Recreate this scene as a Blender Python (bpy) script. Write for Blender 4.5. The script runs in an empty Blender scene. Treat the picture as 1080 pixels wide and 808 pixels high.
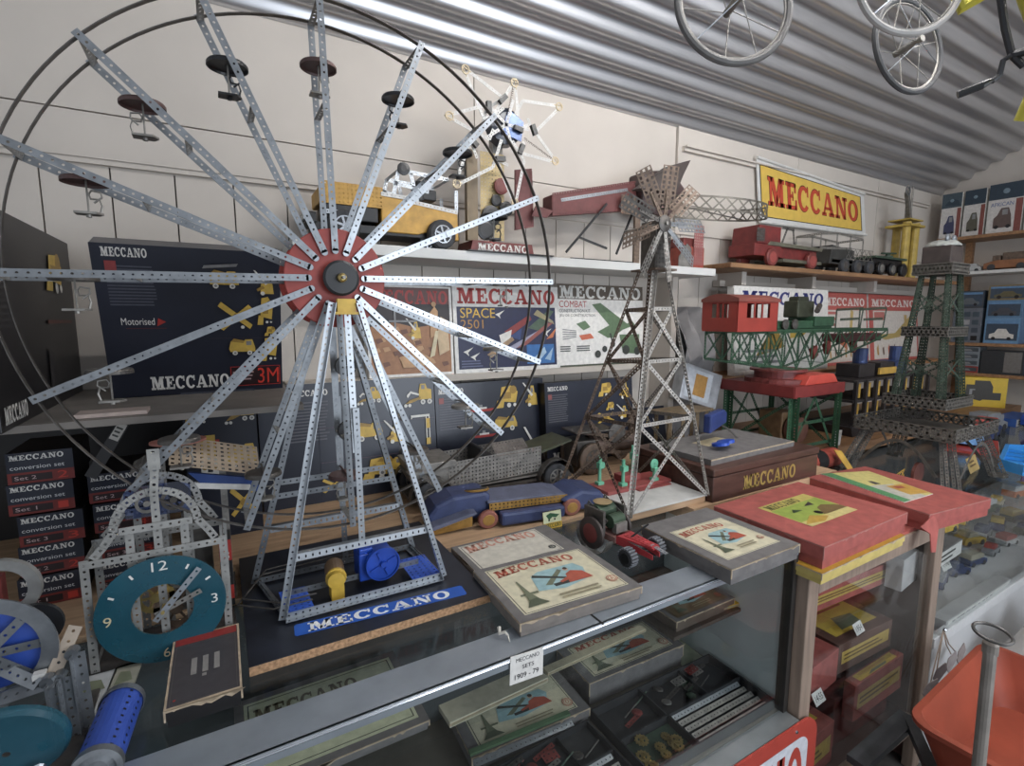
import bpy, bmesh, math, random
from mathutils import Vector, Matrix
random.seed(7)
C = bpy.context.scene.collection
V = Vector
PI = math.pi
# ---------------------------------------------------------------- camera (1080 x 808 frame, focal length 535 px)
FPX = 535.0
PITCH = math.radians(7.24)
YAW = math.radians(30)
CAM = V((0, 0, 1.6))
_fh = V((math.sin(YAW), math.cos(YAW), 0)); _r = V((math.cos(YAW), -math.sin(YAW), 0)); _z = V((0, 0, 1))
_F = _fh*math.cos(PITCH) - _z*math.sin(PITCH)
_U = _fh*math.sin(PITCH) + _z*math.cos(PITCH)
def at(u, v, x=None, y=None, z=None):
    "world point on the plane x, y or z = const that is seen at photo pixel (u, v)"
    d = _F*FPX + _r*(u-540) + _U*(404-v)
    if x is not None: return CAM + d*((x-CAM.x)/d.x)
    if y is not None: return CAM + d*((y-CAM.y)/d.y)
    return CAM + d*((z-CAM.z)/d.z)
cam = bpy.data.cameras.new('camera'); cam_o = bpy.data.objects.new('camera', cam); C.objects.link(cam_o)
cam.sensor_width = 36; cam.lens = 36*FPX/1080; cam.clip_start = 0.01
cam_o.matrix_world = Matrix.Translation(CAM) @ Matrix((_r, _U, -_F)).transposed().to_4x4()
bpy.context.scene.camera = cam_o

# ---------------------------------------------------------------- materials
_mats = {}
def mat(name, col, rough=.55, metal=0.0, var=.12, scale=25., bump=0.0, stretch=None, spec=.5, coat=0, alpha=None):
    if name in _mats: return _mats[name]
    m = bpy.data.materials.new(name); m.use_nodes = True
    nt = m.node_tree; b = nt.nodes['Principled BSDF']
    b.inputs['Roughness'].default_value = rough; b.inputs['Metallic'].default_value = metal
    b.inputs['Specular IOR Level'].default_value = spec
    if coat: b.inputs['Coat Weight'].default_value = coat; b.inputs['Coat Roughness'].default_value = .15
    if var > 0:
        tc = nt.nodes.new('ShaderNodeTexCoord'); mp = nt.nodes.new('ShaderNodeMapping')
        if stretch: mp.inputs['Scale'].default_value = stretch
        nz = nt.nodes.new('ShaderNodeTexNoise'); nz.inputs['Scale'].default_value = scale; nz.inputs['Detail'].default_value = 5
        rp = nt.nodes.new('ShaderNodeValToRGB'); e = rp.color_ramp.elements
        e[0].position = .3; e[1].position = .72
        e[0].color = tuple(max(0, c*(1-var*1.5)) for c in col[:3]) + (1,)
        e[1].color = tuple(min(1, c*(1+var)) for c in col[:3]) + (1,)
        nt.links.new(tc.outputs['Object'], mp.inputs['Vector']); nt.links.new(mp.outputs['Vector'], nz.inputs['Vector'])
        nt.links.new(nz.outputs['Fac'], rp.inputs['Fac']); nt.links.new(rp.outputs['Color'], b.inputs['Base Color'])
        if bump:
            bp = nt.nodes.new('ShaderNodeBump'); bp.inputs['Strength'].default_value = bump; bp.inputs['Distance'].default_value = .003
            nt.links.new(nz.outputs['Fac'], bp.inputs['Height']); nt.links.new(bp.outputs['Normal'], b.inputs['Normal'])
    else:
        b.inputs['Base Color'].default_value = tuple(col[:3]) + (1,)
    if alpha: b.inputs['Alpha'].default_value = alpha
    _mats[name] = m
    return m
def S(r, g, b):
    "sRGB 0-255 to linear"
    f = lambda c: (c/255/12.92 if c <= 10 else ((c/255+.055)/1.055)**2.4)
    return (f(r), f(g), f(b))
_ink = {}
def ink(r, g_, b, rough=.45):
    k = (r, g_, b, rough)
    g = .3*r+.59*g_+.11*b; q = [round(c*.88+g*.12) for c in (r,g_,b)]; r, g_, b = q  # every ink greyed a little, so haze is mixed into its colour
    if k not in _ink: _ink[k] = mat('ink_%d_%d_%d_%d' % (r, g_, b, rough*100), S(r, g_, b), rough, 0, .1, 60)
    return _ink[k]
def glass(name, tint=(.93, .96, .95), gl=1.0, rough=.02, base=.02):
    if name in _mats: return _mats[name]
    m = bpy.data.materials.new(name); m.use_nodes = True; nt = m.node_tree; nt.nodes.clear()
    o = nt.nodes.new('ShaderNodeOutputMaterial'); t = nt.nodes.new('ShaderNodeBsdfTransparent'); g = nt.nodes.new('ShaderNodeBsdfGlossy')
    t.inputs['Color'].default_value = tuple(tint)+(1,); g.inputs['Roughness'].default_value = rough
    lw = nt.nodes.new('ShaderNodeLayerWeight'); lw.inputs['Blend'].default_value = .5
    f = nt.nodes.new('ShaderNodeMath'); f.operation = 'POWER'; f.inputs[1].default_value = 4.5; nt.links.new(lw.outputs['Facing'], f.inputs[0])
    mu = nt.nodes.new('ShaderNodeMath'); mu.operation = 'MULTIPLY_ADD'; mu.inputs[1].default_value = gl; mu.inputs[2].default_value = base
    mu.use_clamp = True
    x = nt.nodes.new('ShaderNodeMixShader')
    nt.links.new(f.outputs[0], mu.inputs[0]); nt.links.new(mu.outputs[0], x.inputs[0])
    nt.links.new(t.outputs[0], x.inputs[1]); nt.links.new(g.outputs[0], x.inputs[2]); nt.links.new(x.outputs[0], o.inputs[0])
    _mats[name] = m
    return m

# ---------------------------------------------------------------- mesh builder
class MB:
    def __init__(s): s.v = []; s.f = []; s.mi = []; s.ms = []; s.cur = 0; s.M = None
    def m(s, mt):
        if mt not in s.ms: s.ms.append(mt)
        s.cur = s.ms.index(mt); return s
    def face(s, pts):
        n = len(s.v)
        for p in pts:
            p = V(p)
            s.v.append(s.M @ p if s.M else p)
        s.f.append(tuple(range(n, n+len(pts)))); s.mi.append(s.cur)
    def raw(s, vs, fs):
        n = len(s.v)
        for p in vs:
            p = V(p); s.v.append(s.M @ p if s.M else p)
        for f in fs: s.f.append(tuple(i+n for i in f)); s.mi.append(s.cur)
    def box(s, a, b):
        x0, y0, z0 = a; x1, y1, z1 = b
        s.raw([(x0,y0,z0),(x1,y0,z0),(x1,y1,z0),(x0,y1,z0),(x0,y0,z1),(x1,y0,z1),(x1,y1,z1),(x0,y1,z1)],
              [(0,3,2,1),(4,5,6,7),(0,1,5,4),(1,2,6,5),(2,3,7,6),(3,0,4,7)])
        return s
    def cbox(s, c, d, R=None):
        h = V(d)/2; pts = []
        for z in (-1,1):
            for q in ((-1,-1),(1,-1),(1,1),(-1,1)):
                p = V((q[0]*h.x, q[1]*h.y, z*h.z))
                if R: p = R @ p
                pts.append(V(c)+p)
        s.raw(pts, [(0,3,2,1),(4,5,6,7),(0,1,5,4),(1,2,6,5),(2,3,7,6),(3,0,4,7)]); return s
    def beam(s, p0, p1, w, t, nrm):
        "solid bar p0-p1, width w, thickness t along nrm"
        p0 = V(p0); p1 = V(p1); a = (p1-p0).normalized(); n = V(nrm); n = (n-a*n.dot(a)).normalized(); b = n.cross(a)
        vs = []
        for p in (p0, p1):
            for i, j in ((-1,-1),(1,-1),(1,1),(-1,1)): vs.append(p+b*(i*w/2)+n*(j*t/2))
        s.raw(vs, [(3,2,1,0),(4,5,6,7),(0,1,5,4),(1,2,6,5),(2,3,7,6),(3,0,4,7)]); return s
    def cyl(s, p0, p1, r, n=12, r2=None, caps=True):
        p0 = V(p0); p1 = V(p1); a = (p1-p0).normalized()
        u = a.orthogonal().normalized(); w = a.cross(u); r2 = r if r2 is None else r2
        vs = [p0+(u*math.cos(2*PI*i/n)+w*math.sin(2*PI*i/n))*r for i in range(n)] + [p1+(u*math.cos(2*PI*i/n)+w*math.sin(2*PI*i/n))*r2 for i in range(n)]
        fs = [(i, (i+1) % n, n+(i+1) % n, n+i) for i in range(n)]
        if caps: fs += [tuple(range(n-1, -1, -1)), tuple(range(n, 2*n))]
        s.raw(vs, fs); return s
    def lathe(s, c, ax, prof, n=24, caps=True):
        "profile [(distance along axis, radius)] turned about ax through c"
        c = V(c); a = V(ax).normalized(); u = a.orthogonal().normalized(); w = a.cross(u); vs = []; fs = []
        for d, r in prof:
            for i in range(n): vs.append(c+a*d+(u*math.cos(2*PI*i/n)+w*math.sin(2*PI*i/n))*r)
        for k in range(len(prof)-1):
            for i in range(n): fs.append((k*n+i, k*n+(i+1) % n, (k+1)*n+(i+1) % n, (k+1)*n+i))
        if caps: fs += [tuple(range(n-1, -1, -1)), tuple(range((len(prof)-1)*n, len(prof)*n))]
        s.raw(vs, fs); return s
    def ring(s, c, ax, R, w, t, n=32, a0=0, a1=2*PI, u=None):
        "flat band: radius R +- w/2, thickness t along ax"
        c = V(c); a = V(ax).normalized(); u = V(u).normalized() if u else a.orthogonal().normalized(); q = a.cross(u)
        full = abs(a1-a0-2*PI) < 1e-6; k = n if full else n+1; vs = []
        for i in range(k):
            an = a0+(a1-a0)*i/n; d = u*math.cos(an)+q*math.sin(an)
            for rr, tt in ((R-w/2,-t/2),(R+w/2,-t/2),(R+w/2,t/2),(R-w/2,t/2)): vs.append(c+d*rr+a*tt)
        fs = []
        for i in range(n if full else n):
            j = (i+1) % k
            for e in range(4): fs.append((4*i+e, 4*j+e, 4*j+(e+1) % 4, 4*i+(e+1) % 4))
        if not full: fs += [(0,1,2,3), (4*k-1,4*k-2,4*k-3,4*k-4)]
        s.raw(vs, fs); return s
    def torus(s, c, ax, R, r, n=32, k=8, a0=0, a1=2*PI, u=None):
        c = V(c); a = V(ax).normalized(); u = V(u).normalized() if u else a.orthogonal().normalized(); q = a.cross(u)
        pts = [c+(u*math.cos(a0+(a1-a0)*i/n)+q*math.sin(a0+(a1-a0)*i/n))*R for i in range(n+1)]
        if abs(a1-a0-2*PI) < 1e-6:
            vs = []; fs = []
            for i in range(n):
                d = (pts[i]-c).normalized()
                for j in range(k): vs.append(pts[i]+d*(r*math.cos(2*PI*j/k))+a*(r*math.sin(2*PI*j/k)))
            for i in range(n):
                for j in range(k): fs.append((i*k+j, ((i+1) % n)*k+j, ((i+1) % n)*k+(j+1) % k, i*k+(j+1) % k))
            s.raw(vs, fs)
        else: s.tube(pts, r, k)
        return s
    def tube(s, pts, r, k=6):
        pts = [V(p) for p in pts]; vs = []; fs = []; pn = None
        for i, p in enumerate(pts):
            d = (pts[min(i+1, len(pts)-1)]-pts[max(i-1, 0)]).normalized()
            n = d.orthogonal().normalized() if pn is None else (pn-d*pn.dot(d)).normalized()
            pn = n; b = d.cross(n); rr = r[i] if isinstance(r, (list, tuple)) else r
            for j in range(k): vs.append(p+(n*math.cos(2*PI*j/k)+b*math.sin(2*PI*j/k))*rr)
        for i in range(len(pts)-1):
            for j in range(k): fs.append((i*k+j, i*k+(j+1) % k, (i+1)*k+(j+1) % k, (i+1)*k+j))
        fs += [tuple(range(k-1, -1, -1)), tuple(range((len(pts)-1)*k, len(pts)*k))]
        s.raw(vs, fs); return s
    def prism(s, pts, o, u, v, t):
        "2-D outline in frame (o, u, v) extruded by t along u x v"
        o = V(o); u = V(u); v = V(v); n = u.cross(v).normalized()*t; k = len(pts)
        a = [o+u*p[0]+v*p[1] for p in pts]
        s.raw(a+[p+n for p in a], [tuple(range(k-1, -1, -1)), tuple(range(k, 2*k))]+[(i, (i+1) % k, k+(i+1) % k, k+i) for i in range(k)]); return s
    def perf(s, o, u, v, nu, nv, pu=.0127, pv=.0127, t=.001, hr=.0022, k=8, slot=None):
        "perforated plate: nu x nv cells from corner o along unit u and v, real holes"
        o = V(o); u = V(u).normalized(); v = V(v).normalized(); n = u.cross(v).normalized()*(t/2)
        if k == 8:
            sq = [(.5,0),(.5,.5),(0,.5),(-.5,.5),(-.5,0),(-.5,-.5),(0,-.5),(.5,-.5)]
            hl = [(hr*math.cos(PI*i/4), hr*math.sin(PI*i/4)) for i in range(8)]
        else:
            sq = [(.5,.5),(-.5,.5),(-.5,-.5),(.5,-.5)]; hl = [(hr*x*2, hr*y*2) for x, y in sq]
        if slot: hl = [(x*slot[0], y*slot[1]) for x, y in hl]
        W = {}
        vs = []; fs = []
        def vid(p):
            key = (round(p.x, 6), round(p.y, 6), round(p.z, 6))
            if key not in W: W[key] = len(vs); vs.append(p)
            return W[key]
        for i in range(nu):
            for j in range(nv):
                c = o+u*((i+.5)*pu)+v*((j+.5)*pv)
                out = [c+u*(x*pu)+v*(y*pv) for x, y in sq]; inn = [c+u*x+v*y for x, y in hl]
                ot = [vid(p+n) for p in out]; it = [vid(p+n) for p in inn]; ob = [vid(p-n) for p in out]; ib = [vid(p-n) for p in inn]
                for a in range(k):
                    b = (a+1) % k
                    fs += [(ot[a],ot[b],it[b],it[a]), (ob[b],ob[a],ib[a],ib[b]), (it[a],it[b],ib[b],ib[a])]
        L = u*(nu*pu); H = v*(nv*pv)
        for a, b in ((o, o+L), (o+L, o+L+H), (o+L+H, o+H), (o+H, o)):
            e = len(vs); vs += [a-n, b-n, b+n, a+n]; fs.append((e, e+1, e+2, e+3))
        s.raw(vs, fs); return s
    def strip(s, p0, p1, nrm, w=.0125, t=.0012, pitch=.0127, hr=.0021, k=8, slot=None):
        p0 = V(p0); p1 = V(p1); d = p1-p0; L = d.length; u = d/L; n = V(nrm); n = (n-u*n.dot(u)).normalized(); v = n.cross(u)
        c = max(1, round(L/pitch))
        s.perf(p0-v*(w/2), u, v, c, 1, L/c, w, t, hr, k, slot); return s
    def girder(s, p0, p1, n1, n2, w=.0125, **kw):
        "angle girder: two perforated flanges meeting along the line p0-p1"
        p0 = V(p0); p1 = V(p1); u = (p1-p0).normalized(); n1 = V(n1); n1 = (n1-u*n1.dot(u)).normalized(); n2 = V(n2); n2 = (n2-u*n2.dot(u)); n2 = (n2-n1*n2.dot(n1)).normalized()
        s.strip(p0+n2*(w/2), p1+n2*(w/2), n1, w, **kw); s.strip(p0+n1*(w/2), p1+n1*(w/2), n2, w, **kw); return s
    def build(s, name, mt=None, parent=None, world=False, loc=None, smooth=False, bevel=0):
        me = bpy.data.meshes.new(name)
        vs = s.v
        if world and parent is not None:
            inv = WM(parent).inverted(); vs = [inv @ p for p in vs]
        elif loc is not None: vs = [p-V(loc) for p in vs]
        me.from_pydata([tuple(p) for p in vs], [], s.f)
        ms = s.ms if s.ms else [mt]
        for x in ms: me.materials.append(x)
        if len(ms) > 1: me.polygons.foreach_set('material_index', s.mi)
        if smooth:
            me.polygons.foreach_set('use_smooth', [True]*len(me.polygons))
            try: me.set_sharp_from_angle(angle=math.radians(40))
            except Exception: pass
        me.update()
        o = bpy.data.objects.new(name, me); C.objects.link(o)
        if parent is not None: o.parent = parent
        elif loc is not None: o.location = loc
        if bevel:
            b = o.modifiers.new('bevel', 'BEVEL'); b.width = bevel; b.segments = 2; b.limit_method = 'ANGLE'; b.angle_limit = math.radians(50)
        return o
def WM(o):
    m = Matrix.LocRotScale(o.location, o.rotation_euler, o.scale)
    return WM(o.parent) @ m if o.parent else m
def tag(o, label, cat, group=None, kind=None):
    o['label'] = label; o['category'] = cat
    if group: o['group'] = group
    if kind: o['kind'] = kind
    return o
def thing(name, label, cat, loc=(0,0,0), rot=0, group=None, tilt=(0,0)):
    o = bpy.data.objects.new(name, None); C.objects.link(o); o.location = loc; o.rotation_euler = (tilt[0], tilt[1], rot); o.empty_display_size = .05
    return tag(o, label, cat, group)
def struct(o):
    o['kind'] = 'structure'; return o
def dup(root, loc, rot=None, label=None, group=None, scale=None):
    r = root.copy(); C.objects.link(r); r.location = loc
    if rot is not None: r.rotation_euler = rot if isinstance(rot, (tuple, list)) else (0, 0, rot)
    if label: r['label'] = label
    if group: r['group'] = group
    if scale: r.scale = (scale,)*3
    for ch in list(root.children):
        c = ch.copy(); C.objects.link(c); c.parent = r
        for g in list(ch.children):
            d = g.copy(); C.objects.link(d); d.parent = c
    return r

# ---------------------------------------------------------------- lettering
def _arc(cx, cy, rx, ry, ix, iy, a0, a1, n=14):
    q = []
    for i in range(n):
        a = math.radians(a0+(a1-a0)*i/n); b = math.radians(a0+(a1-a0)*(i+1)/n)
        q.append([(cx+ix*math.cos(a), cy+iy*math.sin(a)), (cx+rx*math.cos(a), cy+ry*math.sin(a)), (cx+rx*math.cos(b), cy+ry*math.sin(b)), (cx+ix*math.cos(b), cy+iy*math.sin(b))])
    return q
def _rc(a, b, c, d): return [(a, b), (c, b), (c, d), (a, d)]
GL = {
 'M': (1.28, [_rc(0,0,.42,.15), _rc(.12,0,.29,1), _rc(0,.85,.34,1), [(.17,1),(.46,1),(.74,.22),(.6,0),(.54,0)], [(.84,1),(1.12,1),(.68,0),(.6,0),(.56,.2)], _rc(.88,0,1.14,1), _rc(.74,0,1.28,.15), _rc(.86,.85,1.26,1)]),
 'E': (.86, [_rc(0,0,.8,.15), _rc(.12,0,.38,1), _rc(0,.85,.8,1), _rc(.67,.64,.8,1), [(.7,0),(.86,0),(.86,.38),(.74,.38)], _rc(.3,.43,.58,.57), _rc(.5,.33,.58,.67)]),
 'C': (.92, _arc(.48,.5,.48,.52,.22,.36,42,322)+[_rc(.76,.6,.88,1)]),
 'A': (1.12, [_rc(0,0,.4,.14), [(.1,.05),(.24,.05),(.6,1),(.44,1)], [(.44,1),(.68,1),(1.06,.05),(.76,.05)], _rc(.26,.27,.82,.39), _rc(.62,0,1.12,.14)]),
 'N': (1.12, [_rc(0,0,.42,.14), _rc(.12,0,.28,1), _rc(0,.86,.34,1), [(.12,1),(.42,1),(.98,.0),(.72,.0)], _rc(.82,0,.98,1), _rc(.68,.86,1.12,1)]),
 'O': (.98, _arc(.49,.5,.49,.52,.23,.36,0,360,22)),
}
_txt = {}
def textmesh(t):
    if t in _txt: return _txt[t]
    cu = bpy.data.curves.new('t', 'FONT'); cu.body = t; cu.resolution_u = 3
    o = bpy.data.objects.new('t', cu); C.objects.link(o)
    dg = bpy.context.evaluated_depsgraph_get(); dg.update()
    me = bpy.data.meshes.new_from_object(o.evaluated_get(dg))
    vs = [(p.co.x, p.co.y) for p in me.vertices]; fs = [tuple(p.vertices) for p in me.polygons]
    bpy.data.objects.remove(o); bpy.data.curves.remove(cu); bpy.data.meshes.remove(me)
    x0 = min(v[0] for v in vs); x1 = max(v[0] for v in vs); y0 = min(v[1] for v in vs); y1 = max(v[1] for v in vs)
    vs = [((x-x0)/(x1-x0), (y-y0)/(y1-y0)) for x, y in vs]
    _txt[t] = (vs, fs); return _txt[t]
class Face:
    "flat print on a surface: origin o (lower left), axes u, v (full width / height vectors); coordinates 0..1"
    def __init__(s, mb, o, u, v, lift=.0004):
        s.mb = mb; s.o = V(o); s.u = V(u); s.v = V(v); s.n = s.u.cross(s.v).normalized(); s.k = 0; s.l = lift
        s.w = s.u.length; s.h = s.v.length
    def P(s, x, y): return s.o+s.u*x+s.v*y+s.n*(s.l+s.k*.00012)
    def poly(s, pts, col):
        s.k += 1; s.mb.m(col); s.mb.face([s.P(*p) for p in pts])
    def rect(s, x0, y0, x1, y1, col): s.poly([(x0,y0),(x1,y0),(x1,y1),(x0,y1)], col)
    def disc(s, x, y, r, col, n=12, asp=None):
        a = s.w/s.h
        s.poly([(x+r*math.cos(2*PI*i/n), y+r*a*math.sin(2*PI*i/n)) for i in range(n)], col)
    def frame(s, x0, y0, x1, y1, t, col):
        ty = t*s.w/s.h
        s.rect(x0,y0,x1,y0+ty,col); s.rect(x0,y1-ty,x1,y1,col); s.rect(x0,y0,x0+t,y1,col); s.rect(x1-t,y0,x1,y1,col)
    def lines(s, x0, y0, x1, y1, n, col, rag=.25):
        h = (y1-y0)/n
        for i in range(n): s.rect(x0, y0+h*(i+.25), x1-(x1-x0)*rag*random.random(), y0+h*(i+.7), col)
    def word(s, x0, y0, x1, y1, col, t='MECCANO', shear=0, arch=0):
        gap = .09; tot = sum(GL[c][0] for c in t)+gap*(len(t)-1); x = 0; s.k += 1; s.mb.m(col)
        for c in t:
            w, ps = GL[c]
            for p in ps:
                q = []
                for a, b in p:
                    fx = (x+a)/tot; fy = b+arch*math.sin(PI*fx)
                    q.append(s.P(x0+(fx+shear*b/tot)*(x1-x0), y0+fy*(y1-y0)))
                s.mb.face(q)
            x += w+gap
    def text(s, t, x0, y0, x1, y1, col):
        s.k += 1; vs, fs = textmesh(t); s.mb.m(col)
        s.mb.raw([s.P(x0+a*(x1-x0), y0+b*(y1-y0)) for a, b in vs], fs)
# ---------------------------------------------------------------- shared materials
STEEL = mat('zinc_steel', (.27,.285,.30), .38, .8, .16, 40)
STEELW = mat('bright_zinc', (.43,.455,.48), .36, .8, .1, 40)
STEELD = mat('dull_nickel', (.30,.285,.26), .5, .7, .2, 50)
DARKS = mat('tarnished_steel', (.12,.11,.10), .5, .6, .25, 50)
BROWNS = mat('rusty_brown_metal', (.16,.115,.085), .6, .4, .25, 60)
BLACK = mat('black_plastic', (.012,.012,.013), .4, 0, .1)
RUB = mat('grey_rubber', (.045,.046,.05), .8, 0, .2, 60)
BRASS = mat('brass', (.55,.42,.17), .4, .85, .12, 50)
RED = mat('faded_red_enamel', (.30,.055,.035), .5, 0, .15, 40)
REDB = mat('red_enamel', (.42,.055,.04), .45, 0, .12, 40)
REDD = mat('dark_red_enamel', (.17,.035,.03), .5, 0, .2, 30)
GREEN = mat('dark_green_enamel', (.04,.068,.045), .5, 0, .2, 40)
GREENL = mat('mint_green_plastic', (.16,.46,.30), .5, 0, .1, 40)
BLUE = mat('royal_blue_enamel', (.018,.07,.42), .35, 0, .1, 40)
BLUED = mat('navy_blue_enamel', (.025,.045,.13), .5, 0, .2, 30)
YEL = mat('yellow_ochre_enamel', (.50,.28,.05), .5, 0, .15, 40)
YELB = mat('yellow_plastic', (.62,.40,.06), .45, 0, .12, 40)
WHITE = mat('white_paint', (.62,.61,.58), .5, 0, .08, 30)
TEAL = mat('teal_perspex', (.016,.085,.12), .25, 0, .12, 12, alpha=.86)
WOODS = mat('pale_plywood', (.50,.33,.20), .6, 0, .14, 12, 0, (.6,6,6))
WOODM = mat('varnished_shelf_wood', (.29,.155,.075), .5, 0, .2, 10, 0, (.5,6,6))
WOODG = mat('greyed_brown_timber', (.29,.215,.165), .55, 0, .18, 10, 0, (6,6,.6))
CREAM = mat('cream_painted_board', (.56,.51,.455), .75, 0, .05, 3)
GREYC = mat('grey_box_card', (.155,.145,.14), .8, 0, .14, 40)
REDC = mat('worn_red_box_card', (.36,.09,.075), .7, 0, .16, 30)
TAN = mat('torn_card_edge', (.46,.36,.25), .85, 0, .2, 60)
DARKC = mat('dark_navy_box_card', (.017,.020,.034), .32, 0, .2, 5)
BLKC = mat('black_box_card', (.014,.013,.014), .4, 0, .15, 8)
ALU = mat('grey_aluminium_trim', (.36,.40,.44), .38, .55, .1, 14)
CHROME = mat('chrome', (.7,.72,.75), .15, 1.0, 0)
W_ = ink(222,219,212); K_ = ink(20,19,22); Y_ = ink(214,170,46); Y2 = ink(178,132,36); G_ = ink(150,148,146); N_ = ink(38,44,84)
R_ = ink(176,44,38); LG = ink(118,120,126)

# ---------------------------------------------------------------- the room
WY = 1.85
def wall():
    mb = MB()
    mb.m(mat('dark_gap_behind_boards', (.09,.08,.07), .9, 0, 0)); mb.box((-1.6, WY+.012, 0), (4.95, WY+.05, 2.62))
    mb.m(CREAM)
    x = -1.6
    while x < 4.83:                                    # vertical boards below the batten
        w = min(.152, 4.83-x-.003); mb.box((x, WY, 0), (x+w-.004, WY+.02, 2.02)); x += .152
    for x0, x1 in ((-1.6,-.62),(-.616,.9),(.904,1.99)):           # flat sheets above
        mb.box((x0, WY+.001, 2.02), (x1, WY+.02, 2.160)); mb.box((x0, WY+.001, 2.164), (x1, WY+.02, 2.62))
    for x0, x1 in ((1.994,2.98),(2.984,3.9),(3.904,4.83)):
        mb.box((x0, WY-.012, 2.02), (x1, WY+.02, 2.62))
    return struct(mb.build('wall_back', CREAM))
wall()
mb = MB(); mb.box((-1.6, WY-.014, 2.022), (1.99, WY+.002, 2.042)); mb.box((-1.6, WY-.02, 2.036), (1.99, WY, 2.042)); struct(mb.build('trim_1', CREAM))
mb = MB(); mb.box((2.02, WY-.03, 2.41), (4.6, WY-.01, 2.425)); mb.box((2.02, WY-.045, 2.425), (4.6, WY-.01, 2.433)); struct(mb.build('trim_2', CREAM))
mb = MB(); mb.box((4.83, -1.5, 0), (4.95, WY+.05, 4.2)); struct(mb.build('wall_right', mat('cream_right_wall', (.52,.47,.42), .8, 0, .06, 4)))
mb = MB(); mb.box((-1.6, -1.5, -.05), (4.95, WY+.05, 0)); struct(mb.build('floor', mat('dusty_concrete', (.12,.11,.10), .8, 0, .2, 8)))
def ceiling():
    # corrugated iron: waves run along x, the sheet climbs towards the camera side
    mb = MB(); sl = math.radians(27.3); up = V((0, -math.cos(sl), math.sin(sl))); nn = V((0, math.sin(sl), math.cos(sl)))
    o = V((0, 1.90, 2.492)); n = 420; L = 3.2; lam = .094; amp = .0135
    xs = [-1.7, 4.98]; vs = []; fs = []
    for i in range(n+1):
        s_ = L*i/n; p = o+up*s_+nn*(amp*math.sin(2*PI*s_/lam)+.013)
        for x in xs: vs.append(V((x, p.y, p.z)))
    for i in range(n): fs.append((2*i, 2*i+1, 2*i+3, 2*i+2))
    mb.raw(vs, fs)
    m = mat('galvanised_iron', (.56,.56,.575), .32, .78, .16, 3.0, 0, (.25,5,5))
    o = mb.build('ceiling', m, smooth=True); return struct(o)
ceiling()
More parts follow.
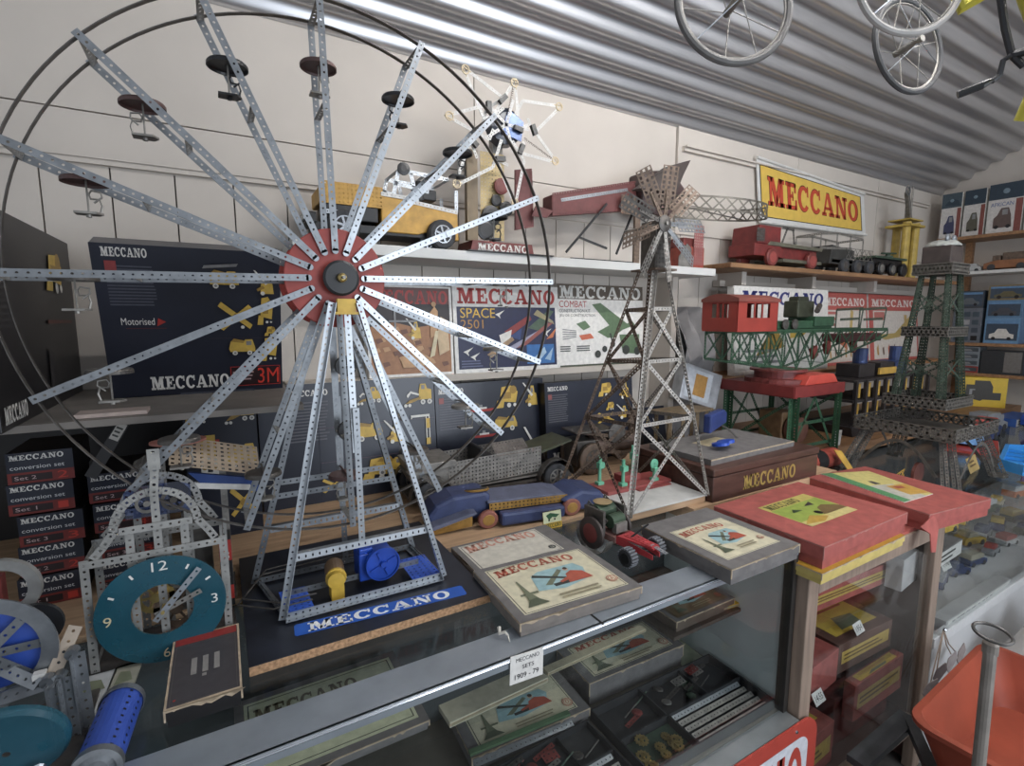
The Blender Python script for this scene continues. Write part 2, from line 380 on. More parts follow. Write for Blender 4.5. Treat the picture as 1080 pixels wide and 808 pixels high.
# ---------------------------------------------------------------- the big wheel on its board
def big_wheel():
    BZ = 1.018
    t = thing('model_ferris_wheel', 'huge silver girder Ferris wheel model with red hub disc on a navy board', 'model ferris wheel', (.24, 1.127, 1.0))
    kw = dict(parent=t, world=True)
    # base board
    chip = mat('chipboard_edge', (.44,.26,.14), .85, 0, .32, 160); top = mat('navy_laminate', (.017,.020,.030), .38, 0, .3, 14)
    mb = MB(); mb.m(chip); mb.box((.010,.902,1.0),(.470,1.352,1.0165)); mb.m(top); mb.box((.010,.902,1.0165),(.470,1.352,BZ))
    mb.box((.0095,.902,1.0005),(.0101,1.352,BZ))
    board = mb.build('base_board', chip, **kw)
    mb = MB(); q0 = at(311,672,z=BZ); q1 = at(493,627,z=BZ); u = q1-q0; vv = V((-u.y, u.x, 0)).normalized()*.040
    f = Face(mb, q0, u, vv); bl = mat('blue_name_strip', S(38,88,176), .4, 0, .06, 30)
    c = .012; f.poly([(c,0),(1-c,0),(1,.1),(1,.9),(1-c,1),(c,1),(0,.9),(0,.1)], bl); f.word(.07,.14,.90,.88, mat('plate_white', (.80,.80,.79), .4, 0, 0))
    mb.build('name_plate', bl, **kw)['label'] = 'blue name strip with white letters'
    # tower
    yf, yb = 1.010, 1.186; zl = BZ+.005
    def gird(name, a, b, n1, n2, m=STEEL, **k):
        g = MB(); g.girder(a, b, n1, n2, **k); return g.build(name, m, **kw)
    for y, s_ in ((yf, -1), (yb, 1)):
        xa, xb = (.078,.401) if s_ < 0 else (.040,.388)
        yt = 1.030 if s_ < 0 else 1.170
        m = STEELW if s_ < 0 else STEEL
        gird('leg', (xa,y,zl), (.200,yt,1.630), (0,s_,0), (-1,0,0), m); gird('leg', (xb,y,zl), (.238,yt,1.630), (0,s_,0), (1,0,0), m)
        g = MB(); g.strip((.221,yt+.004*s_,1.625), (.224,y-.001,1.335), (0,-1,0)); g.strip((.226,y-.004,1.425),(.229,y,1.15 if s_ < 0 else zl+.01),(0,-1,0)); g.build('center_post', m, **kw)
        gird('foot_girder', (xa,y,zl), (xb,y,zl), (0,s_,0), (0,0,1), m)
        z = 1.142; fr = (z-zl)/(1.63-zl)
        x0 = xa+(.200-xa)*fr; x1 = xb+(.238-xb)*fr; yy = y+(yt-y)*fr-.003
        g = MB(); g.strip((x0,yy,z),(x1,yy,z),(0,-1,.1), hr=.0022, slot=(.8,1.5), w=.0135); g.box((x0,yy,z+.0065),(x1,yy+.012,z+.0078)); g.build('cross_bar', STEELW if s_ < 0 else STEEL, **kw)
        z = 1.245; fr = (z-zl)/(1.63-zl); x0 = xa+(.200-xa)*fr; x1 = xb+(.238-xb)*fr; yy = y+(yt-y)*fr
        if s_ > 0:
            g = MB(); g.strip((x0,yy,z),(x1,yy,z),(0,-1,0)); g.build('cross_bar', STEEL, **kw)
            g = MB(); g.strip((x0-.01,yy,z-.03),(x1+.01,yy,z-.03),(0,-1,0)); g.build('cross_bar', STEEL, **kw)
        g = MB(); g.box((.203,yt-.006,1.612),(.238,yt+.006,1.638)); g.box((.198,yt-.010,1.608),(.243,yt+.010,1.613)); g.build('bearing', YELB, **kw)['label'] = 'yellow plastic bearing block'
    for x0, x1 in ((.078,.040), (.401,.388)):
        gird('foot_girder', (x0,yf,zl), (x1,yb,zl), (1 if x0 < .2 else -1,0,0), (0,0,1))
    bp = mat('blue_perforated_plate', S(52,92,190), .4, 0, .1, 30)
    g = MB(); g.perf((.080,1.012,zl+.012),(1,.0,0),(-.05,1,0),4,7,k=4); g.build('corner_plate', bp, **kw)
    g = MB(); g.perf((.334,1.012,zl+.012),(1,0,0),(0,1,0),5,8,k=4); g.build('corner_plate', bp, **kw)
    # motor and gearbox
    cb = at(372,612,z=BZ)
    a = at(352,598,y=1.06); g = MB(); g.lathe(V((a.x,1.035,1.062)),(.12,1,0),[(0,.006),(.001,.017),(.012,.019),(.014,.021),(.02,.021)],20)
    g.cbox((a.x+.003,1.055,1.034),(.026,.03,.03)); g.build('motor_cap', YELB, **kw)
    g = MB(); g.lathe(V((a.x+.002,1.055,1.062)),(.12,1,0),[(0,.020),(.05,.020),(.055,.012),(.06,.006)],20); g.build('motor_can', mat('brown_motor_can', (.23,.15,.09), .4, .3, .1), **kw)
    b = at(397,592,y=1.06); g = MB(); g.cbox((b.x+.0,1.092,1.062),(.072,.055,.062)); g.cbox((b.x-.02,1.075,1.098),(.03,.02,.012)); g.build('gearbox', BLUE, bevel=.003, **kw)
    c = V((b.x+.012,1.048,1.068)); g = MB(); g.lathe(c,(0,1,0),[(0,.034),(.0,.037),(.012,.037),(.012,.034)],32,caps=False); g.lathe(c+V((0,.004,0)),(0,1,0),[(0,.035),(.005,.035)],32)
    g.lathe(c,(0,1,0),[(-.004,.006),(.006,.008)],16)
    for i in range(4): g.cbox(c+V((math.cos(i*PI/2+.4)*.02,.002,math.sin(i*PI/2+.4)*.02)),(.018,.005,.004),Matrix.Rotation(-(i*PI/2+.4),3,'Y'))
    g.build('drive_wheel', BLUE, smooth=True, **kw)
    g = MB(); y = 1.075; g.strip((.085,y,zl+.018),(.37,y,zl+.018),(0,-1,0)); g.strip((.085,y+.006,zl+.013),(.37,y+.006,zl+.013),(0,0,1)); g.build('floor_girder', STEEL, **kw)
    pts = [(.30,1.19,1.03),(.20,1.22,1.03),(.05,1.20,1.035),(.00,1.10,1.03),(.06,1.03,1.04),(.13,1.02,1.045)]
    g = MB(); g.tube(pts, .0018); g.tube([V(p)+V((.01,.012,.004)) for p in pts], .0018); g.build('cable', DARKS, **kw)
    for z in (1.50,1.36): 
        g = MB(); g.lathe((.231,1.10,z),(0,1,0),[(0,.022),(.003,.022),(.005,.018),(.008,.018),(.010,.022),(.013,.022)],24); g.build('pulley', BLACK, **kw)
    g = MB(); g.cyl((.231,1.03,1.50),(.231,1.18,1.50),.002,6); g.build('pulley_axle', STEELD, **kw); g = MB(); g.cyl((.231,1.03,1.36),(.231,1.18,1.36),.002,6); g.build('pulley_axle', STEELD, **kw)
    # wheel
    cx, cz, yA, yB = .211, 1.679, 1.060, 1.152; R = .515; off = math.radians(1.2)
    ctr = V((cx, 0, cz))
    for y in (yA, yB):
        g = MB(); g.lathe((cx,y+.002,cz),(0,1,0),[(0,.095),(.001,.0965),(.004,.0965)],48)
        g.build('hub_disc', mat('brick_red_disc', S(148,60,52), .5, 0, .06, 60), **kw)['label'] = 'brick red hub disc'
    g = MB(); g.lathe((cx+.006,yA-.016,cz),(0,1,0),[(0,.030),(.002,.0345),(.006,.0345),(.008,.030),(.018,.030)],32); g.build('hub_boss', BLACK, **kw)
    g = MB(); g.lathe((cx+.006,yA-.030,cz),(0,1,0),[(0,.005),(.004,.0085),(.014,.009)],16); g.build('collar', BRASS, **kw)
    g = MB(); g.cyl((cx+.006,yA-.042,cz),(cx+.006,yB+.05,cz),.0035,10); g.build('axle', STEELD, **kw)
    for y, s_ in ((yA,-1),(yB,1)):
        g = MB(); g.m(DARKS); g.ring((cx,y-.001*s_,cz),(0,1,0),R-.006,.0016,.0105,120)
        g.build('rim', STEELD, **kw)
        for i in range(16):
            an = off+i*PI/8; d = V((math.cos(an),0,math.sin(an))); p = d.cross(V((0,1,0)))
            o = V((cx,y+.0025*s_-.001,cz)); g = MB()
            g.strip(o+d*.053, o+d*.275, (0,-1,0)); g.cyl(o+d*.053+V((0,-.0006,0)), o+d*.053+V((0,.0006,0)), .00625, 10)
            o2 = o+V((0,.0015*s_,0)); g.strip(o2+d*.255, o2+d*R, (0,-1,0))
            for q in (.06,.085,.26,.272): g.cyl(o+d*q+V((0,-.002,0)), o+d*q+V((0,.0025,0)), .003, 6)
            g.build('spoke', STEELW if (i in (0,1,2,3,15,14) and s_ < 0) else STEEL, **kw)  # brighter zinc on right-hand front spokes: light from that side put into the colour
    for i in range(16):
        an = off+i*PI/8; d = V((math.cos(an),0,math.sin(an)))
        g = MB(); c0 = ctr+d*(R-.012); g.strip(V((c0.x,yA,c0.z)), V((c0.x,yB,c0.z)), d, k=4); g.build('tip_bracket', STEELD, **kw)
        c1 = ctr+d*.325; g = MB(); g.strip(V((c1.x,yA,c1.z)), V((c1.x,yB,c1.z)), d, k=4); g.build('spoke_tie', STEELD, **kw)
    cols = [DARKS, REDD, BROWNS]
    for i in range(16):
        an = off+i*PI/8; p = ctr+V((math.cos(an),0,math.sin(an)))*.412; p.y = (yA+yB)/2; mt = BLACK if i in (1,2,3,5) else (mat('maroon_canopy', (.10,.055,.05), .5, .1, .15) if i in (4,6,7,12) else DARKS)
        if i in (0,14,15): mt = STEELD
        g = MB(); g.lathe(p,(0,0,-1),[(-.001,.003),(0,.032),(.003,.034),(.008,.034),(.008,.032),(.004,.031),(.003,.004)],28,caps=False)
        g.cyl(V((p.x,yA,p.z+.004)),V((p.x,yB,p.z+.004)),.002,6)
        can = g.build('gondola_canopy', mt, **kw)
        g = MB(); g.cyl(p-V((0,0,.0)), p-V((0,0,.058)), .0016, 6); g.build('gondola_rod', STEELD, **kw)
        s0 = p-V((0,0,.054)); g = MB(); sd = -1 if i % 3 else 1
        g.prism([(-.018,-.012),(.012,-.014),(.02,0),(.012,.014),(-.018,.012)], s0, (1,0,0), (0,1,0), -.0035); g.cyl(s0-V((0,0,.008)), s0, .004, 8)
        lp = [s0+V((sd*-.016,0,0)), s0+V((sd*-.019,0,.012)), s0+V((sd*-.016,0,.022)), s0+V((sd*-.004,0,.022)), s0+V((sd*-.002,0,.03)), s0+V((sd*-.006,0,.036)), s0+V((sd*-.018,0,.034)), s0+V((sd*-.019,0,.026)), s0+V((sd*-.008,0,.016))]
        g.tube(lp, .0017, 5); g.build('gondola_seat', BLACK if mt is BLACK else STEELD, **kw)
    return t
big_wheel()
# ---------------------------------------------------------------- counters and showcases
PANE = glass('showcase_glass', (.955,.97,.97), .55, .03, .03)
def slab_quad(mb, pts, z0, z1):
    "a lid-like block from four ground points"
    a = [V((p[0], p[1], z0)) for p in pts]; b = [V((p[0], p[1], z1)) for p in pts]
    mb.raw(a+b, [(3,2,1,0),(4,5,6,7),(0,1,5,4),(1,2,6,5),(2,3,7,6),(3,0,4,7)]); return mb
def rectify(pts):
    "closest true rectangle to four corner points (front-left, front-right, back-right, back-left)"
    p = [V((q[0], q[1], 0)) for q in pts]; c = sum(p, V((0,0,0)))/4
    u = ((p[1]-p[0])+(p[2]-p[3])); v = ((p[3]-p[0])+(p[2]-p[1])); w = u.length/2; h = v.length/2
    a = math.atan2(u.y, u.x); b = math.atan2(v.y, v.x)-PI/2; ang = (a*w+b*h)/(w+h)
    ux = V((math.cos(ang), math.sin(ang), 0)); vx = V((-ux.y, ux.x, 0))
    return c, ux, vx, w, h, ang
t = thing('glass_showcase', 'long low glass showcase with grey metal edge holding old set boxes and trays', 'showcase', (.1,.725,0))
k = dict(parent=t, world=True)
X0, X1, Y0, Y1 = -1.3, 1.285, .725, 1.18
mb = MB(); mb.box((X0,Y0+.004,.993),(X1,Y1,.9995)); mb.build('top_glass', PANE, **k)
mb = MB(); mb.box((X0,Y0,.535),(X1,Y0+.005,.985)); mb.build('front_glass', PANE, **k)
frost = mat('frosted_end_panel', (.62,.68,.67), .35, 0, .08, 6)
mb = MB(); mb.box((X1-.006,Y0+.02,.53),(X1,Y1,.993)); mb.build('end_panel', frost, **k)
mb = MB(); mb.box((X0,Y1-.01,.5),(X1-.006,Y1,.99)); mb.build('back_panel', mat('dark_back_panel', (.06,.065,.065), .6, 0, .2, 5), **k)
dw = mat('dark_case_wood', (.075,.055,.042), .5, 0, .25, 8)
mb = MB(); mb.box((X0,Y0,.50),(X1,Y1,.53)); mb.build('case_floor', mat('dusty_case_floor', (.13,.115,.09), .7, 0, .25, 9), **k)
mb = MB(); mb.box((X0,Y0+.01,0),(X1,Y1,.50)); mb.build('plinth', dw, **k)
mb = MB(); mb.box((X0,Y0-.004,.9995),(X1-.12,Y0+.074,1.0015)); mb.box((X0,Y0-.006,.984),(X1,Y0+.002,1.0015)); mb.build('edge_trim', ALU, **k, bevel=.002)
mb = MB(); mb.cyl((X0,Y0-.006,.9985),(X1,Y0-.006,.9985),.002,8); mb.build('edge_bead', CHROME, **k)
mb = MB(); mb.box((X0,Y0-.041,.495),(X1,Y0+.008,.531)); mb.build('bottom_rail', mat('brushed_rail', (.40,.42,.42), .35, .7, .15, 10), **k)
mb = MB(); mb.box((X1-.014,Y0-.004,.53),(X1+.004,Y0+.022,.996)); mb.build('corner_post', mat('dark_bronze_post', (.06,.055,.05), .4, .5, .1), **k)
mb = MB(); mb.box((.62,Y0-.0065,.9992),(.625,Y0+.0745,1.002)); mb.build('trim_joint', BLACK, **k)
# handwritten price-like card on the front glass
mb = MB(); o = V((.408,Y0-.009,.955)); mb.m(W_); mb.prism([(0,0),(.070,-.004),(.071,.049),(.002,.054)], o, (1,0,0), (0,0,1), .0012)
f = Face(mb, o-V((0,.0013,0)), (.072,0,-.003), (0,0,.054), .0003); f.text('MECCANO', .18,.74,.86,.88, ink(40,40,50)); f.text('SETS', .36,.46,.70,.60, ink(40,40,50)); f.text('1909 - 79', .14,.14,.84,.32, ink(40,40,50))
tag(mb.build('paper_card', loc=o), 'small white handwritten paper card on front glass of the long showcase', 'card')
# ---- things kept in the showcase
def set_box(name, label, pts, z0, z1, art, side=GREYC, group=None, cat='set box', edge=TAN):
    c, ux, vx, w, h, ang = rectify(pts); t = thing(name, label, cat, (c.x, c.y, z0), ang, group); H = z1-z0
    q = H*.42; n_ = .0035; mb = MB(); mb.m(side); mb.box((-w/2+n_,-h/2+n_,0),(w/2-n_,h/2-n_,q+.001)); mb.build('box_tray', side, t)
    mb = MB(); mb.m(side); mb.box((-w/2,-h/2,q),(w/2,h/2,H-.001)); mb.m(edge); e = .0022
    for a in ((-w/2-.0004,-h/2-.0004),(w/2-e,-h/2-.0004),(-w/2-.0004,h/2-e),(w/2-e,h/2-e)): mb.box((a[0],a[1],q),(a[0]+e+.0004,a[1]+e+.0004,H))
    mb.box((-w/2-.0003,-h/2-.0003,H-.0035),(w/2,-h/2+.0015,H-.0005)); mb.box((-w/2-.0003,-h/2,H-.0035),(-w/2+.0015,h/2,H-.0005))
    rn = random.Random(int(w*1e5))
    for i in range(7):
        x = rn.uniform(-w/2,w/2*.8); L_ = rn.uniform(.01,.05); hh = rn.uniform(.003,.009); mb.prism([(x,H-.0005),(x+L_*.4,H-.0005-hh),(x+L_,H-.0005)],(0,-h/2-.0006,0),(1,0,0),(0,0,1),.0005)
        y = rn.uniform(-h/2,h/2*.8); mb.prism([(y,H-.0005),(y+L_*.4,H-.0005-hh),(y+L_,H-.0005)],(-w/2-.0001,0,0),(0,1,0),(0,0,1),-.0005)
    mb.build('box_lid', side, t)
    mb = MB(); f = Face(mb, (-w/2,-h/2,H), (w,0,0), (0,h,0)); art(f); mb.build('printed_lid', None, t)
    return t
cr = ink(212,204,172); cr2 = ink(196,190,150); oldred = ink(180,84,62); skyb = ink(150,186,190); dk = ink(58,60,56); olive = ink(112,118,92)
def art_old(num, m=.08, base=None, green=False):
    def a(f):
        b = base or cr
        f.rect(0,0,1,1,GREYC); f.rect(m,m*1.2,1-m,1-m,b); f.frame(m+.012,m*1.2+.012,1-m-.012,1-m-.012,.006,dk)
        f.word(m+.05,.74,.80,.87,oldred,arch=.35)
        # boy at a table building a crane
        f.poly([(.30,.36),(.34,.62),(.42,.68),(.74,.68),(.78,.56),(.72,.36),(.5,.30)], skyb)
        f.poly([(.38,.42),(.43,.40),(.60,.60),(.58,.64)], olive); f.poly([(.34,.60),(.36,.64),(.62,.44),(.60,.42)], dk); f.rect(.44,.36,.64,.41,dk)
        f.poly([(.56,.36),(.60,.52),(.66,.56),(.74,.50),(.77,.36)], oldred); f.disc(.635,.60,.022,ink(214,170,140)); f.disc(.637,.615,.018,ink(60,44,34))
        f.poly([(.58,.46),(.50,.42),(.51,.39),(.61,.42)], oldred)
        # tower model
        f.poly([(.16,.18),(.19,.36),(.205,.6),(.215,.6),(.23,.36),(.27,.18)], olive); f.rect(.15,.34,.29,.37,olive); f.poly([(.13,.16),(.18,.26),(.24,.27),(.30,.16)], ink(84,92,70))
        f.disc(.87,.24,.043,oldred,16); f.disc(.87,.24,.037,b,16); f.disc(.87,.24,.032,oldred,16); f.disc(.87,.24,.027,b,16); f.text(num,.855,.21,.885,.28,oldred)
        f.lines(.40,.14,.74,.24,2,ink(150,140,110))
    return a
Q = lambda pts, z: [at(u, v, z=z) for u, v in pts]
rot = lambda x0,x1,y0,y1,a=0: [((x0+x1)/2+(p*math.cos(a)-q*math.sin(a)), (y0+y1)/2+(p*math.sin(a)+q*math.cos(a))) for p,q in ((-(x1-x0)/2,-(y1-y0)/2),((x1-x0)/2,-(y1-y0)/2),((x1-x0)/2,(y1-y0)/2),(-(x1-x0)/2,(y1-y0)/2))]
set_box('set_box', 'old cream picture set box beside the green bar inside the long showcase', rot(.46,.80,.97,1.15,-.05), .531, .572, art_old('0'))
set_box('set_box', 'old cream picture set box behind the gear tray inside the long showcase', rot(.83,1.19,1.0,1.165,-.03), .531, .60, art_old('2'))
set_box('set_box', 'brownish old set box on the short shelf at right end of the long showcase', rot(1.02,1.26,.88,1.03,.0), .758, .79, art_old('1', .06, ink(120,100,72)), side=mat('brown_card_box', (.10,.07,.05), .7, 0, .2, 20))
# two lids on the rear shelf under the top glass
mb = MB(); mb.box((-1.2,.86,.772),(.97,1.165,.778)); tag(mb.build('glass_shelf', PANE, loc=(0,1.0,.772)), 'inner glass shelf under the top pane of the long showcase', 'shelf')
def art_green(f):
    f.rect(0,0,1,1,GREYC); f.rect(.05,.07,.95,.93,ink(196,200,166)); f.frame(.07,.10,.93,.90,.006,dk); f.poly([(.15,.3),(.2,.4),(.48,.5),(.6,.42),(.58,.3)],ink(140,66,46)); f.rect(.62,.2,.88,.6,olive); f.word(.1,.66,.7,.82,ink(120,110,86)); f.poly([(.3,.2),(.35,.62),(.4,.2)],olive)
set_box('set_box', 'greenish set box lying under the top glass in front of the wheel board', [(-.02,.885),(.32,.885),(.32,1.13),(-.02,1.13)], .7785, .80, art_green)
def booklet(name, label, a, b, wd, t_, z, m, tiltz=0, cat='booklet'):
    a = V(a); b = V(b); mb = MB(); L = (b-a).length; ang = math.atan2(b.y-a.y, b.x-a.x); th = thing(name, label, cat, ((a.x+b.x)/2, (a.y+b.y)/2, z), ang)
    mb.m(m); mb.box((-L/2,-wd/2,0),(L/2,wd/2,t_)); mb.m(TAN)
    mb.box((-L/2-.0006,-wd/2-.0006,t_*.25),(L/2,-wd/2+.001,t_*.75)); mb.build('cover', None, th)
    mb = MB(); mb.m(ink(150,140,112)); mb.box((-L/2+.004,-wd/2-.002,t_*.3),(L/2-.004,wd/2-.002,t_*.7)); mb.build('pages', None, th); return th
booklet('paper_booklet', 'cream paper booklet on inner shelf of the long showcase beneath the white paper card', (.355,.895,0), (.600,.905,0), .055, .012, .7785, ink(190,184,160))
booklet('paper_booklet', 'long narrow cream leaflet on inner shelf at right of the white paper card', (.612,.905,0), (.93,.915,0), .022, .008, .7785, ink(182,174,146))
booklet('paper_booklet', 'narrow yellow booklet standing high at right inside the long showcase', at(752,643,z=.76), at(815,625,z=.76), .03, .010, .76, ink(206,158,30))
mb = MB(); mb.box((1.0,.87,.747),(1.277,1.17,.757)); tag(mb.build('case_shelf', dw, loc=(1.14,1.0,.747)), 'short dark shelf board in right end of the long showcase', 'shelf')
def parts_tray(label, pts, z0, h, rows, gears=True, inner=None, seed=1):
    rnd = random.Random(seed); c, ux, vx, w, d, ang = rectify(pts); t = thing('parts_tray', label, 'parts tray', (c.x, c.y, z0), ang)
    dm = mat('black_tray_card', (.02,.021,.023), .6, 0, .2, 20)
    mb = MB(); mb.m(dm); mb.box((-w/2,-d/2,0),(w/2,d/2,.004))
    for b in (((-w/2,-d/2),(w/2,-d/2+.004)),((-w/2,d/2-.004),(w/2,d/2)),((-w/2,-d/2),(-w/2+.004,d/2)),((w/2-.004,-d/2),(w/2,d/2))): mb.box((b[0][0],b[0][1],0),(b[1][0],b[1][1],h))
    mb.box((-w*.14,-d/2,0),(-w*.13,d*.5,h*.9)); mb.box((-w/2,-d*.02,0),(w/2,d*.0,h*.9)); mb.box((w*.2,0,0),(w*.21,d/2,h*.9)); mb.build('tray_body', dm, t)
    mb = MB(); mb.m(inner or GREEN); mb.box((-w/2+.005,-d/2+.005,.004),(-w*.145,-d*.03,.007)); mb.build('tray_lining', None, t)
    if gears:
        for i in range(9):
            r = rnd.uniform(.010,.018); cx = rnd.uniform(-w*.44,-w*.19); cy = rnd.uniform(-d*.4,-d*.1); z = .010+.006*(i % 3)
            mb = MB(); mb.ring((cx,cy,z),(0,0,1),r*.8,r*.4,.003,18); mb.cyl((cx,cy,z-.003),(cx,cy,z+.004),r*.3,10)
            for q in range(12): mb.cbox((cx+r*1.03*math.cos(q*PI/6),cy+r*1.03*math.sin(q*PI/6),z),(.003,.003,.003))
            for q in range(4): mb.cbox((cx+r*.45*math.cos(q*PI/2),cy+r*.45*math.sin(q*PI/2),z),(r*.6,.003,.002),Matrix.Rotation(q*PI/2,3,'Z'))
            tag(mb.build('brass_gear', BRASS, loc=(cx,cy,z)), 'brass toothed gear among loose parts in black compartment tray', 'gear', 'brass gears in the parts tray').matrix_world = Matrix.Translation((c.x,c.y,z0)) @ Matrix.Rotation(ang,4,'Z') @ Matrix.Translation((cx,cy,z))
    for i in range(rows):
        y = -d*.45+d*.40*i/max(1, rows-1); mb = MB(); m_ = STEELW if i == rows-1 else STEELD
        mb.strip((-w*.11,y,h*.55),(w*.46,y,h*.55),(0,-.5,1), hr=.0018, k=4)
        s_ = mb.build('perforated_strip', m_, loc=(0,y,h*.55)); tag(s_, ('bright silver' if i == rows-1 else 'dull grey')+' perforated strip lying in compartment tray with brass gears' if gears else 'dull perforated strip lying in dark tray behind card', 'metal strip', 'strips in the '+('gear tray' if gears else 'left tray'))
        s_.matrix_world = Matrix.Translation((c.x,c.y,z0)) @ Matrix.Rotation(ang,4,'Z') @ Matrix.Translation((0,y,h*.55))
    for i in range(16):
        cx = rnd.uniform(-w*.45,w*.42); cy = rnd.uniform(d*.08,d*.44); z = .008+.010*rnd.random(); mb = MB()
        kind = i % 4; m_ = [STEELD, REDD, DARKS, GREEN][rnd.randrange(4)]
        if kind == 0: mb.lathe((cx,cy,z),(rnd.random()*.4,.2,1),[(0,.006),(.002,.014),(.006,.014),(.008,.006)],14); nm = 'pulley'
        elif kind == 1: mb.perf((cx-.02,cy-.012,z),(1,rnd.uniform(-.4,.4),.15),(0,1,.1),3,2,k=4); nm = 'flat_plate'
        elif kind == 2: mb.strip((cx-.03,cy,z),(cx+.03,cy+.02*rnd.random(),z+.01),(0,0,1),k=4); nm = 'bracket'
        else: mb.cyl((cx-.03,cy,z),(cx+.03,cy+.02,z+.004),.002,6); nm = 'rod'
        o = mb.build(nm, m_, loc=(cx,cy,z)); tag(o, 'small loose %s in rear compartments of the %s' % (nm.replace('_',' '), 'gear tray' if gears else 'dark strip tray'), nm.replace('_',' '), 'loose %s parts in the %s' % (nm.replace('_',' '), 'gear tray' if gears else 'left tray'))
        o.matrix_world = Matrix.Translation((c.x,c.y,z0)) @ Matrix.Rotation(ang,4,'Z') @ Matrix.Translation((cx,cy,z))
    return t
parts_tray('black compartment tray with brass gears and strips inside the long showcase', rot(.80,1.265,.745,.965,-.01), .531, .03, 5)
parts_tray('dark shallow tray of perforated strips and green bars inside showcase, left of gear tray', rot(.44,.78,.745,.95,.02), .531, .022, 4, False, seed=4)
mb = MB(); o = at(505,797,z=.585); mb.beam(at(495,795,z=.575), at(600,752,z=.575), .014, .008, (0,0,1)); tag(mb.build('green_bar', mat('sage_green_bar', (.10,.17,.09), .5, 0, .1), loc=o), 'sage green bar lying across the left tray inside the showcase', 'bar')
mb = MB(); mb.strip(at(500,806,z=.58), at(604,762,z=.58), (0,-.3,1), w=.016); tag(mb.build('slotted_girder', STEELW, loc=at(550,780,z=.58)), 'bright slotted girder beside the green bar inside the showcase', 'girder')
mb = MB(); q = rot(1.12,1.275,.985,1.0,0); slab_quad(mb, rot(1.19,1.277,.97,1.17,-.1), .531, .534); tag(mb.build('paper_sheet', ink(186,192,160), loc=(1.23,1.07,.531)), 'pale greenish paper sheet at right end of the showcase floor', 'paper')
# benches behind
mb = MB(); mb.box((-1.3,1.185,.955),(1.270,1.85,1.0)); struct(tag(mb.build('back_bench', WOODS, loc=(0,1.5,.955)), 'pale plywood bench along the back wall behind the long showcase', 'bench'))
mb = MB(); mb.box((1.272,1.05,.955),(2.10,1.85,1.0)); tag(mb.build('back_bench', WOODS, loc=(1.7,1.5,.955)), 'pale plywood bench section under the dark wooden chest', 'bench')
mb = MB(); mb.box((2.102,1.245,.955),(4.82,1.85,1.0)); tag(mb.build('back_bench', WOODM, loc=(3.4,1.6,.955)), 'brown wooden bench section behind the lattice tower', 'bench')
# ---- timber-framed showcase
t = thing('timber_showcase', 'brown timber framed showcase with red set boxes behind its glass', 'showcase', (1.69,.69,0)); k = dict(parent=t, world=True)
A0, A1, B0, B1 = 1.292, 2.098, .690, 1.045
def fr(a, b, name): mb = MB(); mb.box(a, b); return mb.build(name, WOODG, bevel=.003, **k)
fr((A0,B0,0),(A0+.05,B0+.035,.93),'frame_post'); fr((A1-.055,B0,0),(A1,B0+.035,.93),'frame_post'); fr((A0+.05,B0,.872),(A1-.055,B0+.035,.93),'top_rail'); fr((A0+.05,B0,.16),(A1-.055,B0+.035,.21),'bottom_rail')
mb = MB(); mb.box((A0+.05,B0+.012,.21),(A1-.055,B0+.016,.872)); mb.build('front_glass', PANE, **k)
mb = MB(); mb.box((A0,B0+.036,.915),(A1,B1,.93)); mb.box((A0,B0+.036,0),(A0+.012,B1,.93)); mb.box((A1-.012,B0+.036,0),(A1,B1,.93)); mb.box((A0,B1-.012,0),(A1,B1,.93)); mb.box((A0,B0+.036,.16),(A1,B1,.18)); mb.build('carcass', mat('dark_red_brown_interior', (.11,.05,.04), .6, 0, .2, 8), **k)
for z in (.68,.44):
    mb = MB(); mb.box((A0+.012,B0+.06,z),(A1-.012,B1-.012,z+.006)); mb.build('inner_shelf', PANE, **k)
def inside(name, label, x0, x1, y0, y1, z0, z1, m, art=None, rot=0, tilt=0):
    c = ((x0+x1)/2,(y0+y1)/2,z0); t = thing(name, label, 'set box', c, rot, None, (tilt,0)); w = (x1-x0)/2; d = (y1-y0)/2; h = z1-z0
    mb = MB(); mb.m(m); mb.box((-w,-d,0),(w,d,h)); mb.build('box_body', m, t, bevel=.002)
    if art:
        mb = MB(); f = Face(mb, (-w,-d,h), (2*w,0,0), (0,2*d,0)); f.rect(.12,.14,.88,.86,art); f.lines(.2,.58,.8,.76,2,oldred); f.poly([(.3,.2),(.4,.45),(.7,.4),(.66,.2)],olive)
        f = Face(mb, (-w,-d,0), (2*w,0,0), (0,0,h)); f.rect(.06,.30,.94,.72,ink(196,164,76)); f.lines(.1,.38,.9,.64,2,ink(110,80,40)); mb.build('printed_label', None, t)
    return t
yl = ink(214,178,66)
inside('red_set_box','long red set box on upper glass shelf of timber showcase',1.50,2.02,.80,1.02,.688,.76,REDC,yl,-.05)
inside('red_set_box','dark red set box on upper glass shelf beside the frame post',1.30,1.47,.78,.98,.688,.75,REDD,None,.06)
inside('red_set_box','red lidded set box leaning on middle shelf of timber showcase',1.31,1.64,.76,.99,.448,.56,REDC,None,.08)
inside('brown_set_box','dark brown set box on middle shelf with yellow printed label',1.68,2.0,.78,1.01,.448,.55,mat('brown_set_box', (.12,.06,.045), .6, 0, .2, 20),yl,-.04)
inside('red_set_box','red set box with wide yellow label on bottom of timber showcase',1.31,1.62,.75,.99,.185,.33,REDC,yl,.05)
inside('red_set_box','deep red set box standing at bottom right of timber showcase',1.68,2.02,.78,1.02,.185,.36,REDD,None,-.03)
inside('white_carton','crumpled white carton on upper shelf at right of timber showcase',1.93,2.07,.74,.79,.688,.80,mat('white_carton', (.45,.44,.43), .7, 0, .08, 20),None,.1)
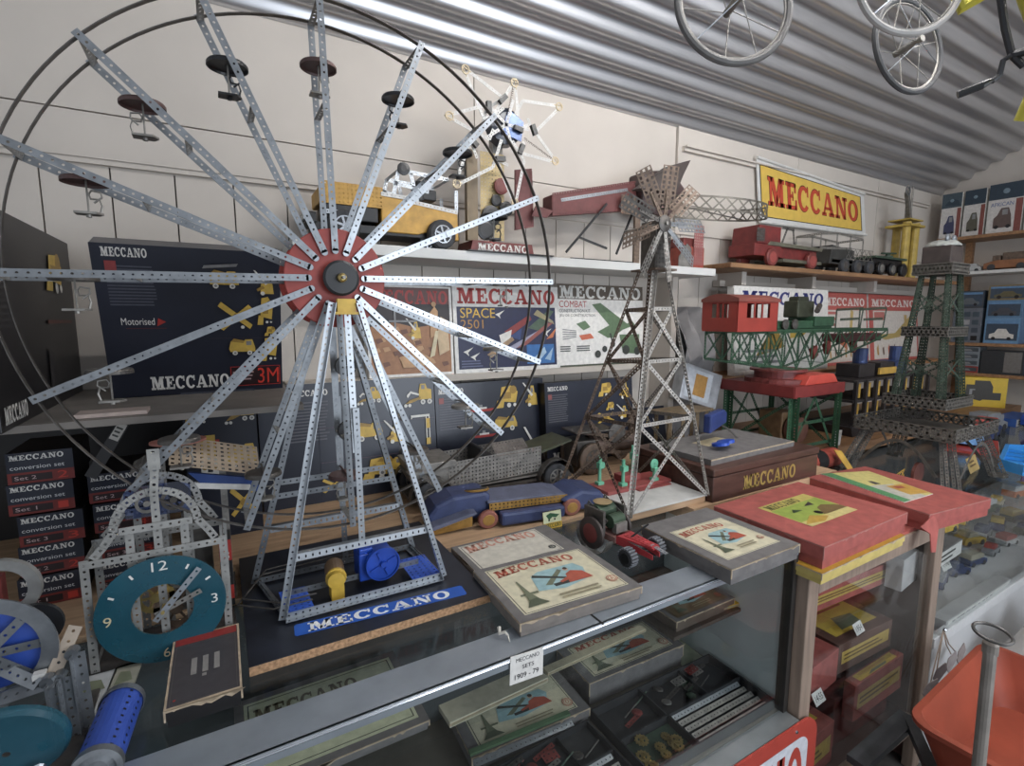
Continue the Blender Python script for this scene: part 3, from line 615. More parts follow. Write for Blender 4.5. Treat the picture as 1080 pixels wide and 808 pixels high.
def price(label, u, v, y, s_, txt, rx=.9):
    p = at(u, v, y=y); t = thing('price_card', label, 'price card', p, .05, 'price cards inside the timber showcase', (-rx*.6,0)); mb = MB(); mb.m(W_); mb.box((-s_/2,-.0012,0),(s_/2,0,s_*.62)); f = Face(mb,(-s_/2,-.0013,0),(s_,0,0),(0,0,s_*.62)); f.text(txt,.15,.25,.85,.75,K_); mb.build('card', None, t)
    return t
price('white price card on red box behind the timber frame, highest', 908, 668, .775, .055, '1954')
price('white price card lying in middle of timber showcase', 918, 720, .765, .06, '15-76')
price('white price card at lower left by frame post of timber showcase', 866, 742, .735, .055, '14-55')
inside('red_set_box','bright red set box behind the white price card in middle of timber showcase',1.70,2.02,.74,.775,.30,.43,REDC,yl,.0)
inside('red_set_box','narrow red set box under the top rail of timber showcase',1.36,1.49,.99,1.03,.688,.80,REDC,None,.0)
# ---- far showcase
t = thing('far_showcase', 'far glass showcase with white base full of small toys and boxes', 'showcase', (3.4,.69,0)); k = dict(parent=t, world=True)
D0, D1, E0, E1 = 2.104, 4.80, .690, 1.295
mb = MB(); mb.box((D0,E0,0),(D1,E1,.45)); mb.build('white_base', mat('white_melamine', (.60,.60,.60), .4, 0, .05, 6), bevel=.004, **k)
mb = MB(); mb.box((D0,E0-.003,.45),(D1,E0+.02,.485)); mb.build('base_lip', mat('white_melamine_lip', (.66,.66,.66), .35, 0, .04), **k)
mb = MB(); mb.box((D0,E0,.486),(D1,E0+.005,.922)); mb.build('front_glass', PANE, **k)
mb = MB(); mb.box((D0,E0,.923),(D1,E1,.93)); mb.build('top_glass', PANE, **k)
mb = MB(); mb.box((D0,E1-.01,.49),(D1,E1,.92)); mb.build('back_panel', mat('grey_back_panel', (.10,.10,.10), .7, 0, .1), **k)
mb = MB(); mb.box((D0,E0+.008,.69),(D1,E1-.012,.696)); mb.build('inner_shelf', PANE, **k)
def mini_car(label, loc, rot, m, L=.10, group=None, two=None, name='toy_car', cat='toy car', truck=False):
    t = thing(name, label, cat, loc, rot, group); h = L*.16; w = L*.20; r = L*.09
    mb = MB(); mb.prism([(-L/2,r*.6),(L/2,r*.6),(L/2,h*1.3),(L*.28,h*1.7),(L*.15,h*1.8),(-L*.45,h*1.8),(-L/2,h*1.2)],(0,w,0),(1,0,0),(0,0,1),2*w); mb.build('car_body', m, t, bevel=L*.02)
    mb = MB()
    if truck: mb.box((-L*.48,-w,h*1.7),(L*.1,w,h*3)); mb.box((L*.14,-w*.9,h*1.7),(L*.32,w*.9,h*2.6))
    else: mb.prism([(-L*.32,h*1.75),(L*.2,h*1.75),(L*.08,h*2.8),(-L*.24,h*2.8)],(0,w*.85,0),(1,0,0),(0,0,1),1.7*w)
    mb.build('cab', two or m, t, bevel=L*.015)
    for sx in (-.3,.32):
        for sy in (-1,1): mb = MB(); mb.cyl((L*sx,sy*w*.8,r),(L*sx,sy*(w*1.05),r),r,12); mb.build('wheel', RUB, t)
    return t
cm = [mat('toy_white',(.5,.5,.49),.4),mat('toy_grey',(.25,.26,.27),.4),REDB,BLUED,GREEN,YELB,mat('toy_cream',(.5,.44,.32),.4),mat('toy_orange',(.5,.14,.04),.4)]
cn = ['white','grey','red','navy blue','dark green','yellow','cream','orange']
rnd = random.Random(5); nn = 0
for row,(yy,zz) in enumerate(((.78,.4505),(.88,.4505),(.98,.4505),(.77,.6965),(.88,.6965))):
    for i in range(8):
        if (yy < .79): continue
        x = 2.42+i*.21+rnd.uniform(-.03,.03); q = rnd.randrange(8); L = rnd.uniform(.11,.16)
        mini_car('small %s toy vehicle among the rows %s the far showcase' % (cn[q], 'on the floor of' if zz < .5 else 'on the inner shelf of'), (x,yy,zz), rnd.uniform(-.25,.25), cm[q], L, 'toy vehicles inside the far showcase', cm[rnd.randrange(8)], truck=bool(i % 2))
def flatbox(label, x, y, z, w, d, h, m, txt=None, rot=0, name='set_carton'):
    t = thing(name, label, 'carton', (x,y,z), rot); mb = MB(); mb.box((-w/2,-d/2,0),(w/2,d/2,h)); mb.build('carton_body', m, t, bevel=.002)
    mb = MB(); f = Face(mb,(-w/2,-d/2,0),(w,0,0),(0,0,h)); f.rect(.02,.06,.98,.94,W_); f.word(.08,.25,.7,.75,dk) if txt else f.lines(.1,.2,.8,.8,2,dk); mb.build('printed_side', None, t); return t
flatbox('long white lettered carton along front of the far showcase floor',2.55,.728,.4505,.62,.05,.05,mat('white_carton', (.45,.44,.43), .7, 0, .08, 20),True)
flatbox('grey carton on inner shelf at left end of the far showcase',2.30,.80,.6965,.28,.12,.06,GREYC,None,.05)
t = thing('price_card','white square price card on inner shelf of the far showcase','price card',at(1000,598,y=.74)+V((0,0,-.01)),0,None,(-.5,0)); mb = MB(); mb.m(W_); mb.box((-.035,-.001,0),(.035,0,.04)); f = Face(mb,(-.035,-.0012,0),(.07,0,0),(0,0,.04)); f.text('1950',.2,.3,.8,.7,K_); mb.build('card',None,t)
# round-cornered sign hanging on the long showcase
q = [at(u,v,y=.70) for u,v in ((735,806),(835,752),(852,808))]
def rounded(w, h, r, n=8):
    p = []
    for cx,cy,a in ((w-r,r,-90),(w-r,h-r,0),(r,h-r,90),(r,r,180)):
        for i in range(n+1): an = math.radians(a+90*i/n); p.append((cx+r*math.cos(an), cy+r*math.sin(an)))
    return p
t = thing('enamel_sign','white sign with red border and red letters hung low on the long showcase','sign',(.63,.676,.197)); mb = MB(); w,h = .73,.335
mb.m(mat('sign_red', S(172,66,54), .45, 0, .05)); mb.prism(rounded(w,h,.06),(0,0,0),(1,0,0),(0,0,1),-.004) if False else mb.prism(rounded(w,h,.06),(0,.006,0),(1,0,0),(0,0,1),.006); mb.build('sign_plate', None, t)
mb = MB(); f = Face(mb,(0,0,0),(w,0,0),(0,0,h)); wf = ink(206,206,212); f.poly([((.042+x*(w-.084))/w,(.042+y*(h-.084))/h) for x,y in [(a/w,b/h) for a,b in rounded(w,h,.05)]], wf)
f.word(.09,.17,.915,.80,mat('sign_red', S(172,66,54))); mb.build('lettering', None, t)
mb = MB(); mb.lathe((w-.10,0,h-.018),(0,-1,0),[(0,.005),(.003,.004)],10); mb.build('screw_head', CHROME, t)
# ---------------------------------------------------------------- shelves
def board(name, label, a, b, m, cat='shelf', extra=None):
    mb = MB(); mb.box(a, b); o = mb.build(name, m, loc=a, bevel=.002); return tag(o, label, cat)
board('wall_shelf', 'long white painted shelf under the yellow truck and star model', (.20,1.60,1.795), (2.012,WY,1.828), mat('white_shelf', (.60,.60,.58), .5, 0, .06, 5))
board('wall_ledge', 'cream ledge holding the three picture boxes behind the big wheel', (.18,1.75,1.366), (1.76,WY,1.392), mat('cream_ledge', (.50,.45,.39), .6, 0, .08, 5))
mb = MB(); mb.box((1.865,1.72,1.0005),(1.90,WY-.001,1.7945)); tag(mb.build('shelf_upright', CREAM, loc=(1.865,1.72,1.0005)), 'pale upright under right end of the long white shelf, right of the windmill', 'upright')
t = thing('wood_shelf', 'brown wooden shelf carrying the red off-road car below the yellow sign', 'shelf', (3.2,1.6,1.84)); k = dict(parent=t, world=True)
mb = MB(); mb.box((2.10,1.585,1.838),(4.56,WY,1.862)); mb.build('shelf_board', WOODM, bevel=.004, **k)
for x in (2.34,2.97,3.66):
    mb = MB(); mb.box((x,1.70,1.772),(x+.035,WY,1.838)); mb.build('bracket', CREAM, **k)
mb = MB(); mb.box((2.30,1.80,1.768),(4.5,WY-.005,1.80)); mb.build('batten', CREAM, **k)
board('wood_shelf', 'lower brown wooden shelf holding lettered boxes behind the green crane', (2.12,1.60,1.292), (4.56,WY,1.312), mat('orange_shelf_wood', (.34,.17,.075), .5, 0, .2, 9, 0, (.5,6,6)))
# ---------------------------------------------------------------- printed pictures of toy vehicles
yA, yB2, wh, gy = ink(206,168,66), ink(158,124,50), ink(214,212,204), ink(128,128,128)
def toy(f, x, y, w, h, kind):
    P = lambda q, c: f.poly([(x+a*w, y+b*h) for a, b in q], c)
    rr = lambda a, b, c, d, m: P([(a,b),(c,b),(c,d),(a,d)], m)
    d = lambda a, b, r, m: f.disc(x+a*w, y+b*h, r*w, m, 10)
    if kind == 'digger':
        P([(.55,.35),(1,.35),(1,.75),(.85,.8),(.8,1),(.6,1),(.55,.7)], yA); rr(.64,.78,.76,.95,gy); P([(.1,.55),(.25,.72),(.55,.6),(.55,.52),(.26,.63),(.15,.45)], wh); P([(.05,.2),(.3,.25),(.6,.38),(.6,.48),(.2,.35)], yB2)
        for a in (.68,.92): d(a,.25,.09,wh); d(a,.25,.04,gy)
        for a in (.06,.2): d(a,.14,.06,wh)
    elif kind == 'truck':
        P([(.0,.45),(.08,.8),(.55,.72),(.62,.9),(.9,.9),(1,.5),(1,.3),(.05,.3)], yA); P([(.08,.8),(.2,.95),(.6,.84),(.55,.72)], yB2); rr(.66,.62,.86,.82,gy)
        for a in (.22,.78): d(a,.24,.1,wh); d(a,.24,.05,gy)
    elif kind == 'plane':
        P([(.0,.1),(.12,.0),(1,.8),(.9,.92)], yA); P([(.0,.85),(.1,1),(1,.2),(.92,.05)], yA); P([(.35,.45),(.5,.3),(.6,.5),(.5,.62)], yB2); d(.7,.12,.06,wh)
    elif kind == 'crane':
        P([(.3,.0),(.85,.0),(.8,.5),(.7,.55),(.66,.85),(.5,.85),(.45,.5),(.35,.45)], yA); P([(.05,1),(.12,1),(.62,.45),(.52,.38)], wh); rr(.5,.55,.62,.75,gy); P([(.2,.1),(.5,.25),(.4,.35),(.15,.2)], yB2); d(.4,.02,.09,wh)
    elif kind == 'tower':
        rr(.1,.5,.8,1,yA); P([(.0,0),(.95,0),(.85,.55),(.08,.55)], wh); d(.22,.35,.14,yB2); d(.7,.35,.14,yB2); rr(.35,.25,.6,.5,K_); rr(.2,.65,.6,.75,yB2); f.rect(x+.8*w,y+.75*h,x+w,y+.9*h,R_)
    elif kind == 'robot':
        P([(.2,.3),(.9,.2),(1,.7),(.7,1),(.3,.95)], yA); rr(.35,.4,.7,.7,yB2); d(.8,.8,.16,yB2); P([(.0,.0),(.35,.0),(.4,.3),(.1,.35)], yA); d(.6,.1,.09,wh); d(.85,.1,.07,wh)
    elif kind == 'boom':
        P([(.0,1),(.1,1),(.62,.3),(.5,.3)], wh); P([(.4,.0),(1,.0),(.95,.4),(.75,.55),(.5,.35)], yA); rr(.55,.15,.8,.32,yB2)
    elif kind == 'gantry':
        rr(.0,.86,1,.93,wh); rr(.0,.82,.06,.92,wh); rr(.78,.0,.84,.9,wh); rr(.94,.0,1,.9,wh); rr(.8,.5,1,.8,yA); rr(.78,.0,1,.2,yA); 
    elif kind == 'boat':
        P([(0,.35),(1,.35),(.85,.0),(.12,.05)], R_); rr(.3,.35,.7,.6,wh); rr(.42,.6,.55,.95,gy)
def box_lean(name, label, bl, br, h, thick, lean, m, cat='box', side=None):
    "upright carton: bottom-left / bottom-right front corners on the ground line, leaning back by 'lean' metres at the top; returns the thing and its front face"
    bl = V(bl); br = V(br); u = br-bl; w = u.length; ang = math.atan2(u.y, u.x); tl = math.atan2(lean, h)
    t = thing(name, label, cat, (bl+br)/2, ang, None, (-tl, 0))
    mb = MB(); mb.box((-w/2,0,0),(w/2,thick,h)); mb.build('carton', m, t, bevel=.0015)
    mb = MB(); return t, mb, Face(mb, (-w/2,-.0002,0), (w,0,0), (0,0,h))
def art_done(t, mb, name='printed_front'): return mb.build(name, None, t)
# ---- three picture boxes on the ledge
LZ = 1.3925
t, mb, f = box_lean('picture_box', 'red lettered picture box with desert dig scene on the wall ledge', (.446,1.762,LZ), (.765,1.762,LZ), .325, .05, .022, W_)
sand, sand2, sand3 = ink(156,104,62), ink(186,140,92), ink(112,66,42)
f.rect(0,0,1,1,W_); f.rect(.03,.78,.97,.98,ink(96,52,46)); f.word(.05,.80,.95,.95,R_); f.rect(.03,.03,.97,.80,sand); f.poly([(.03,.55),(.3,.6),(.55,.54),(.97,.6),(.97,.8),(.03,.8)],ink(38,26,26))
for q in range(22): a, b = random.uniform(.05,.9), random.uniform(.06,.5); f.poly([(a,b),(a+.07,b+.02),(a+.05,b+.06),(a-.02,b+.05)], random.choice((sand2,sand3)))
toy(f,.42,.42,.22,.22,'crane'); f.rect(.30,.45,.32,.76,gy); f.rect(.24,.6,.55,.62,gy); f.poly([(.72,.42),(.80,.46),(.82,.72),(.78,.78),(.72,.70)],sand2); f.disc(.77,.8,.03,sand2); f.poly([(.82,.22),(.95,.28),(.93,.62),(.85,.66),(.80,.45)],ink(200,170,130)); f.poly([(.70,.2),(.76,.22),(.82,.5),(.78,.5)],ink(206,190,150))
f.poly([(.35,.2),(.6,.26),(.75,.18),(.6,.1),(.38,.1)],sand2); art_done(t, mb)
t, mb, f = box_lean('picture_box', 'white bordered picture box with red letters and dark blue space scene', (.769,1.755,LZ), (1.250,1.755,LZ), .34, .055, .03, W_)
sp = ink(30,36,72); f.rect(0,0,1,1,W_); f.word(.04,.78,.965,.955,R_); f.rect(.03,.045,.965,.745,sp)
f.text('SPACE',.06,.62,.37,.73,Y_); f.text('2501',.06,.50,.26,.60,ink(176,124,48))
f.rect(.66,.07,.94,.30,ink(44,104,170)); f.poly([(.70,.1),(.84,.27),(.86,.2),(.78,.1)],ink(160,190,210)); f.poly([(.84,.12),(.93,.26),(.9,.1)],ink(150,180,205))
f.poly([(.45,.46),(.70,.66),(.72,.60),(.52,.42)],ink(140,50,48)); f.poly([(.50,.40),(.62,.50),(.60,.36)],ink(46,66,118)); f.poly([(.68,.50),(.90,.72),(.95,.70),(.80,.46)],ink(70,92,70)); f.poly([(.78,.72),(.94,.58),(.95,.54),(.74,.66)],ink(152,142,104)); f.poly([(.40,.42),(.52,.48),(.50,.34),(.42,.30)],wh)
f.poly([(.46,.26),(.80,.48),(.82,.46),(.5,.22)],ink(150,150,170)); f.poly([(.28,.2),(.52,.40),(.54,.36),(.32,.16)],ink(160,130,96)); f.poly([(.56,.26),(.66,.30),(.94,.56),(.88,.56)],ink(150,80,70))
for a,b in ((.40,.66),(.10,.24),(.16,.18),(.86,.44)): f.poly([(a-.03,b),(a,b+.015),(a+.06,b+.05),(a+.01,b-.01),(a+.02,b-.05),(a-.005,b-.02)],wh)
f.poly([(.86,.36),(.97,.5),(.93,.38)],ink(200,110,60)); f.lines(.05,.06,.24,.15,3,ink(90,96,130)); art_done(t, mb)
t, mb, f = box_lean('picture_box', 'white picture box with brown letter band and green plane parts', (1.254,1.775,LZ), (1.745,1.775,LZ), .355, .05, .02, W_)
og = ink(92,116,84); f.rect(0,0,1,1,W_); f.rect(0,.82,1,1,ink(92,80,66)); f.word(.03,.83,.97,.98,wh); f.text('COMBAT',.02,.72,.32,.80,R_); f.text('CONSTRUCTION KIT',.02,.66,.36,.70,dk); f.text('JEU DE CONSTRUCTION',.02,.60,.42,.64,dk)
f.poly([(.38,.76),(.48,.78),(.80,.52),(.86,.56),(.9,.5),(.74,.44),(.62,.34),(.56,.34),(.44,.42),(.58,.5)],og); f.disc(.62,.26,.03,dk); f.poly([(.58,.4),(.60,.4),(.63,.28),(.61,.27)],dk); f.poly([(.2,.52),(.3,.56),(.36,.48),(.28,.44)],og); f.poly([(.23,.38),(.36,.40),(.40,.34),(.26,.32)],ink(196,100,70))
for q in range(5): f.poly([(.05,.46-.03*q),(.2,.44-.018*q),(.2,.43-.018*q),(.05,.45-.03*q)],gy)
f.poly([(.7,.38),(.95,.38),(.95,.12),(.74,.14)],og); f.disc(.78,.18,.045,dk); f.disc(.92,.16,.04,dk); f.disc(.44,.14,.035,dk); f.disc(.52,.2,.03,dk); f.lines(.02,.18,.16,.26,3,dk); f.lines(.2,.18,.36,.26,3,dk); f.rect(0,0,1,.02,ink(70,76,60)); art_done(t, mb)
# ---- dark blue cartons with yellow vehicles
def dark_art(f, toys, head=True, foot=False, tx=0, grid=False):
    f.rect(0,0,1,1,DARKC)
    if head: f.word(tx+.03,.90,tx+.24,.95,W_); f.lines(tx+.03,.52,tx+.24,.86,13,ink(88,88,96),.12); f.rect(tx+.03,.80,tx+.07,.86,ink(150,80,76))
    if grid:
        for y in (.33,.62): f.rect(.3,y,1,y+.004,ink(90,70,84))
        f.rect(.3,0,.304,1,ink(40,44,62))
    if foot: f.word(.06,.06,.48,.16,W_)
    for a in toys: toy(f, *a)
t, mb, f = box_lean('motor_set_carton', 'big navy carton with white letters and small yellow models, leaning forward', (-.238,1.590,1.4015), (.152,1.590,1.4015), .385, .07, -.12, DARKC, side=None)
f.rect(0,0,1,1,DARKC); f.word(.05,.925,.27,.98,W_); f.lines(.06,.62,.30,.88,13,ink(78,80,92),.1); f.rect(.06,.83,.115,.90,ink(150,60,60)); f.text('Motorised',.10,.50,.27,.545,W_); f.poly([(.28,.49),(.33,.52),(.29,.545)],R_); f.rect(.12,.475,.33,.48,ink(90,40,44)); f.rect(.56,.40,1,.404,ink(60,50,60))
f.word(.21,.045,.66,.14,W_); f.frame(.67,.04,.985,.19,.005,R_); f.rect(.675,.05,.98,.18,ink(40,16,20)); f.lines(.685,.08,.83,.16,3,ink(170,140,140)); f.text('3M',.84,.055,.975,.175,ink(214,50,36))
for a in ((.58,.73,.17,.15,'truck'),(.83,.72,.15,.16,'crane'),(.62,.46,.20,.20,'plane'),(.85,.50,.10,.2,'robot'),(.67,.26,.16,.15,'truck'),(.86,.23,.11,.18,'robot'),(.89,.42,.07,.07,'robot')): toy(f,*a)
f.poly([(.55,.88),(.74,.90),(.75,.92),(.56,.90)],gy); art_done(t, mb)
def stand(label, u0, u1, v1, y, z0, thick, toys, lean=.03, m=None, cat='carton', **kw):
    a = at(u0, v1, y=y+lean); b = at(u1, v1, y=y+lean); h = a.z-z0
    t, mb, f = box_lean('model_carton', label, (a.x,y,z0), (b.x,y,z0), h, .055, lean, m or DARKC, cat); dark_art(f, toys, **kw); art_done(t, mb); return t
stand('dark carton with yellow digger and truck prints below the motor carton', 190, 268, 408, 1.56, 1.0005, .05, [(.55,.72,.42,.2,'digger'),(.55,.42,.42,.2,'truck'),(.18,.36,.28,.32,'tower'),(.55,.12,.36,.2,'plane'),(.02,.75,.3,.2,'robot')], head=False)
stand('wide dark carton with yellow vehicle prints behind the wheel tower', 270, 457, 408, 1.70, 1.0005, .05, [(.52,.78,.14,.16,'digger'),(.80,.72,.18,.22,'digger'),(.84,.38,.12,.30,'gantry'),(.50,.45,.16,.2,'truck'),(.66,.44,.14,.2,'crane'),(.52,.12,.2,.2,'robot'),(.30,.08,.12,.12,'plane'),(.6,.14,.2,.18,'truck')], tx=.12, grid=True)
stand('dusty dark carton with small boat prints between the big wheel and windmill', 458, 572, 406, 1.71, 1.0005, .05, [(.26,.68,.26,.08,'boat'),(.30,.40,.22,.08,'boat'),(.52,.70,.22,.24,'robot'),(.78,.70,.18,.26,'crane'),(.50,.42,.22,.2,'truck'),(.78,.12,.2,.34,'boom')])
stand('black carton with yellow helicopter prints and white letters behind the windmill', 574, 666, 404, 1.66, 1.0005, .05, [(.58,.78,.16,.17,'robot'),(.80,.74,.18,.24,'crane'),(.56,.44,.2,.14,'plane'),(.78,.48,.18,.18,'crane'),(.66,.6,.1,.1,'robot')], foot=True, m=BLKC)
stand('dark carton with a small yellow crane print at right of the windmill', 676, 700, 430, 1.72, 1.0005, .05, [(.1,.55,.25,.25,'crane'),(.45,.4,.22,.3,'boom')], head=False, m=mat('dusty_dark_carton', (.045,.047,.06), .5, 0, .2, 6))
# ---- glass cabinet at the left end with kit boxes
t = thing('glass_cabinet', 'small glass cabinet at far left with a shiny post, full of kit boxes', 'cabinet', (-.2,1.5,1.0)); k = dict(parent=t, world=True)
mb = MB(); mb.box((-.95,1.27,1.386),(.165,1.84,1.400)); mb.build('cabinet_top', mat('dusty_shelf', (.20,.18,.16), .6, 0, .2, 8), **k)
mb = MB(); mb.cyl((-.405,1.275,1.0),(-.405,1.275,1.386),.009,12); mb.build('corner_post', CHROME, **k)
mb = MB(); mb.box((-.95,1.835,1.0),(.165,1.842,1.386)); mb.build('back_panel', BLKC, **k)
# tall black carton seen edge on, standing on the cabinet
t = thing('tall_black_carton', 'tall black carton standing edge on at far left above the cabinet', 'carton', (-.335,1.5,1.4005)); mb = MB(); mb.box((-.09,-.31,0),(0,.31,.40)); mb.build('carton', BLKC, t, bevel=.002)
mb = MB(); f = Face(mb,(.0003,-.31,0),(0,.62,0),(0,0,.40)); f.lines(.05,.45,.22,.86,14,ink(60,58,58)); f.word(.02,.03,.22,.11,W_); f.word(.04,.92,.2,.97,gy); toy(f,.58,.66,.24,.22,'robot'); f.rect(.55,.47,.9,.49,ink(96,40,32)); f.poly([(.5,.1),(.56,.14),(.58,.3),(.52,.34)],ink(46,44,46)); art_done(t, mb)
# conversion set boxes
def conv(label, x, y, z, num, dark=1.0, dz=.066, w=.104, rot=0):
    t = thing('kit_box', label, 'kit box', (x,y,z), rot, 'small kit boxes in the left cabinet'); mb = MB(); mb.box((-w/2,0,0),(w/2,.16,dz-.002)); mb.build('carton', BLKC, t, bevel=.0015)
    mb = MB(); f = Face(mb,(-w/2,-.0002,0),(w,0,0),(0,0,dz-.002)); f.rect(0,0,1,1,DARKC); f.rect(0,0,1,.36,ink(120,38,34)); f.word(.05,.76,.86,.93,W_); f.text('conversion set',.05,.46,.86,.58,ink(206,206,206)); f.rect(.06,.07,.66,.29,ink(40,20,22)); f.text('Set '+num,.1,.12,.42,.24,ink(190,160,160)); f.text(num,.74,.07,.9,.30,ink(196,52,40)); art_done(t, mb); return t
zs = [1.001+.0665*i for i in range(5)]
for i, z in enumerate(zs):
    conv('black and red kit box, %s of the left stack in the cabinet' % ['lowest','second from bottom','middle','fourth from bottom','topmost'][i], -.338+.006*((i*7) % 3), 1.36+.006*(i % 2), z, str(1+i % 3))
for i, z in enumerate(zs[:4]):
    conv('black and red kit box, %s of the stack behind the clock' % ['lowest','second from bottom','third from bottom','topmost'][i], -.212+.005*((i*5) % 3), 1.37+.006*(i % 2), z, str(2+i % 3))
t = thing('folded_leaflet','narrow dark leaflet with pale title leaning between the kit box stacks','leaflet',(-.25,1.33,1.27),-.2,None,(-.2,.5)); mb = MB(); mb.m(BLKC); mb.box((-.011,0,0),(.011,.003,.13)); f = Face(mb,(-.011,-.0002,0),(.022,0,0),(0,0,.13)); f.rect(.1,.66,.9,.95,ink(180,176,168)); f.lines(.2,.7,.8,.9,3,dk); mb.build('leaflet_sheet',None,t)
mb = MB(); mb.m(ink(190,170,160)); mb.box((-.26,1.30,1.4005),(-.14,1.36,1.408)); tag(mb.build('folded_paper', None, loc=(-.2,1.33,1.4005)), 'folded pinkish paper lying on the left cabinet top', 'paper')
# ---- cartons on the lower wooden shelf
def wallbox(label, bl, br, h, art, m=W_, y=1.70, z=1.3125, lean=.05, thick=.05, name='picture_carton'):
    t, mb, f = box_lean(name, label, (bl,y,z), (br,y,z), h, thick, lean, m); art(f); art_done(t, mb); return t
def a_blue(f):
    f.rect(0,0,1,1,W_); f.word(.06,.80,.93,.95,ink(40,48,120),shear=.18); f.poly([(.56,.5),(.72,.62),(.8,.6),(.82,.55),(.70,.42),(.56,.4)],yA); f.poly([(.2,.2),(.4,.6),(.5,.3)],yB2); f.lines(.1,.1,.5,.3,3,gy)
wallbox('white carton with slanting blue letters behind the red crane cab', 2.24, 3.08, .452, a_blue, y=1.64, lean=.03, thick=.04)
def a_grey(f): f.rect(0,0,1,1,ink(190,186,178)); f.rect(0,.78,1,1,ink(96,88,84)); f.word(.05,.81,.95,.94,wh); toy(f,.3,.3,.5,.4,'crane'); f.lines(.1,.1,.9,.25,2,gy)
wallbox('white carton with pale letters on grey, half hidden behind the blue lettered one', 2.66, 3.16, .455, a_grey, y=1.775, lean=.02, thick=.03)
def a_red(seed):
    def a(f):
        rn = random.Random(seed); f.rect(0,0,1,1,ink(186,88,78)); f.word(.06,.82,.94,.93,ink(226,214,206)); f.rect(.08,.04,.97,.76,ink(206,196,184))
        if seed == 1: f.lines(.10,.52,.34,.76,3,ink(186,100,92)); f.poly([(.55,.3),(.6,.3),(.68,.74),(.62,.78)],ink(190,160,90)); f.poly([(.34,.3),(.4,.42),(.5,.38),(.52,.2)],ink(176,90,60))
        else: f.rect(.1,.62,.3,.74,ink(190,110,100)); f.poly([(.1,.4),(.5,.42),(.9,.74),(.95,.7),(.6,.36),(.3,.32)],ink(176,150,84)); f.poly([(.7,.7),(.72,.3),(.78,.3),(.76,.7)],ink(180,150,90))
        for i in range(7): f.poly([(.14+.11*i,.10),(.17+.11*i,.10),(.16+.11*i,.22+.05*rn.random()),(.13+.11*i,.2)], rn.choice((ink(176,130,60),ink(110,84,70),ink(186,90,60))))
    return a
wallbox('red topped carton with white letters, nearer the crane jib', 3.17, 3.70, .45, a_red(1), y=1.71)
wallbox('red topped carton with white letters, half behind the lattice tower', 3.72, 4.40, .45, a_red(2), y=1.71)
# ---- yellow banner sign
t = thing('wall_sign', 'yellow banner sign with red letters hanging high on the back wall', 'sign', (3.2,WY-.03,2.14)); p = [at(u,v,y=WY-.035) for u,v in ((801,234),(913,248),(911,205),(798,166))]
mb = MB(); mb.m(mat('banner_white', S(206,205,202), .5, 0, .04)); n = V((0,.006,0)); mb.raw(p+[q+n for q in p], [(0,1,2,3),(7,6,5,4),(0,4,5,1),(1,5,6,2),(2,6,7,3),(3,7,4,0)])
mb.build('banner', None, t, world=True)
mb = MB(); o = p[0]; u = p[1]-p[0]; vv = p[3]-p[0]; f = Face(mb, o, u, vv); sk = (p[2]-p[3]-u)
def bil(f):
    P0 = f.P
    f.P = lambda x, y: P0(x, y)+sk*(x*y)
bil(f); f.rect(.018,.085,.962,.915,K_); f.rect(.026,.10,.954,.90,mat('banner_yellow', S(212,178,84), .5, 0, .05)); f.word(.075,.29,.925,.77,ink(60,24,22)); f.word(.08,.30,.92,.755,mat('banner_red', S(186,70,48), .5, 0, .04)); mb.build('lettering', None, t, world=True)
for a, b in ((0,1),(3,2)):
    mb = MB(); d = V((0,-.004,0)); mb.cyl(p[a]+d, p[b]+d, .008, 8); mb.build('hanging_rail', WHITE, t, world=True)
# ---- right wall shelves
WXR = 4.83
for i, (z, m) in enumerate(((2.15,WOODM),(1.905,WHITE),(1.41,WOODM),(1.20,WOODM))):
    mb = MB(); mb.box((4.57,.4,z),(WXR,1.74 if i < 2 else 1.62,z+.022)); tag(mb.build('side_shelf', m, loc=(4.7,1.1,z), bevel=.002), ['topmost brown shelf on the right wall, under the car kit boxes','white edged shelf on the right wall, under the brown lorry','brown shelf on the right wall, under the blue window box','lowest brown shelf on the right wall'][i], 'shelf')
mb = MB(); mb.box((4.79,1.60,.93),(WXR,1.64,2.48)); tag(mb.build('shelf_upright', WOODM, loc=(4.8,1.62,.93)), 'brown upright carrying the right wall shelves', 'upright')
def rbox(label, y1, y0, z, h, m, art, d=.12, name='kit_carton', cat='kit box', x=4.59):
    t = thing(name, label, cat, (x,(y0+y1)/2,z)); w = y1-y0; mb = MB(); mb.box((0,-w/2,0),(d,w/2,h)); mb.build('carton', m, t, bevel=.002)
    mb = MB(); f = Face(mb,(-.0004,w/2,0),(0,-w,0),(0,0,h)); art(f); mb.build('printed_front', None, t); return t
bl1, bl2, rs = ink(62,76,86), ink(40,56,70), ink(126,66,58)
def kit(car, tint, title=None, wide=False):
    def a(f):
        f.rect(0,0,1,1,ink(196,190,184)); f.rect(0,.68,1,1,tint); f.poly([(.15,.74),(.3,.82),(.55,.88),(.85,.82),(.9,.72)],bl2); f.disc(.5,.84,.1,ink(110,130,140)); f.rect(.8,0,1,.66,rs)
        if title: f.text(title,.08,.54,.74,.62,ink(150,60,60) if not wide else ink(50,80,140))
        f.poly([(.2,.1),(.2,.3),(.3,.36),(.4,.5),(.62,.5),(.7,.34),(.74,.1)],car); f.disc(.3,.12,.07,K_); f.disc(.64,.12,.07,K_); f.rect(.44,.36,.6,.47,gy)
    return a
rbox('tall model kit carton with blue car print on the top right shelf, by the corner', 1.735, 1.62, 2.1725, .31, W_, kit(ink(58,62,92),bl1))
rbox('tall model kit carton with olive jeep print on the top right shelf', 1.605, 1.49, 2.1725, .31, W_, kit(ink(84,80,66),bl2))
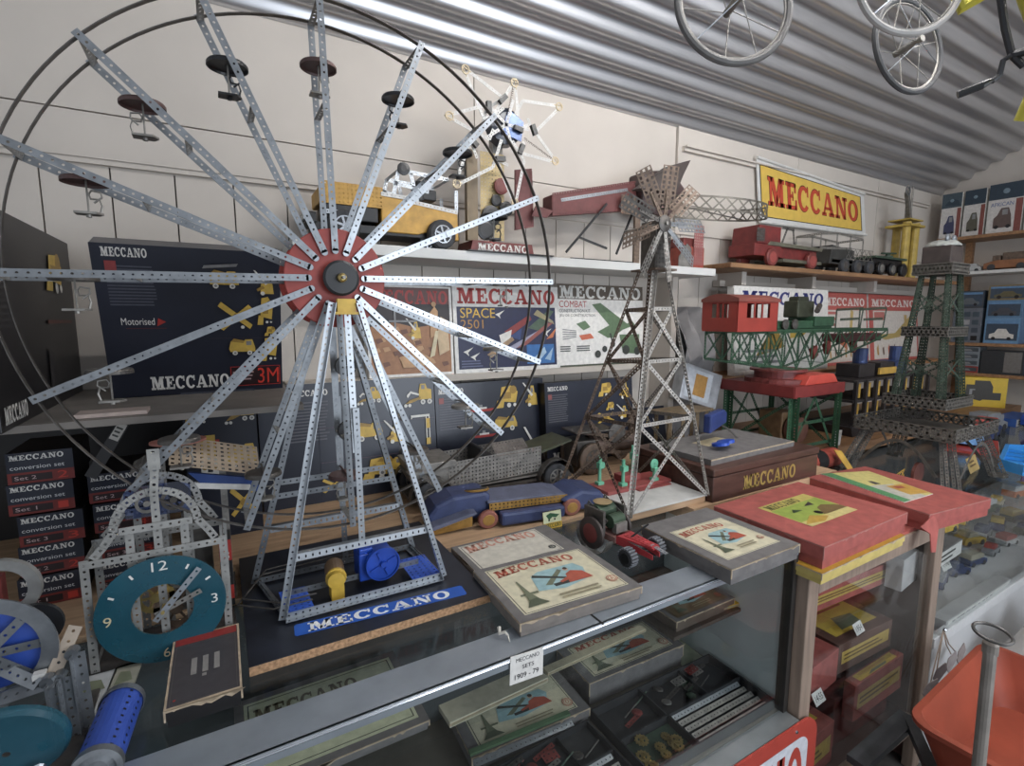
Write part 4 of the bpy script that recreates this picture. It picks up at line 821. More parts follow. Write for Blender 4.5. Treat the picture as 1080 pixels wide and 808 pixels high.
rbox('wide model kit carton with dark lid and brown jeep print, top right shelf', 1.475, 1.30, 2.1725, .32, W_, kit(ink(92,76,70),bl2,'AFRICAN',True))
rbox('grey edged model kit carton at right edge of the top shelf', 1.285, 1.10, 2.1725, .31, W_, kit(ink(66,70,80),bl1))
mini_car('small white car with dark wheels on white edged right shelf beside the brown lorry', (4.68,1.56,1.9275), PI/2, mat('toy_white',(.5,.5,.49),.4), .13)
def lorry(label, loc, m, m2, L, rot): return mini_car(label, loc, rot, m, L, None, m2, 'toy_lorry', 'toy lorry', True)
ob = mat('orange_brown', (.26,.11,.05), .5, 0, .2, 20)
lorry('brown toy lorry on the white edged right shelf below the kit cartons', (4.68,1.36,1.9275), ob, BROWNS, .24, PI/2); lorry('dark brown toy lorry at right edge of the white edged shelf', (4.68,1.12,1.9275), BROWNS, ob, .22, PI/2)
def win(tint, car):
    def a(f): f.rect(0,0,1,1,tint); f.rect(.05,.12,.95,.88,ink(56,70,86)); f.poly([(.15,.2),(.15,.36),(.3,.42),(.38,.58),(.62,.58),(.72,.4),(.85,.36),(.85,.2)],car); f.disc(.28,.2,.06,K_); f.disc(.72,.2,.06,K_); f.rect(.05,.78,.95,.9,ink(90,130,170))
    return a
rbox('blue window carton with white car inside on the brown right shelf', 1.42, 1.24, 1.4325, .17, ink(70,110,150), win(ink(96,136,170),ink(206,200,190)))
rbox('pale blue carton stacked on the white car window carton', 1.42, 1.24, 1.6030, .12, ink(70,110,150), win(ink(84,120,150),ink(70,70,76)))
rbox('tan carton on top of the blue cartons, right wall', 1.42, 1.22, 1.7235, .10, ink(110,96,66), win(ink(120,104,70),ink(96,88,60)))
rbox('grey carton with many tiny black car pictures beside the lattice tower', 1.60, 1.44, 1.4325, .24, ink(80,88,96), lambda f: [f.rect(0,0,1,1,ink(96,102,110))]+[f.rect(.08+.3*(i % 3),.06+.23*(i//3),.3+.3*(i % 3),.2+.23*(i//3),random.choice((K_,ink(150,150,150),bl1,ink(60,70,80)))) for i in range(12)])
rbox('dark carton lying on the grey pictured carton, right wall', 1.60, 1.44, 1.6735, .12, bl2, win(ink(60,66,72),ink(90,96,100)))
for i in range(4): rbox('clear grey drawer case by the lattice tower, %s of its stack' % ['lowest, red bottomed','second from bottom','third from bottom','topmost'][i], 1.56, 1.43, 1.2225+.046*i, .044, ink(110,118,124), (lambda i: lambda f: (f.rect(0,0,1,1,ink(120,128,134) if i else ink(150,50,44)), f.rect(.06,.2,.94,.8,ink(60,68,74)), f.poly([(.2,.3),(.3,.6),(.6,.6),(.7,.3)],gy)))(i), name='drawer_case', cat='drawer case')
rbox('dark carton behind the blue tray, lower right shelf', 1.42, 1.20, 1.2225, .16, bl2, lambda f: (f.rect(0,0,1,1,ink(46,48,50)), f.rect(.55,.1,.95,.95,ink(110,106,100))))
# yellow window box on the bench below
t = thing('yellow_window_box','yellow card window box with dark toy inside on the far bench','window box',(4.50,1.36,1.0005),-1.05); mb = MB(); mb.m(mat('yellow_card', S(206,172,44), .5, 0, .06)); mb.box((-.12,0,0),(.12,.10,.20)); mb.build('carton',None,t,bevel=.002); mb = MB(); f = Face(mb,(-.12,-.0004,0),(.24,0,0),(0,0,.20)); f.poly([(.12,.3),(.12,.75),(.3,.75),(.3,.9),(.62,.9),(.7,.7),(.7,.5),(.88,.5),(.88,.25),(.5,.25),(.45,.2)],ink(46,40,30)); f.poly([(.2,.4),(.26,.4),(.26,.56),(.32,.56),(.32,.6),(.2,.6)],gy); mb.build('printed_front',None,t)
# ---------------------------------------------------------------- models on the long white shelf
def wheel(t, c, ax, r, w, tyre=RUB, hub=STEELD, spokes=0, name='wheel', n=24):
    c = V(c); a = V(ax).normalized(); mb = MB(); mb.m(tyre); mb.lathe(c-a*(w/2), a, [(0,r*.62),(0,r*.88),(w*.2,r),(w*.8,r),(w,r*.88),(w,r*.62)], n)
    mb.m(hub)
    if spokes:
        for s_ in (-1,1):
            mb.ring(c+a*(s_*w*.5), a, r*.58, r*.08, w*.12, n); mb.cyl(c+a*(s_*w*.45), c+a*(s_*w*.6), r*.16, 12)
            u = a.orthogonal().normalized(); q = a.cross(u)
            for i in range(spokes): d = u*math.cos(2*PI*i/spokes)+q*math.sin(2*PI*i/spokes); mb.beam(c+a*(s_*w*.52), c+a*(s_*w*.52)+d*r*.58, r*.14, w*.1, a)
    else:
        mb.lathe(c-a*(w*.54), a, [(0,r*.1),(0,r*.58),(w*.06,r*.62),(w*1.02,r*.62),(w*1.08,r*.58),(w*1.08,r*.1)], n)
    return mb.build(name, None, t, smooth=True)
SZ = 1.8285
def yellow_truck():
    t = thing('yellow_toy_truck', 'yellow perforated metal truck model with open white rails on the white shelf', 'toy truck', (.50,1.70,SZ), 0)
    y0, y1 = -.065, .075; mb = MB()
    mb.perf((-.215,y0,.115),(1,0,0),(0,0,1),15,5,k=4,hr=.002); mb.build('bonnet_side', YEL, t)
    mb = MB(); mb.prism([(-.215,.115),(-.03,.115),(-.03,.178),(-.18,.178),(-.215,.16)],(0,y1,0),(1,0,0),(0,0,1),y1-y0-.002); mb.build('bonnet', YEL, t, bevel=.004)
    mb = MB(); mb.prism([(-.03,.045),(.09,.045),(.185,.075),(.20,.035),(.235,.035),(.23,.13),(.12,.145),(-.03,.155)],(0,y1,0),(1,0,0),(0,0,1),y1-y0-.001); mb.build('body_tub', YEL, t, bevel=.003)
    mb = MB(); mb.strip((.05,y0-.001,.148),(.23,y0-.001,.128),(0,-1,0)); mb.strip((-.03,y0-.001,.16),(.09,y0-.001,.155),(0,-1,0)); mb.build('side_rail', WHITE, t)
    mb = MB()
    for y in (y0+.004,y1-.004): mb.strip((.01,y,.20),(.13,y,.185),(0,-1,0)); mb.strip((.03,y,.24),(.20,y,.232),(0,-1,0)); mb.strip((.228,y,.13),(.228,y,.20),(0,-1,0)); mb.strip((.01,y,.155),(.03,y,.24),(0,-1,0)); mb.strip((.09,y,.15),(.07,y,.235),(0,-1,0))
    for x,z in ((.03,.24),(.20,.232),(.12,.236)): mb.strip((x,y0,z),(x,y1,z),(0,0,1))
    mb.build('cab_frame', STEELW, t)
    mb = MB(); mb.lathe((.045,y0-.006,.245),(0,1,0),[(0,.010),(.002,.020),(.008,.020),(.01,.012)],20); mb.build('spare_pulley', BLACK, t)
    mb = MB(); mb.box((.12,-.03,.165),(.17,.03,.20)); mb.box((.10,-.03,.16),(.125,.03,.225)); mb.build('seat', BLACK, t, bevel=.004)
    mb = MB(); mb.box((-.23,y0+.01,.035),(.235,y1-.01,.062)); mb.box((-.255,y0,.055),(-.225,y1,.085)); mb.box((-.2,y0+.002,.07),(-.04,y1-.002,.115)); mb.build('chassis', BLACK, t, bevel=.003)
    mb = MB(); mb.box((-.262,y0-.004,.062),(-.256,y1,.08)); mb.strip((-.20,y0-.004,.09),(-.15,y0-.004,.09),(0,-1,0)); mb.build('bumper', STEELW, t)
    for x in (-.15,.165):
        for y in (y0-.012,y1+.012): wheel(t,(x,y,.048),(0,1,0),.048,.034,RUB,CHROME,6)
    return t
yellow_truck()
def star_model():
    t = thing('star_wheel_model', 'white strip star model with yellow tips on a lettered stand, white shelf', 'display model', (.90,1.68,SZ), 0)
    cx, cz = .0, .43; base = Matrix
    mb = MB(); mb.m(REDD); mb.prism([(-.13,0),(.13,0),(.12,.04),(-.12,.04)],(0,.06,0),(1,0,0),(0,0,1),.12); mb.build('base', None, t)
    mb = MB(); f = Face(mb,(-.105,-.0602,.004),(.21,0,0),(0,.0,.032)); f.word(.02,.12,.98,.9,W_); mb.build('lettering', None, t)
    mb = MB(); mb.box((-.15,-.09,-.0),(.20,.08,.0035)); mb.build('foot_plate', BLACK, t)
    mb = MB(); mb.box((-.135,-.05,.04),(-.095,-.03,.34)); mb.build('pillar', mat('olive_tan_pillar', (.20,.15,.09), .6, 0, .2, 20), t)
    mb = MB(); mb.perf((-.075,-.03,.05),(1,0,0),(0,0,1),7,22,pu=.0135,pv=.0135,k=4,hr=.0018); mb.build('gear_plate', mat('tan_plate', (.50,.38,.18), .5, 0, .12, 20), t)
    for a,b,r,m in ((.0,.235,.028,REDD),(-.04,.13,.036,BLACK),(-.062,.08,.034,BLACK),(.02,.16,.026,BLACK),(-.02,.185,.02,BLACK)):
        mb = MB(); mb.lathe((a,-.05,b),(0,1,0),[(0,r*.7),(.002,r),(.009,r),(.011,r*.7)],20); mb.build('gear_wheel', m, t)
    mb = MB(); mb.m(mat('black_hub', (.02,.025,.04), .3, 0, .1)); mb.lathe((cx+.01,-.075,cz),(0,1,0),[(0,.045),(.005,.062),(.05,.062),(.055,.05)],10)
    mb.m(mat('navy_foil', (.04,.07,.16), .2, .4, .1)); mb.prism([(-.03,-.03),(.05,-.045),(.06,.02),(.0,.05)],(cx+.01,-.078,cz),(1,0,0),(0,0,1),.004); mb.build('hub', None, t)
    tips = [(488,70),(543,84),(592,112),(588,172),(470,122)]
    P = [at(u,v,y=1.60)-V((.90,1.68,SZ)) for u,v in tips]+[V((-.20,-.09,.20)),V((.03,-.09,.16))]
    for i, p in enumerate(P):
        d = (p-V((cx,-.08,cz))); d.y = 0; d.normalize(); q = V((-d.z,0,d.x)); r0 = V((cx,-.08,cz))
        pts = [p+q*.006-d*.02, p-q*.006-d*.02]
        bse = p-d*.155
        for s_ in (-1,1):
            mb = MB(); mb.strip(p+q*(s_*.006)-d*.018, bse+q*(s_*.055), (0,-1,0), w=.0105); mb.build('star_strip', WHITE, t)
        mb = MB(); mb.strip(bse+q*.055, r0+q*.02+d*.05, (0,-1,.1), w=.0105); mb.build('star_strip', WHITE, t)
        mb = MB(); mb.strip(bse-q*.055, bse+q*.0+d*.012+V((0,.02,0)), (0,-1,0), w=.0105); mb.build('star_strip', WHITE, t)
        mb = MB(); mb.cbox(bse-q*.045-V((0,.008,0)), (.035,.014,.016), Matrix.Rotation(-math.atan2(q.z,q.x),3,'Y')); mb.build('dark_coupling', BLACK, t)
        mb = MB(); mb.ring(p-d*.012+V((0,-.003,0)), (0,1,0), .013, .004, .003, 14); mb.beam(p-d*.03+q*.012, p+d*.004, .003, .003, (0,1,0)); mb.beam(p-d*.03-q*.012, p+d*.004, .003, .003, (0,1,0)); mb.build('tip_cap', mat('cream_plastic', (.58,.47,.30), .5, 0, .1), t)
        if i in (1,3):
            mb = MB(); n = 60; a0 = p-d*.03; b0 = bse; mb.tube([a0+(b0-a0)*(j/n)+q*(.004*math.cos(j*1.9))+V((0,.004*math.sin(j*1.9),0)) for j in range(n+1)], .0008, 4); mb.build('coil_spring', BROWNS, t)
    mb = MB()
    for a in range(5): an = a*2*PI/5; mb.strip(V((cx,-.082,cz)), V((cx+.09*math.cos(an),-.082,cz+.09*math.sin(an))), (0,-1,0), w=.0105)
    mb.build('hub_strips', WHITE, t)
    mb = MB(); mb.cyl((cx,-.08,cz),(cx,.02,cz),.004,8); mb.box((-.02,-.02,.04),(.02,.01,cz+.02)); mb.build('back_post', STEELD, t)
star_model()
def lattice_band(mb, pts, h, up, k=1, w=.004):
    "band girder: two rails and crossing diagonals along pts"
    pts = [V(p) for p in pts]; up = V(up)
    for i in range(len(pts)-1):
        a, b = pts[i], pts[i+1]; n = (b-a).cross(up)
        mb.beam(a, b, w, .0015, n); mb.beam(a+up*h, b+up*h, w, .0015, n); mb.beam(a, b+up*h, w*.8, .0015, n); mb.beam(a+up*h, b, w*.8, .0015, n)
def red_flyer():
    t = thing('red_aircraft_model', 'dark red tapered aircraft model with perforated edges and round lattice ring on white shelf', 'aircraft model', (1.45,1.70,SZ))
    k = dict(parent=t, world=True); y = 1.72
    A = [at(577,207,y=y), at(664,194,y=y), at(668,222,y=y), at(577,228,y=y)]
    # tail boom: tapered box
    rm = mat('dusty_dark_red', S(100,54,52), .6, 0, .14, 30)
    mb = MB(); th = V((0,.035,0)); mb.raw([p-th for p in A]+[p+th for p in A], [(3,2,1,0),(4,5,6,7),(0,1,5,4),(1,2,6,5),(2,3,7,6),(3,0,4,7)]); mb.build('tail_boom', rm, bevel=.006, **k)
    mb = MB(); mb.strip(at(592,211,y=y-.037), at(662,200,y=y-.037), (0,-1,0)); mb.build('silver_strip', STEEL, **k)
    for a,b in ((0,1),(3,2)):
        mb = MB(); mb.strip(A[a]-th*1.05, A[b]-th*1.05, (0,-1,0), w=.009, hr=.0019); mb.build('edge_strip', mat('red_edge', S(96,48,46), .5), **k)
    q = [at(543,186,y=y-.01),at(560,184,y=y-.01),at(563,240,y=y-.01),at(543,243,y=y-.01)]
    mb = MB(); u = (q[1]-q[0]); mb.prism([(0,0),(.085,.02),(.075,.235),(.0,.22)], q[3]+V((0,.004,0)), (1,0,0), (0,0,1), .004); mb.strip(q[3]+V((.006,-.002,.005)), q[3]+V((.006,-.002,.215)), (0,-1,0), w=.010, k=4); mb.strip(q[3]+V((.078,-.002,.03)), q[3]+V((.07,-.002,.225)), (0,-1,0), w=.010, k=4); mb.build('tail_fin', rm, **k)
    mb = MB(); mb.prism([(0,0),(.07,.0),(.10,.03),(.02,.04)], at(560,228,y=y-.03), (1,0,0), (0,0,1), .004); mb.build('tail_plane', rm, **k)
    # cabin and wings
    c = at(692,205,y=1.70); cm_ = mat('maroon_cabin', (.06,.035,.033), .5, 0, .2, 20)
    mb = MB(); mb.prism([(-.13,-.06),(-.05,-.10),(.05,-.10),(.10,-.04),(.14,.02),(.04,.10),(-.12,.07)], c+V((0,.05,0)), (1,0,0), (0,0,1), .10); mb.build('cabin', cm_, bevel=.01, **k)
    mb = MB(); mb.prism([(-.20,-.03),(-.02,.085),(.10,.125),(.06,.06),(.02,-.02)], c+V((.0,-.05,.01)), (1,0,0), (0,0,1), .05); mb.build('canopy_top', mat('grey_brown_sheet', (.07,.055,.05), .5, .2, .2), bevel=.003, **k)
    # lattice ring
    cc = at(748,222,y=1.60); R = .27; n = 30; pts = [V((cc.x+R*math.cos(2*PI*i/n), 1.60+.22*math.sin(2*PI*i/n), cc.z-.02+.03*math.sin(2*PI*i/n))) for i in range(n+1)]
    mb = MB(); lattice_band(mb, pts, .05, (0,0,1), w=.008); mb.build('lattice_ring', mat('dull_lattice', (.17,.155,.13), .5, .5, .2), **k)
    for a in (0,2,4): 
        mb = MB(); p = pts[int(a*n/6)]; mb.beam(p, c+V((.06,0,-.03)), .012, .002, (0,0,1)); mb.build('ring_arm', DARKS, **k)
    for a, b in (((640,215),(597,266)),((610,250),(640,262)),((667,225),(650,268))):
        mb = MB(); p0 = at(*a, y=y-.05); p1 = at(*b, y=1.66); p1.z = max(p1.z, SZ+.003); mb.beam(p0, p1, .008, .006, (0,-1,0)); mb.build('strut', BLACK, **k)
    mb = MB(); mb.box((1.20,1.62,SZ),(1.52,1.628,SZ+.006)); mb.build('skid', BLACK, **k)
    mb = MB(); mb.perf(at(655,225,y=1.66), (1,0,0), (0,0,1), 7, 6, k=4); mb.build('side_plate', BROWNS, **k)
    mb = MB(); p = at(672,224,y=1.64); mb.beam(p, V((p.x,p.y,SZ)), .03, .01, (0,-1,0)); mb.build('stand_post', BROWNS, **k)
red_flyer()
t = thing('red_tin_box', 'dull red perforated box model at the right end of the white shelf', 'box model', (1.925,1.72,SZ)); 
mb = MB(); mb.box((-.055,-.06,0),(.075,.05,.10)); mb.build('body', RED, t, bevel=.003); mb = MB(); mb.perf((.0,-.062,.02),(1,0,0),(0,0,1),5,14,k=4); mb.build('perforated_panel', mat('pale_red_panel', (.32,.12,.11), .5), t)
mb = MB(); mb.prism([(-.10,-.02),(-.02,-.02),(-.02,.09),(-.05,.11),(-.10,.05)],(0,-.064,0),(1,0,0),(0,0,1),.003); mb.build('grey_plate', STEELD, t)
mb = MB(); mb.box((-.055,-.05,.10),(.02,.05,.14)); mb.build('top_box', REDD, t, bevel=.003)
# ---------------------------------------------------------------- windmill pylon
def windmill():
    t = thing('windmill_pylon_model', 'tall grey perforated lattice pylon with slotted windmill vanes beside the big wheel', 'windmill model', (1.18,1.235,1.0)); k = dict(parent=t, world=True)
    z0, z1 = 1.022, 1.745; bx = {(-1,-1):(1.008,1.060,1.0225),(1,-1):(1.352,1.068,1.0285),(1,1):(1.352,1.40,1.003),(-1,1):(1.000,1.40,1.003)}
    tc = V((1.185,1.175,z1)); tp = {q: tc+V((q[0]*.022,q[1]*.03,0)) for q in bx}
    L = lambda q, s: V(bx[q])+(tp[q]-V(bx[q]))*s
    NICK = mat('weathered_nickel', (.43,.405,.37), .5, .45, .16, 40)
    for q in bx:
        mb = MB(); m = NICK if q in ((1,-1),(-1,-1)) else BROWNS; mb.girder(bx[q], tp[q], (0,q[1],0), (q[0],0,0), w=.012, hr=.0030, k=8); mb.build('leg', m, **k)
    lev = [0,.36,.62,.84]
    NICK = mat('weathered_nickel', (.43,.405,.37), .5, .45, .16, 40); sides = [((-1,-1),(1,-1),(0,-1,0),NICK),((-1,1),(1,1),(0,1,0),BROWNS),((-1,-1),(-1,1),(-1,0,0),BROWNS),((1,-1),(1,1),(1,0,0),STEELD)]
    for a,b,n,m in sides:
        for i in range(3):
            s0, s1 = lev[i], lev[i+1]
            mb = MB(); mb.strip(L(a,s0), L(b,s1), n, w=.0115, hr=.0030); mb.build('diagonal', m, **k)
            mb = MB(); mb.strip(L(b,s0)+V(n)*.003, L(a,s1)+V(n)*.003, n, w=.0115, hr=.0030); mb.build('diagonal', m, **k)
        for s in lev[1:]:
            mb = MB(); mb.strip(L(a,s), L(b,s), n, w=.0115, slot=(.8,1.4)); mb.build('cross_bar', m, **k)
    mb = MB(); mb.box((tc.x-.045,tc.y-.055,z1),(tc.x+.045,tc.y+.05,z1+.006)); mb.build('top_plate', BROWNS, **k)
    # tower of plates under the hub, head and shaft
    hub = at(700,236,y=1.10)
    mb = MB(); mb.box((tc.x-.02,tc.y-.03,z1+.006),(tc.x+.02,tc.y+.035,hub.z+.02)); mb.perf((tc.x-.03,tc.y-.036,z1+.006),(1,0,0),(0,0,1),5,10,k=4); mb.build('head', DARKS, **k)
    mb = MB(); mb.cyl(hub+V((0,-.015,0)), hub+V((0,.16,0)), .005, 10); mb.build('shaft', STEELD, **k)
    mb = MB(); mb.lathe(hub+V((0,-.01,0)),(0,1,0),[(0,.012),(.004,.024),(.02,.024),(.024,.012)],20); mb.build('hub', DARKS, **k)
    for i in range(9):
        an = math.radians(90-8+i*40); d = V((math.cos(an),0,math.sin(an))); q = V((-d.z,0,d.x)); tw = (q*.90+V((0,1,0))*.44).normalized()
        m = [BROWNS,BROWNS,DARKS,BROWNS,STEELD,NICK,STEELW,STEEL,BROWNS][i]
        mb = MB(); o = hub+d*.055-tw*.0235; mb.perf(o, d, tw, 8, 3, pu=.0140, pv=.0155, hr=.0044, k=4, slot=(1,.85)); mb.build('vane', m, **k)
        mb = MB(); mb.strip(hub+d*.01+V((0,-.003,0)), hub+d*.10, (0,-1,0)); mb.build('vane_arm', m, **k)
    mb = MB(); tl = hub+V((.02,.16,-.01)); mb.strip(tl, tl+V((.20,.10,.0)), (0,0,1)); mb.prism([(0,-.05),(.09,-.07),(.09,.07),(0,.03)], tl+V((.15,.09,0)), (.85,.5,0), (0,0,1), .001); mb.build('tail_vane', STEELD, **k)
windmill()
# ---------------------------------------------------------------- green crane
GR2 = mat('crane_green', S(44,76,54), .5, 0, .18, 40)
def crane():
    t = thing('block_crane_model', 'large green lattice crane model with red cab on a red and green tower', 'crane model', (2.2,1.42,1.0)); k = dict(parent=t, world=True)
    yf, yb = 1.325, 1.455; X0, X1, XE = 1.785, 2.36, 3.03; zt = 1.545; zb = 1.372
    def bar(a, b, w=.011, m=GR2, n=(0,-1,0), name='lattice_bar', t_=.0015, kk=4):
        mb = MB(); mb.strip(a, b, n, w=w, k=kk, t=t_); return mb.build(name, m, **k)
    bz = lambda x: zb+.06*max(0,(X0+.45-x)/.45) if x < X0+.45 else (zb if x < X1 else zb+(zt-.03-zb)*(x-X1)/(XE-X1))
    for y in (yf, yb):
        bar((X0,y,zt),(XE,y,zt),.0165,name='top_chord'); bar((X0,y,bz(X0)),(X0+.45,y,zb),name='bottom_chord'); bar((X0+.45,y,zb),(X1,y,zb),name='bottom_chord'); bar((X1,y,zb),(XE,y,zt-.03),name='bottom_chord')
        xs = [X0+i*(XE-X0)/11 for i in range(12)]
        for i, x in enumerate(xs):
            bar((x,y,bz(x)),(x,y,zt),.010)
            if i < 11:
                x2 = xs[i+1]; bar((x,y+.002,bz(x)),(x2,y+.002,zt),.009); 
                if i < 8: bar((x,y-.002,zt),(x2,y-.002,bz(x2)),.009)
    for i in range(0,12,2):
        x = X0+i*(XE-X0)/11; bar((x,yf,zt),(x,yb,zt),n=(0,0,1),name='cross_tie'); bar((x,yf,bz(x)),(x,yb,bz(x)),n=(0,0,1),name='cross_tie')
    # cab
    red = mat('crane_cab_red', S(146,54,44), .5, 0, .12, 12); rd2 = mat('crane_roof_red', S(128,70,60), .55, 0, .1, 20)
    cx0, cx1, cz0, cz1 = 1.785, 2.045, 1.553, 1.70
    def pane_wall(o, u, v, w, h, hole, name):
        mb = MB(); hx0, hy0, hx1, hy1 = hole; u = V(u); v = V(v); o = V(o)
        for a,b,c,d in ((0,0,w,hy0),(0,hy1,w,h),(0,hy0,hx0,hy1),(hx1,hy0,w,hy1)): mb.prism([(a,b),(c,b),(c,d),(a,d)], o, u, v, -.003)
        n = 3
        for i in range(1,n): xx = hx0+(hx1-hx0)*i/n; mb.prism([(xx-.004,hy0),(xx+.004,hy0),(xx+.004,hy1),(xx-.004,hy1)], o, u, v, -.003)
        return mb.build(name, red, **k)
    w = cx1-cx0; h = cz1-cz0-.03
    pane_wall((cx0,yf-.02,cz0),(1,0,0),(0,0,1),w,h,(.055,.05,.205,.108),'cab_wall'); pane_wall((cx0,yb+.02,cz0),(1,0,0),(0,0,1),w,h,(.055,.05,.205,.108),'cab_wall')
    d = yb-yf+.04
    pane_wall((cx0,yb+.02,cz0),(0,-1,0),(0,0,1),d,h,(.045,.05,.125,.108),'cab_wall'); pane_wall((cx1,yf-.02,cz0),(0,1,0),(0,0,1),d,h,(.045,.05,.125,.108),'cab_wall')
    mb = MB(); n = 8; pf = [(-.006,0)]+[( (d+.012)*(i/n)-.006, .032*math.sin(PI*(.12+.76*i/n)) ) for i in range(n+1)]+[(d+.006,0)]
    mb.prism(pf,(cx0-.006,yf-.02,cz1-.032),(0,1,0),(0,0,1),w+.012); mb.build('cab_roof', rd2, **k)
    mb = MB(); mb.box((cx0,yf-.02,cz0-.006),(cx1,yb+.02,cz0)); mb.build('cab_floor', red, **k)
    # winding machinery on the deck
    mb = MB(); mb.box((2.07,yf+.01,zt+.01),(2.52,yb-.01,zt+.045)); mb.box((2.36,yf+.0,zt+.02),(2.52,yb,zt+.065)); mb.build('deck', GR2, bevel=.003, **k)
    mb = MB(); mb.box((2.27,yf+.03,zt+.06),(2.40,yb-.03,zt+.135)); mb.box((2.29,yf+.04,zt+.13),(2.37,yb-.04,zt+.155)); mb.build('motor', mat('dark_olive_motor', (.05,.055,.035), .5, .3, .2), bevel=.006, **k)
    mb = MB(); mb.cyl((2.36,yf-.005,zt+.09),(2.44,yf+.03,zt+.115),.012,10); mb.build('lever', DARKS, **k)
    for x in (2.13,2.20): mb = MB(); mb.lathe((x,yf-.008,zt+.03),(0,1,0),[(0,.008),(.002,.022),(.008,.022)],16); mb.build('gear_wheel', DARKS, **k)
    # jib end frame and trolley
    for y in (yf+.01,yb-.01):
        mb = MB()
        for a,b in (((2.76,zt),(2.76,zt+.10)),((2.76,zt+.10),(3.02,zt+.11)),((3.02,zt+.11),(3.0,zt)),((2.80,zt+.05),(2.99,zt+.055))): mb.strip((a[0],y,a[1]),(b[0],y,b[1]),(0,-1,0),k=4)
        mb.build('end_frame', GREEN, **k)
    mb = MB(); mb.box((2.62,yf+.02,zt-.06),(3.02,yb-.02,zt-.02)); mb.build('trolley', mat('maroon_trolley', (.09,.03,.03), .5, 0, .2), bevel=.004, **k)
    for x in (2.45,2.56,2.80): mb = MB(); mb.prism([(0,-.02),(.03,0),(.015,.045),(-.02,.03)],(x,yf+.06,zb+.055+.02*(x > 2.5)),(1,0,0),(0,0,1),.02); mb.build('counterweight', REDD, **k)
    # tower
    tx0, tx1, ty0, ty1 = 2.105, 2.43, 1.25, 1.57; z0, zt2 = 1.001, 1.305
    mb = MB()
    mb.prism([(0,0),(tx1-tx0+.06,0),(tx1-tx0+.06,.045),(0,.045)],(tx0-.03,ty0-.02,zt2-.035),(1,0,0),(0,0,1),.004); mb.prism([(0,0),(ty1-ty0+.04,0),(ty1-ty0+.04,.045),(0,.045)],(tx0-.03,ty1+.02,zt2-.035),(0,-1,0),(0,0,1),.004)
    mb.box((tx0-.03,ty0-.02,zt2-.04),(tx1+.03,ty1+.02,zt2+.006)); mb.build('tower_head', mat('tower_red', S(118,44,42), .5, 0, .12, 20), **k)
    mb = MB(); mb.prism([(0,0),(.26,0),(.22,.042),(.03,.042)],(tx1-.24,ty0+.20,zt2+.006),(1,0,0),(0,0,1),.20); mb.build('turntable_cover', mat('tower_red_light', S(186,74,62), .5, 0, .1, 20), bevel=.003, **k)
    mb = MB(); mb.lathe(((tx0+tx1)/2-.03,(yf+yb)/2+.02,zt2+.006),(0,0,1),[(0,.14),(.02,.14),(.022,.10),(.05,.10),(.052,.12),(zb-zt2-.006,.12)],28); mb.build('turntable', REDD, **k)
    for x in (tx0,tx1):
        for y in (ty0,ty1): mb = MB(); mb.girder((x,y,z0),(x,y,zt2-.035),(0,-1,0),(-1 if x == tx0 else 1,0,0),w=.03,k=4,hr=.003); mb.build('tower_leg', GR2, **k)
    for y in (ty0,ty1):
        for a,b in (((tx0,z0+.012),((tx0+tx1)/2,zt2-.05)),((tx1,z0+.012),((tx0+tx1)/2,zt2-.05)),((tx0,zt2-.16),(tx1,zt2-.16)),((tx0,z0+.04),(tx1,z0+.04))): bar((a[0],y,a[1]),(b[0],y,b[1]),.014,name='tower_brace')
    for x in (tx0,tx1):
        bar((x,ty0,z0+.012),(x,ty1,zt2-.05),.012,n=(1,0,0),name='tower_brace'); bar((x,ty1,z0+.012),(x,ty0,zt2-.05),.012,n=(1,0,0),name='tower_brace')
    mb = MB(); mb.lathe((2.34,1.34,1.08),(0,1,0),[(0,.02),(.003,.06),(.05,.06),(.053,.02)],24); mb.build('cable_drum', mat('rusty_drum', (.16,.07,.05), .6, .2, .2), **k)
    mb = MB(); mb.box((2.28,1.40,1.001),(2.39,1.52,1.16)); mb.build('winch_motor', mat('tan_motor', (.24,.15,.08), .5, .2, .2), bevel=.006, **k)
crane()
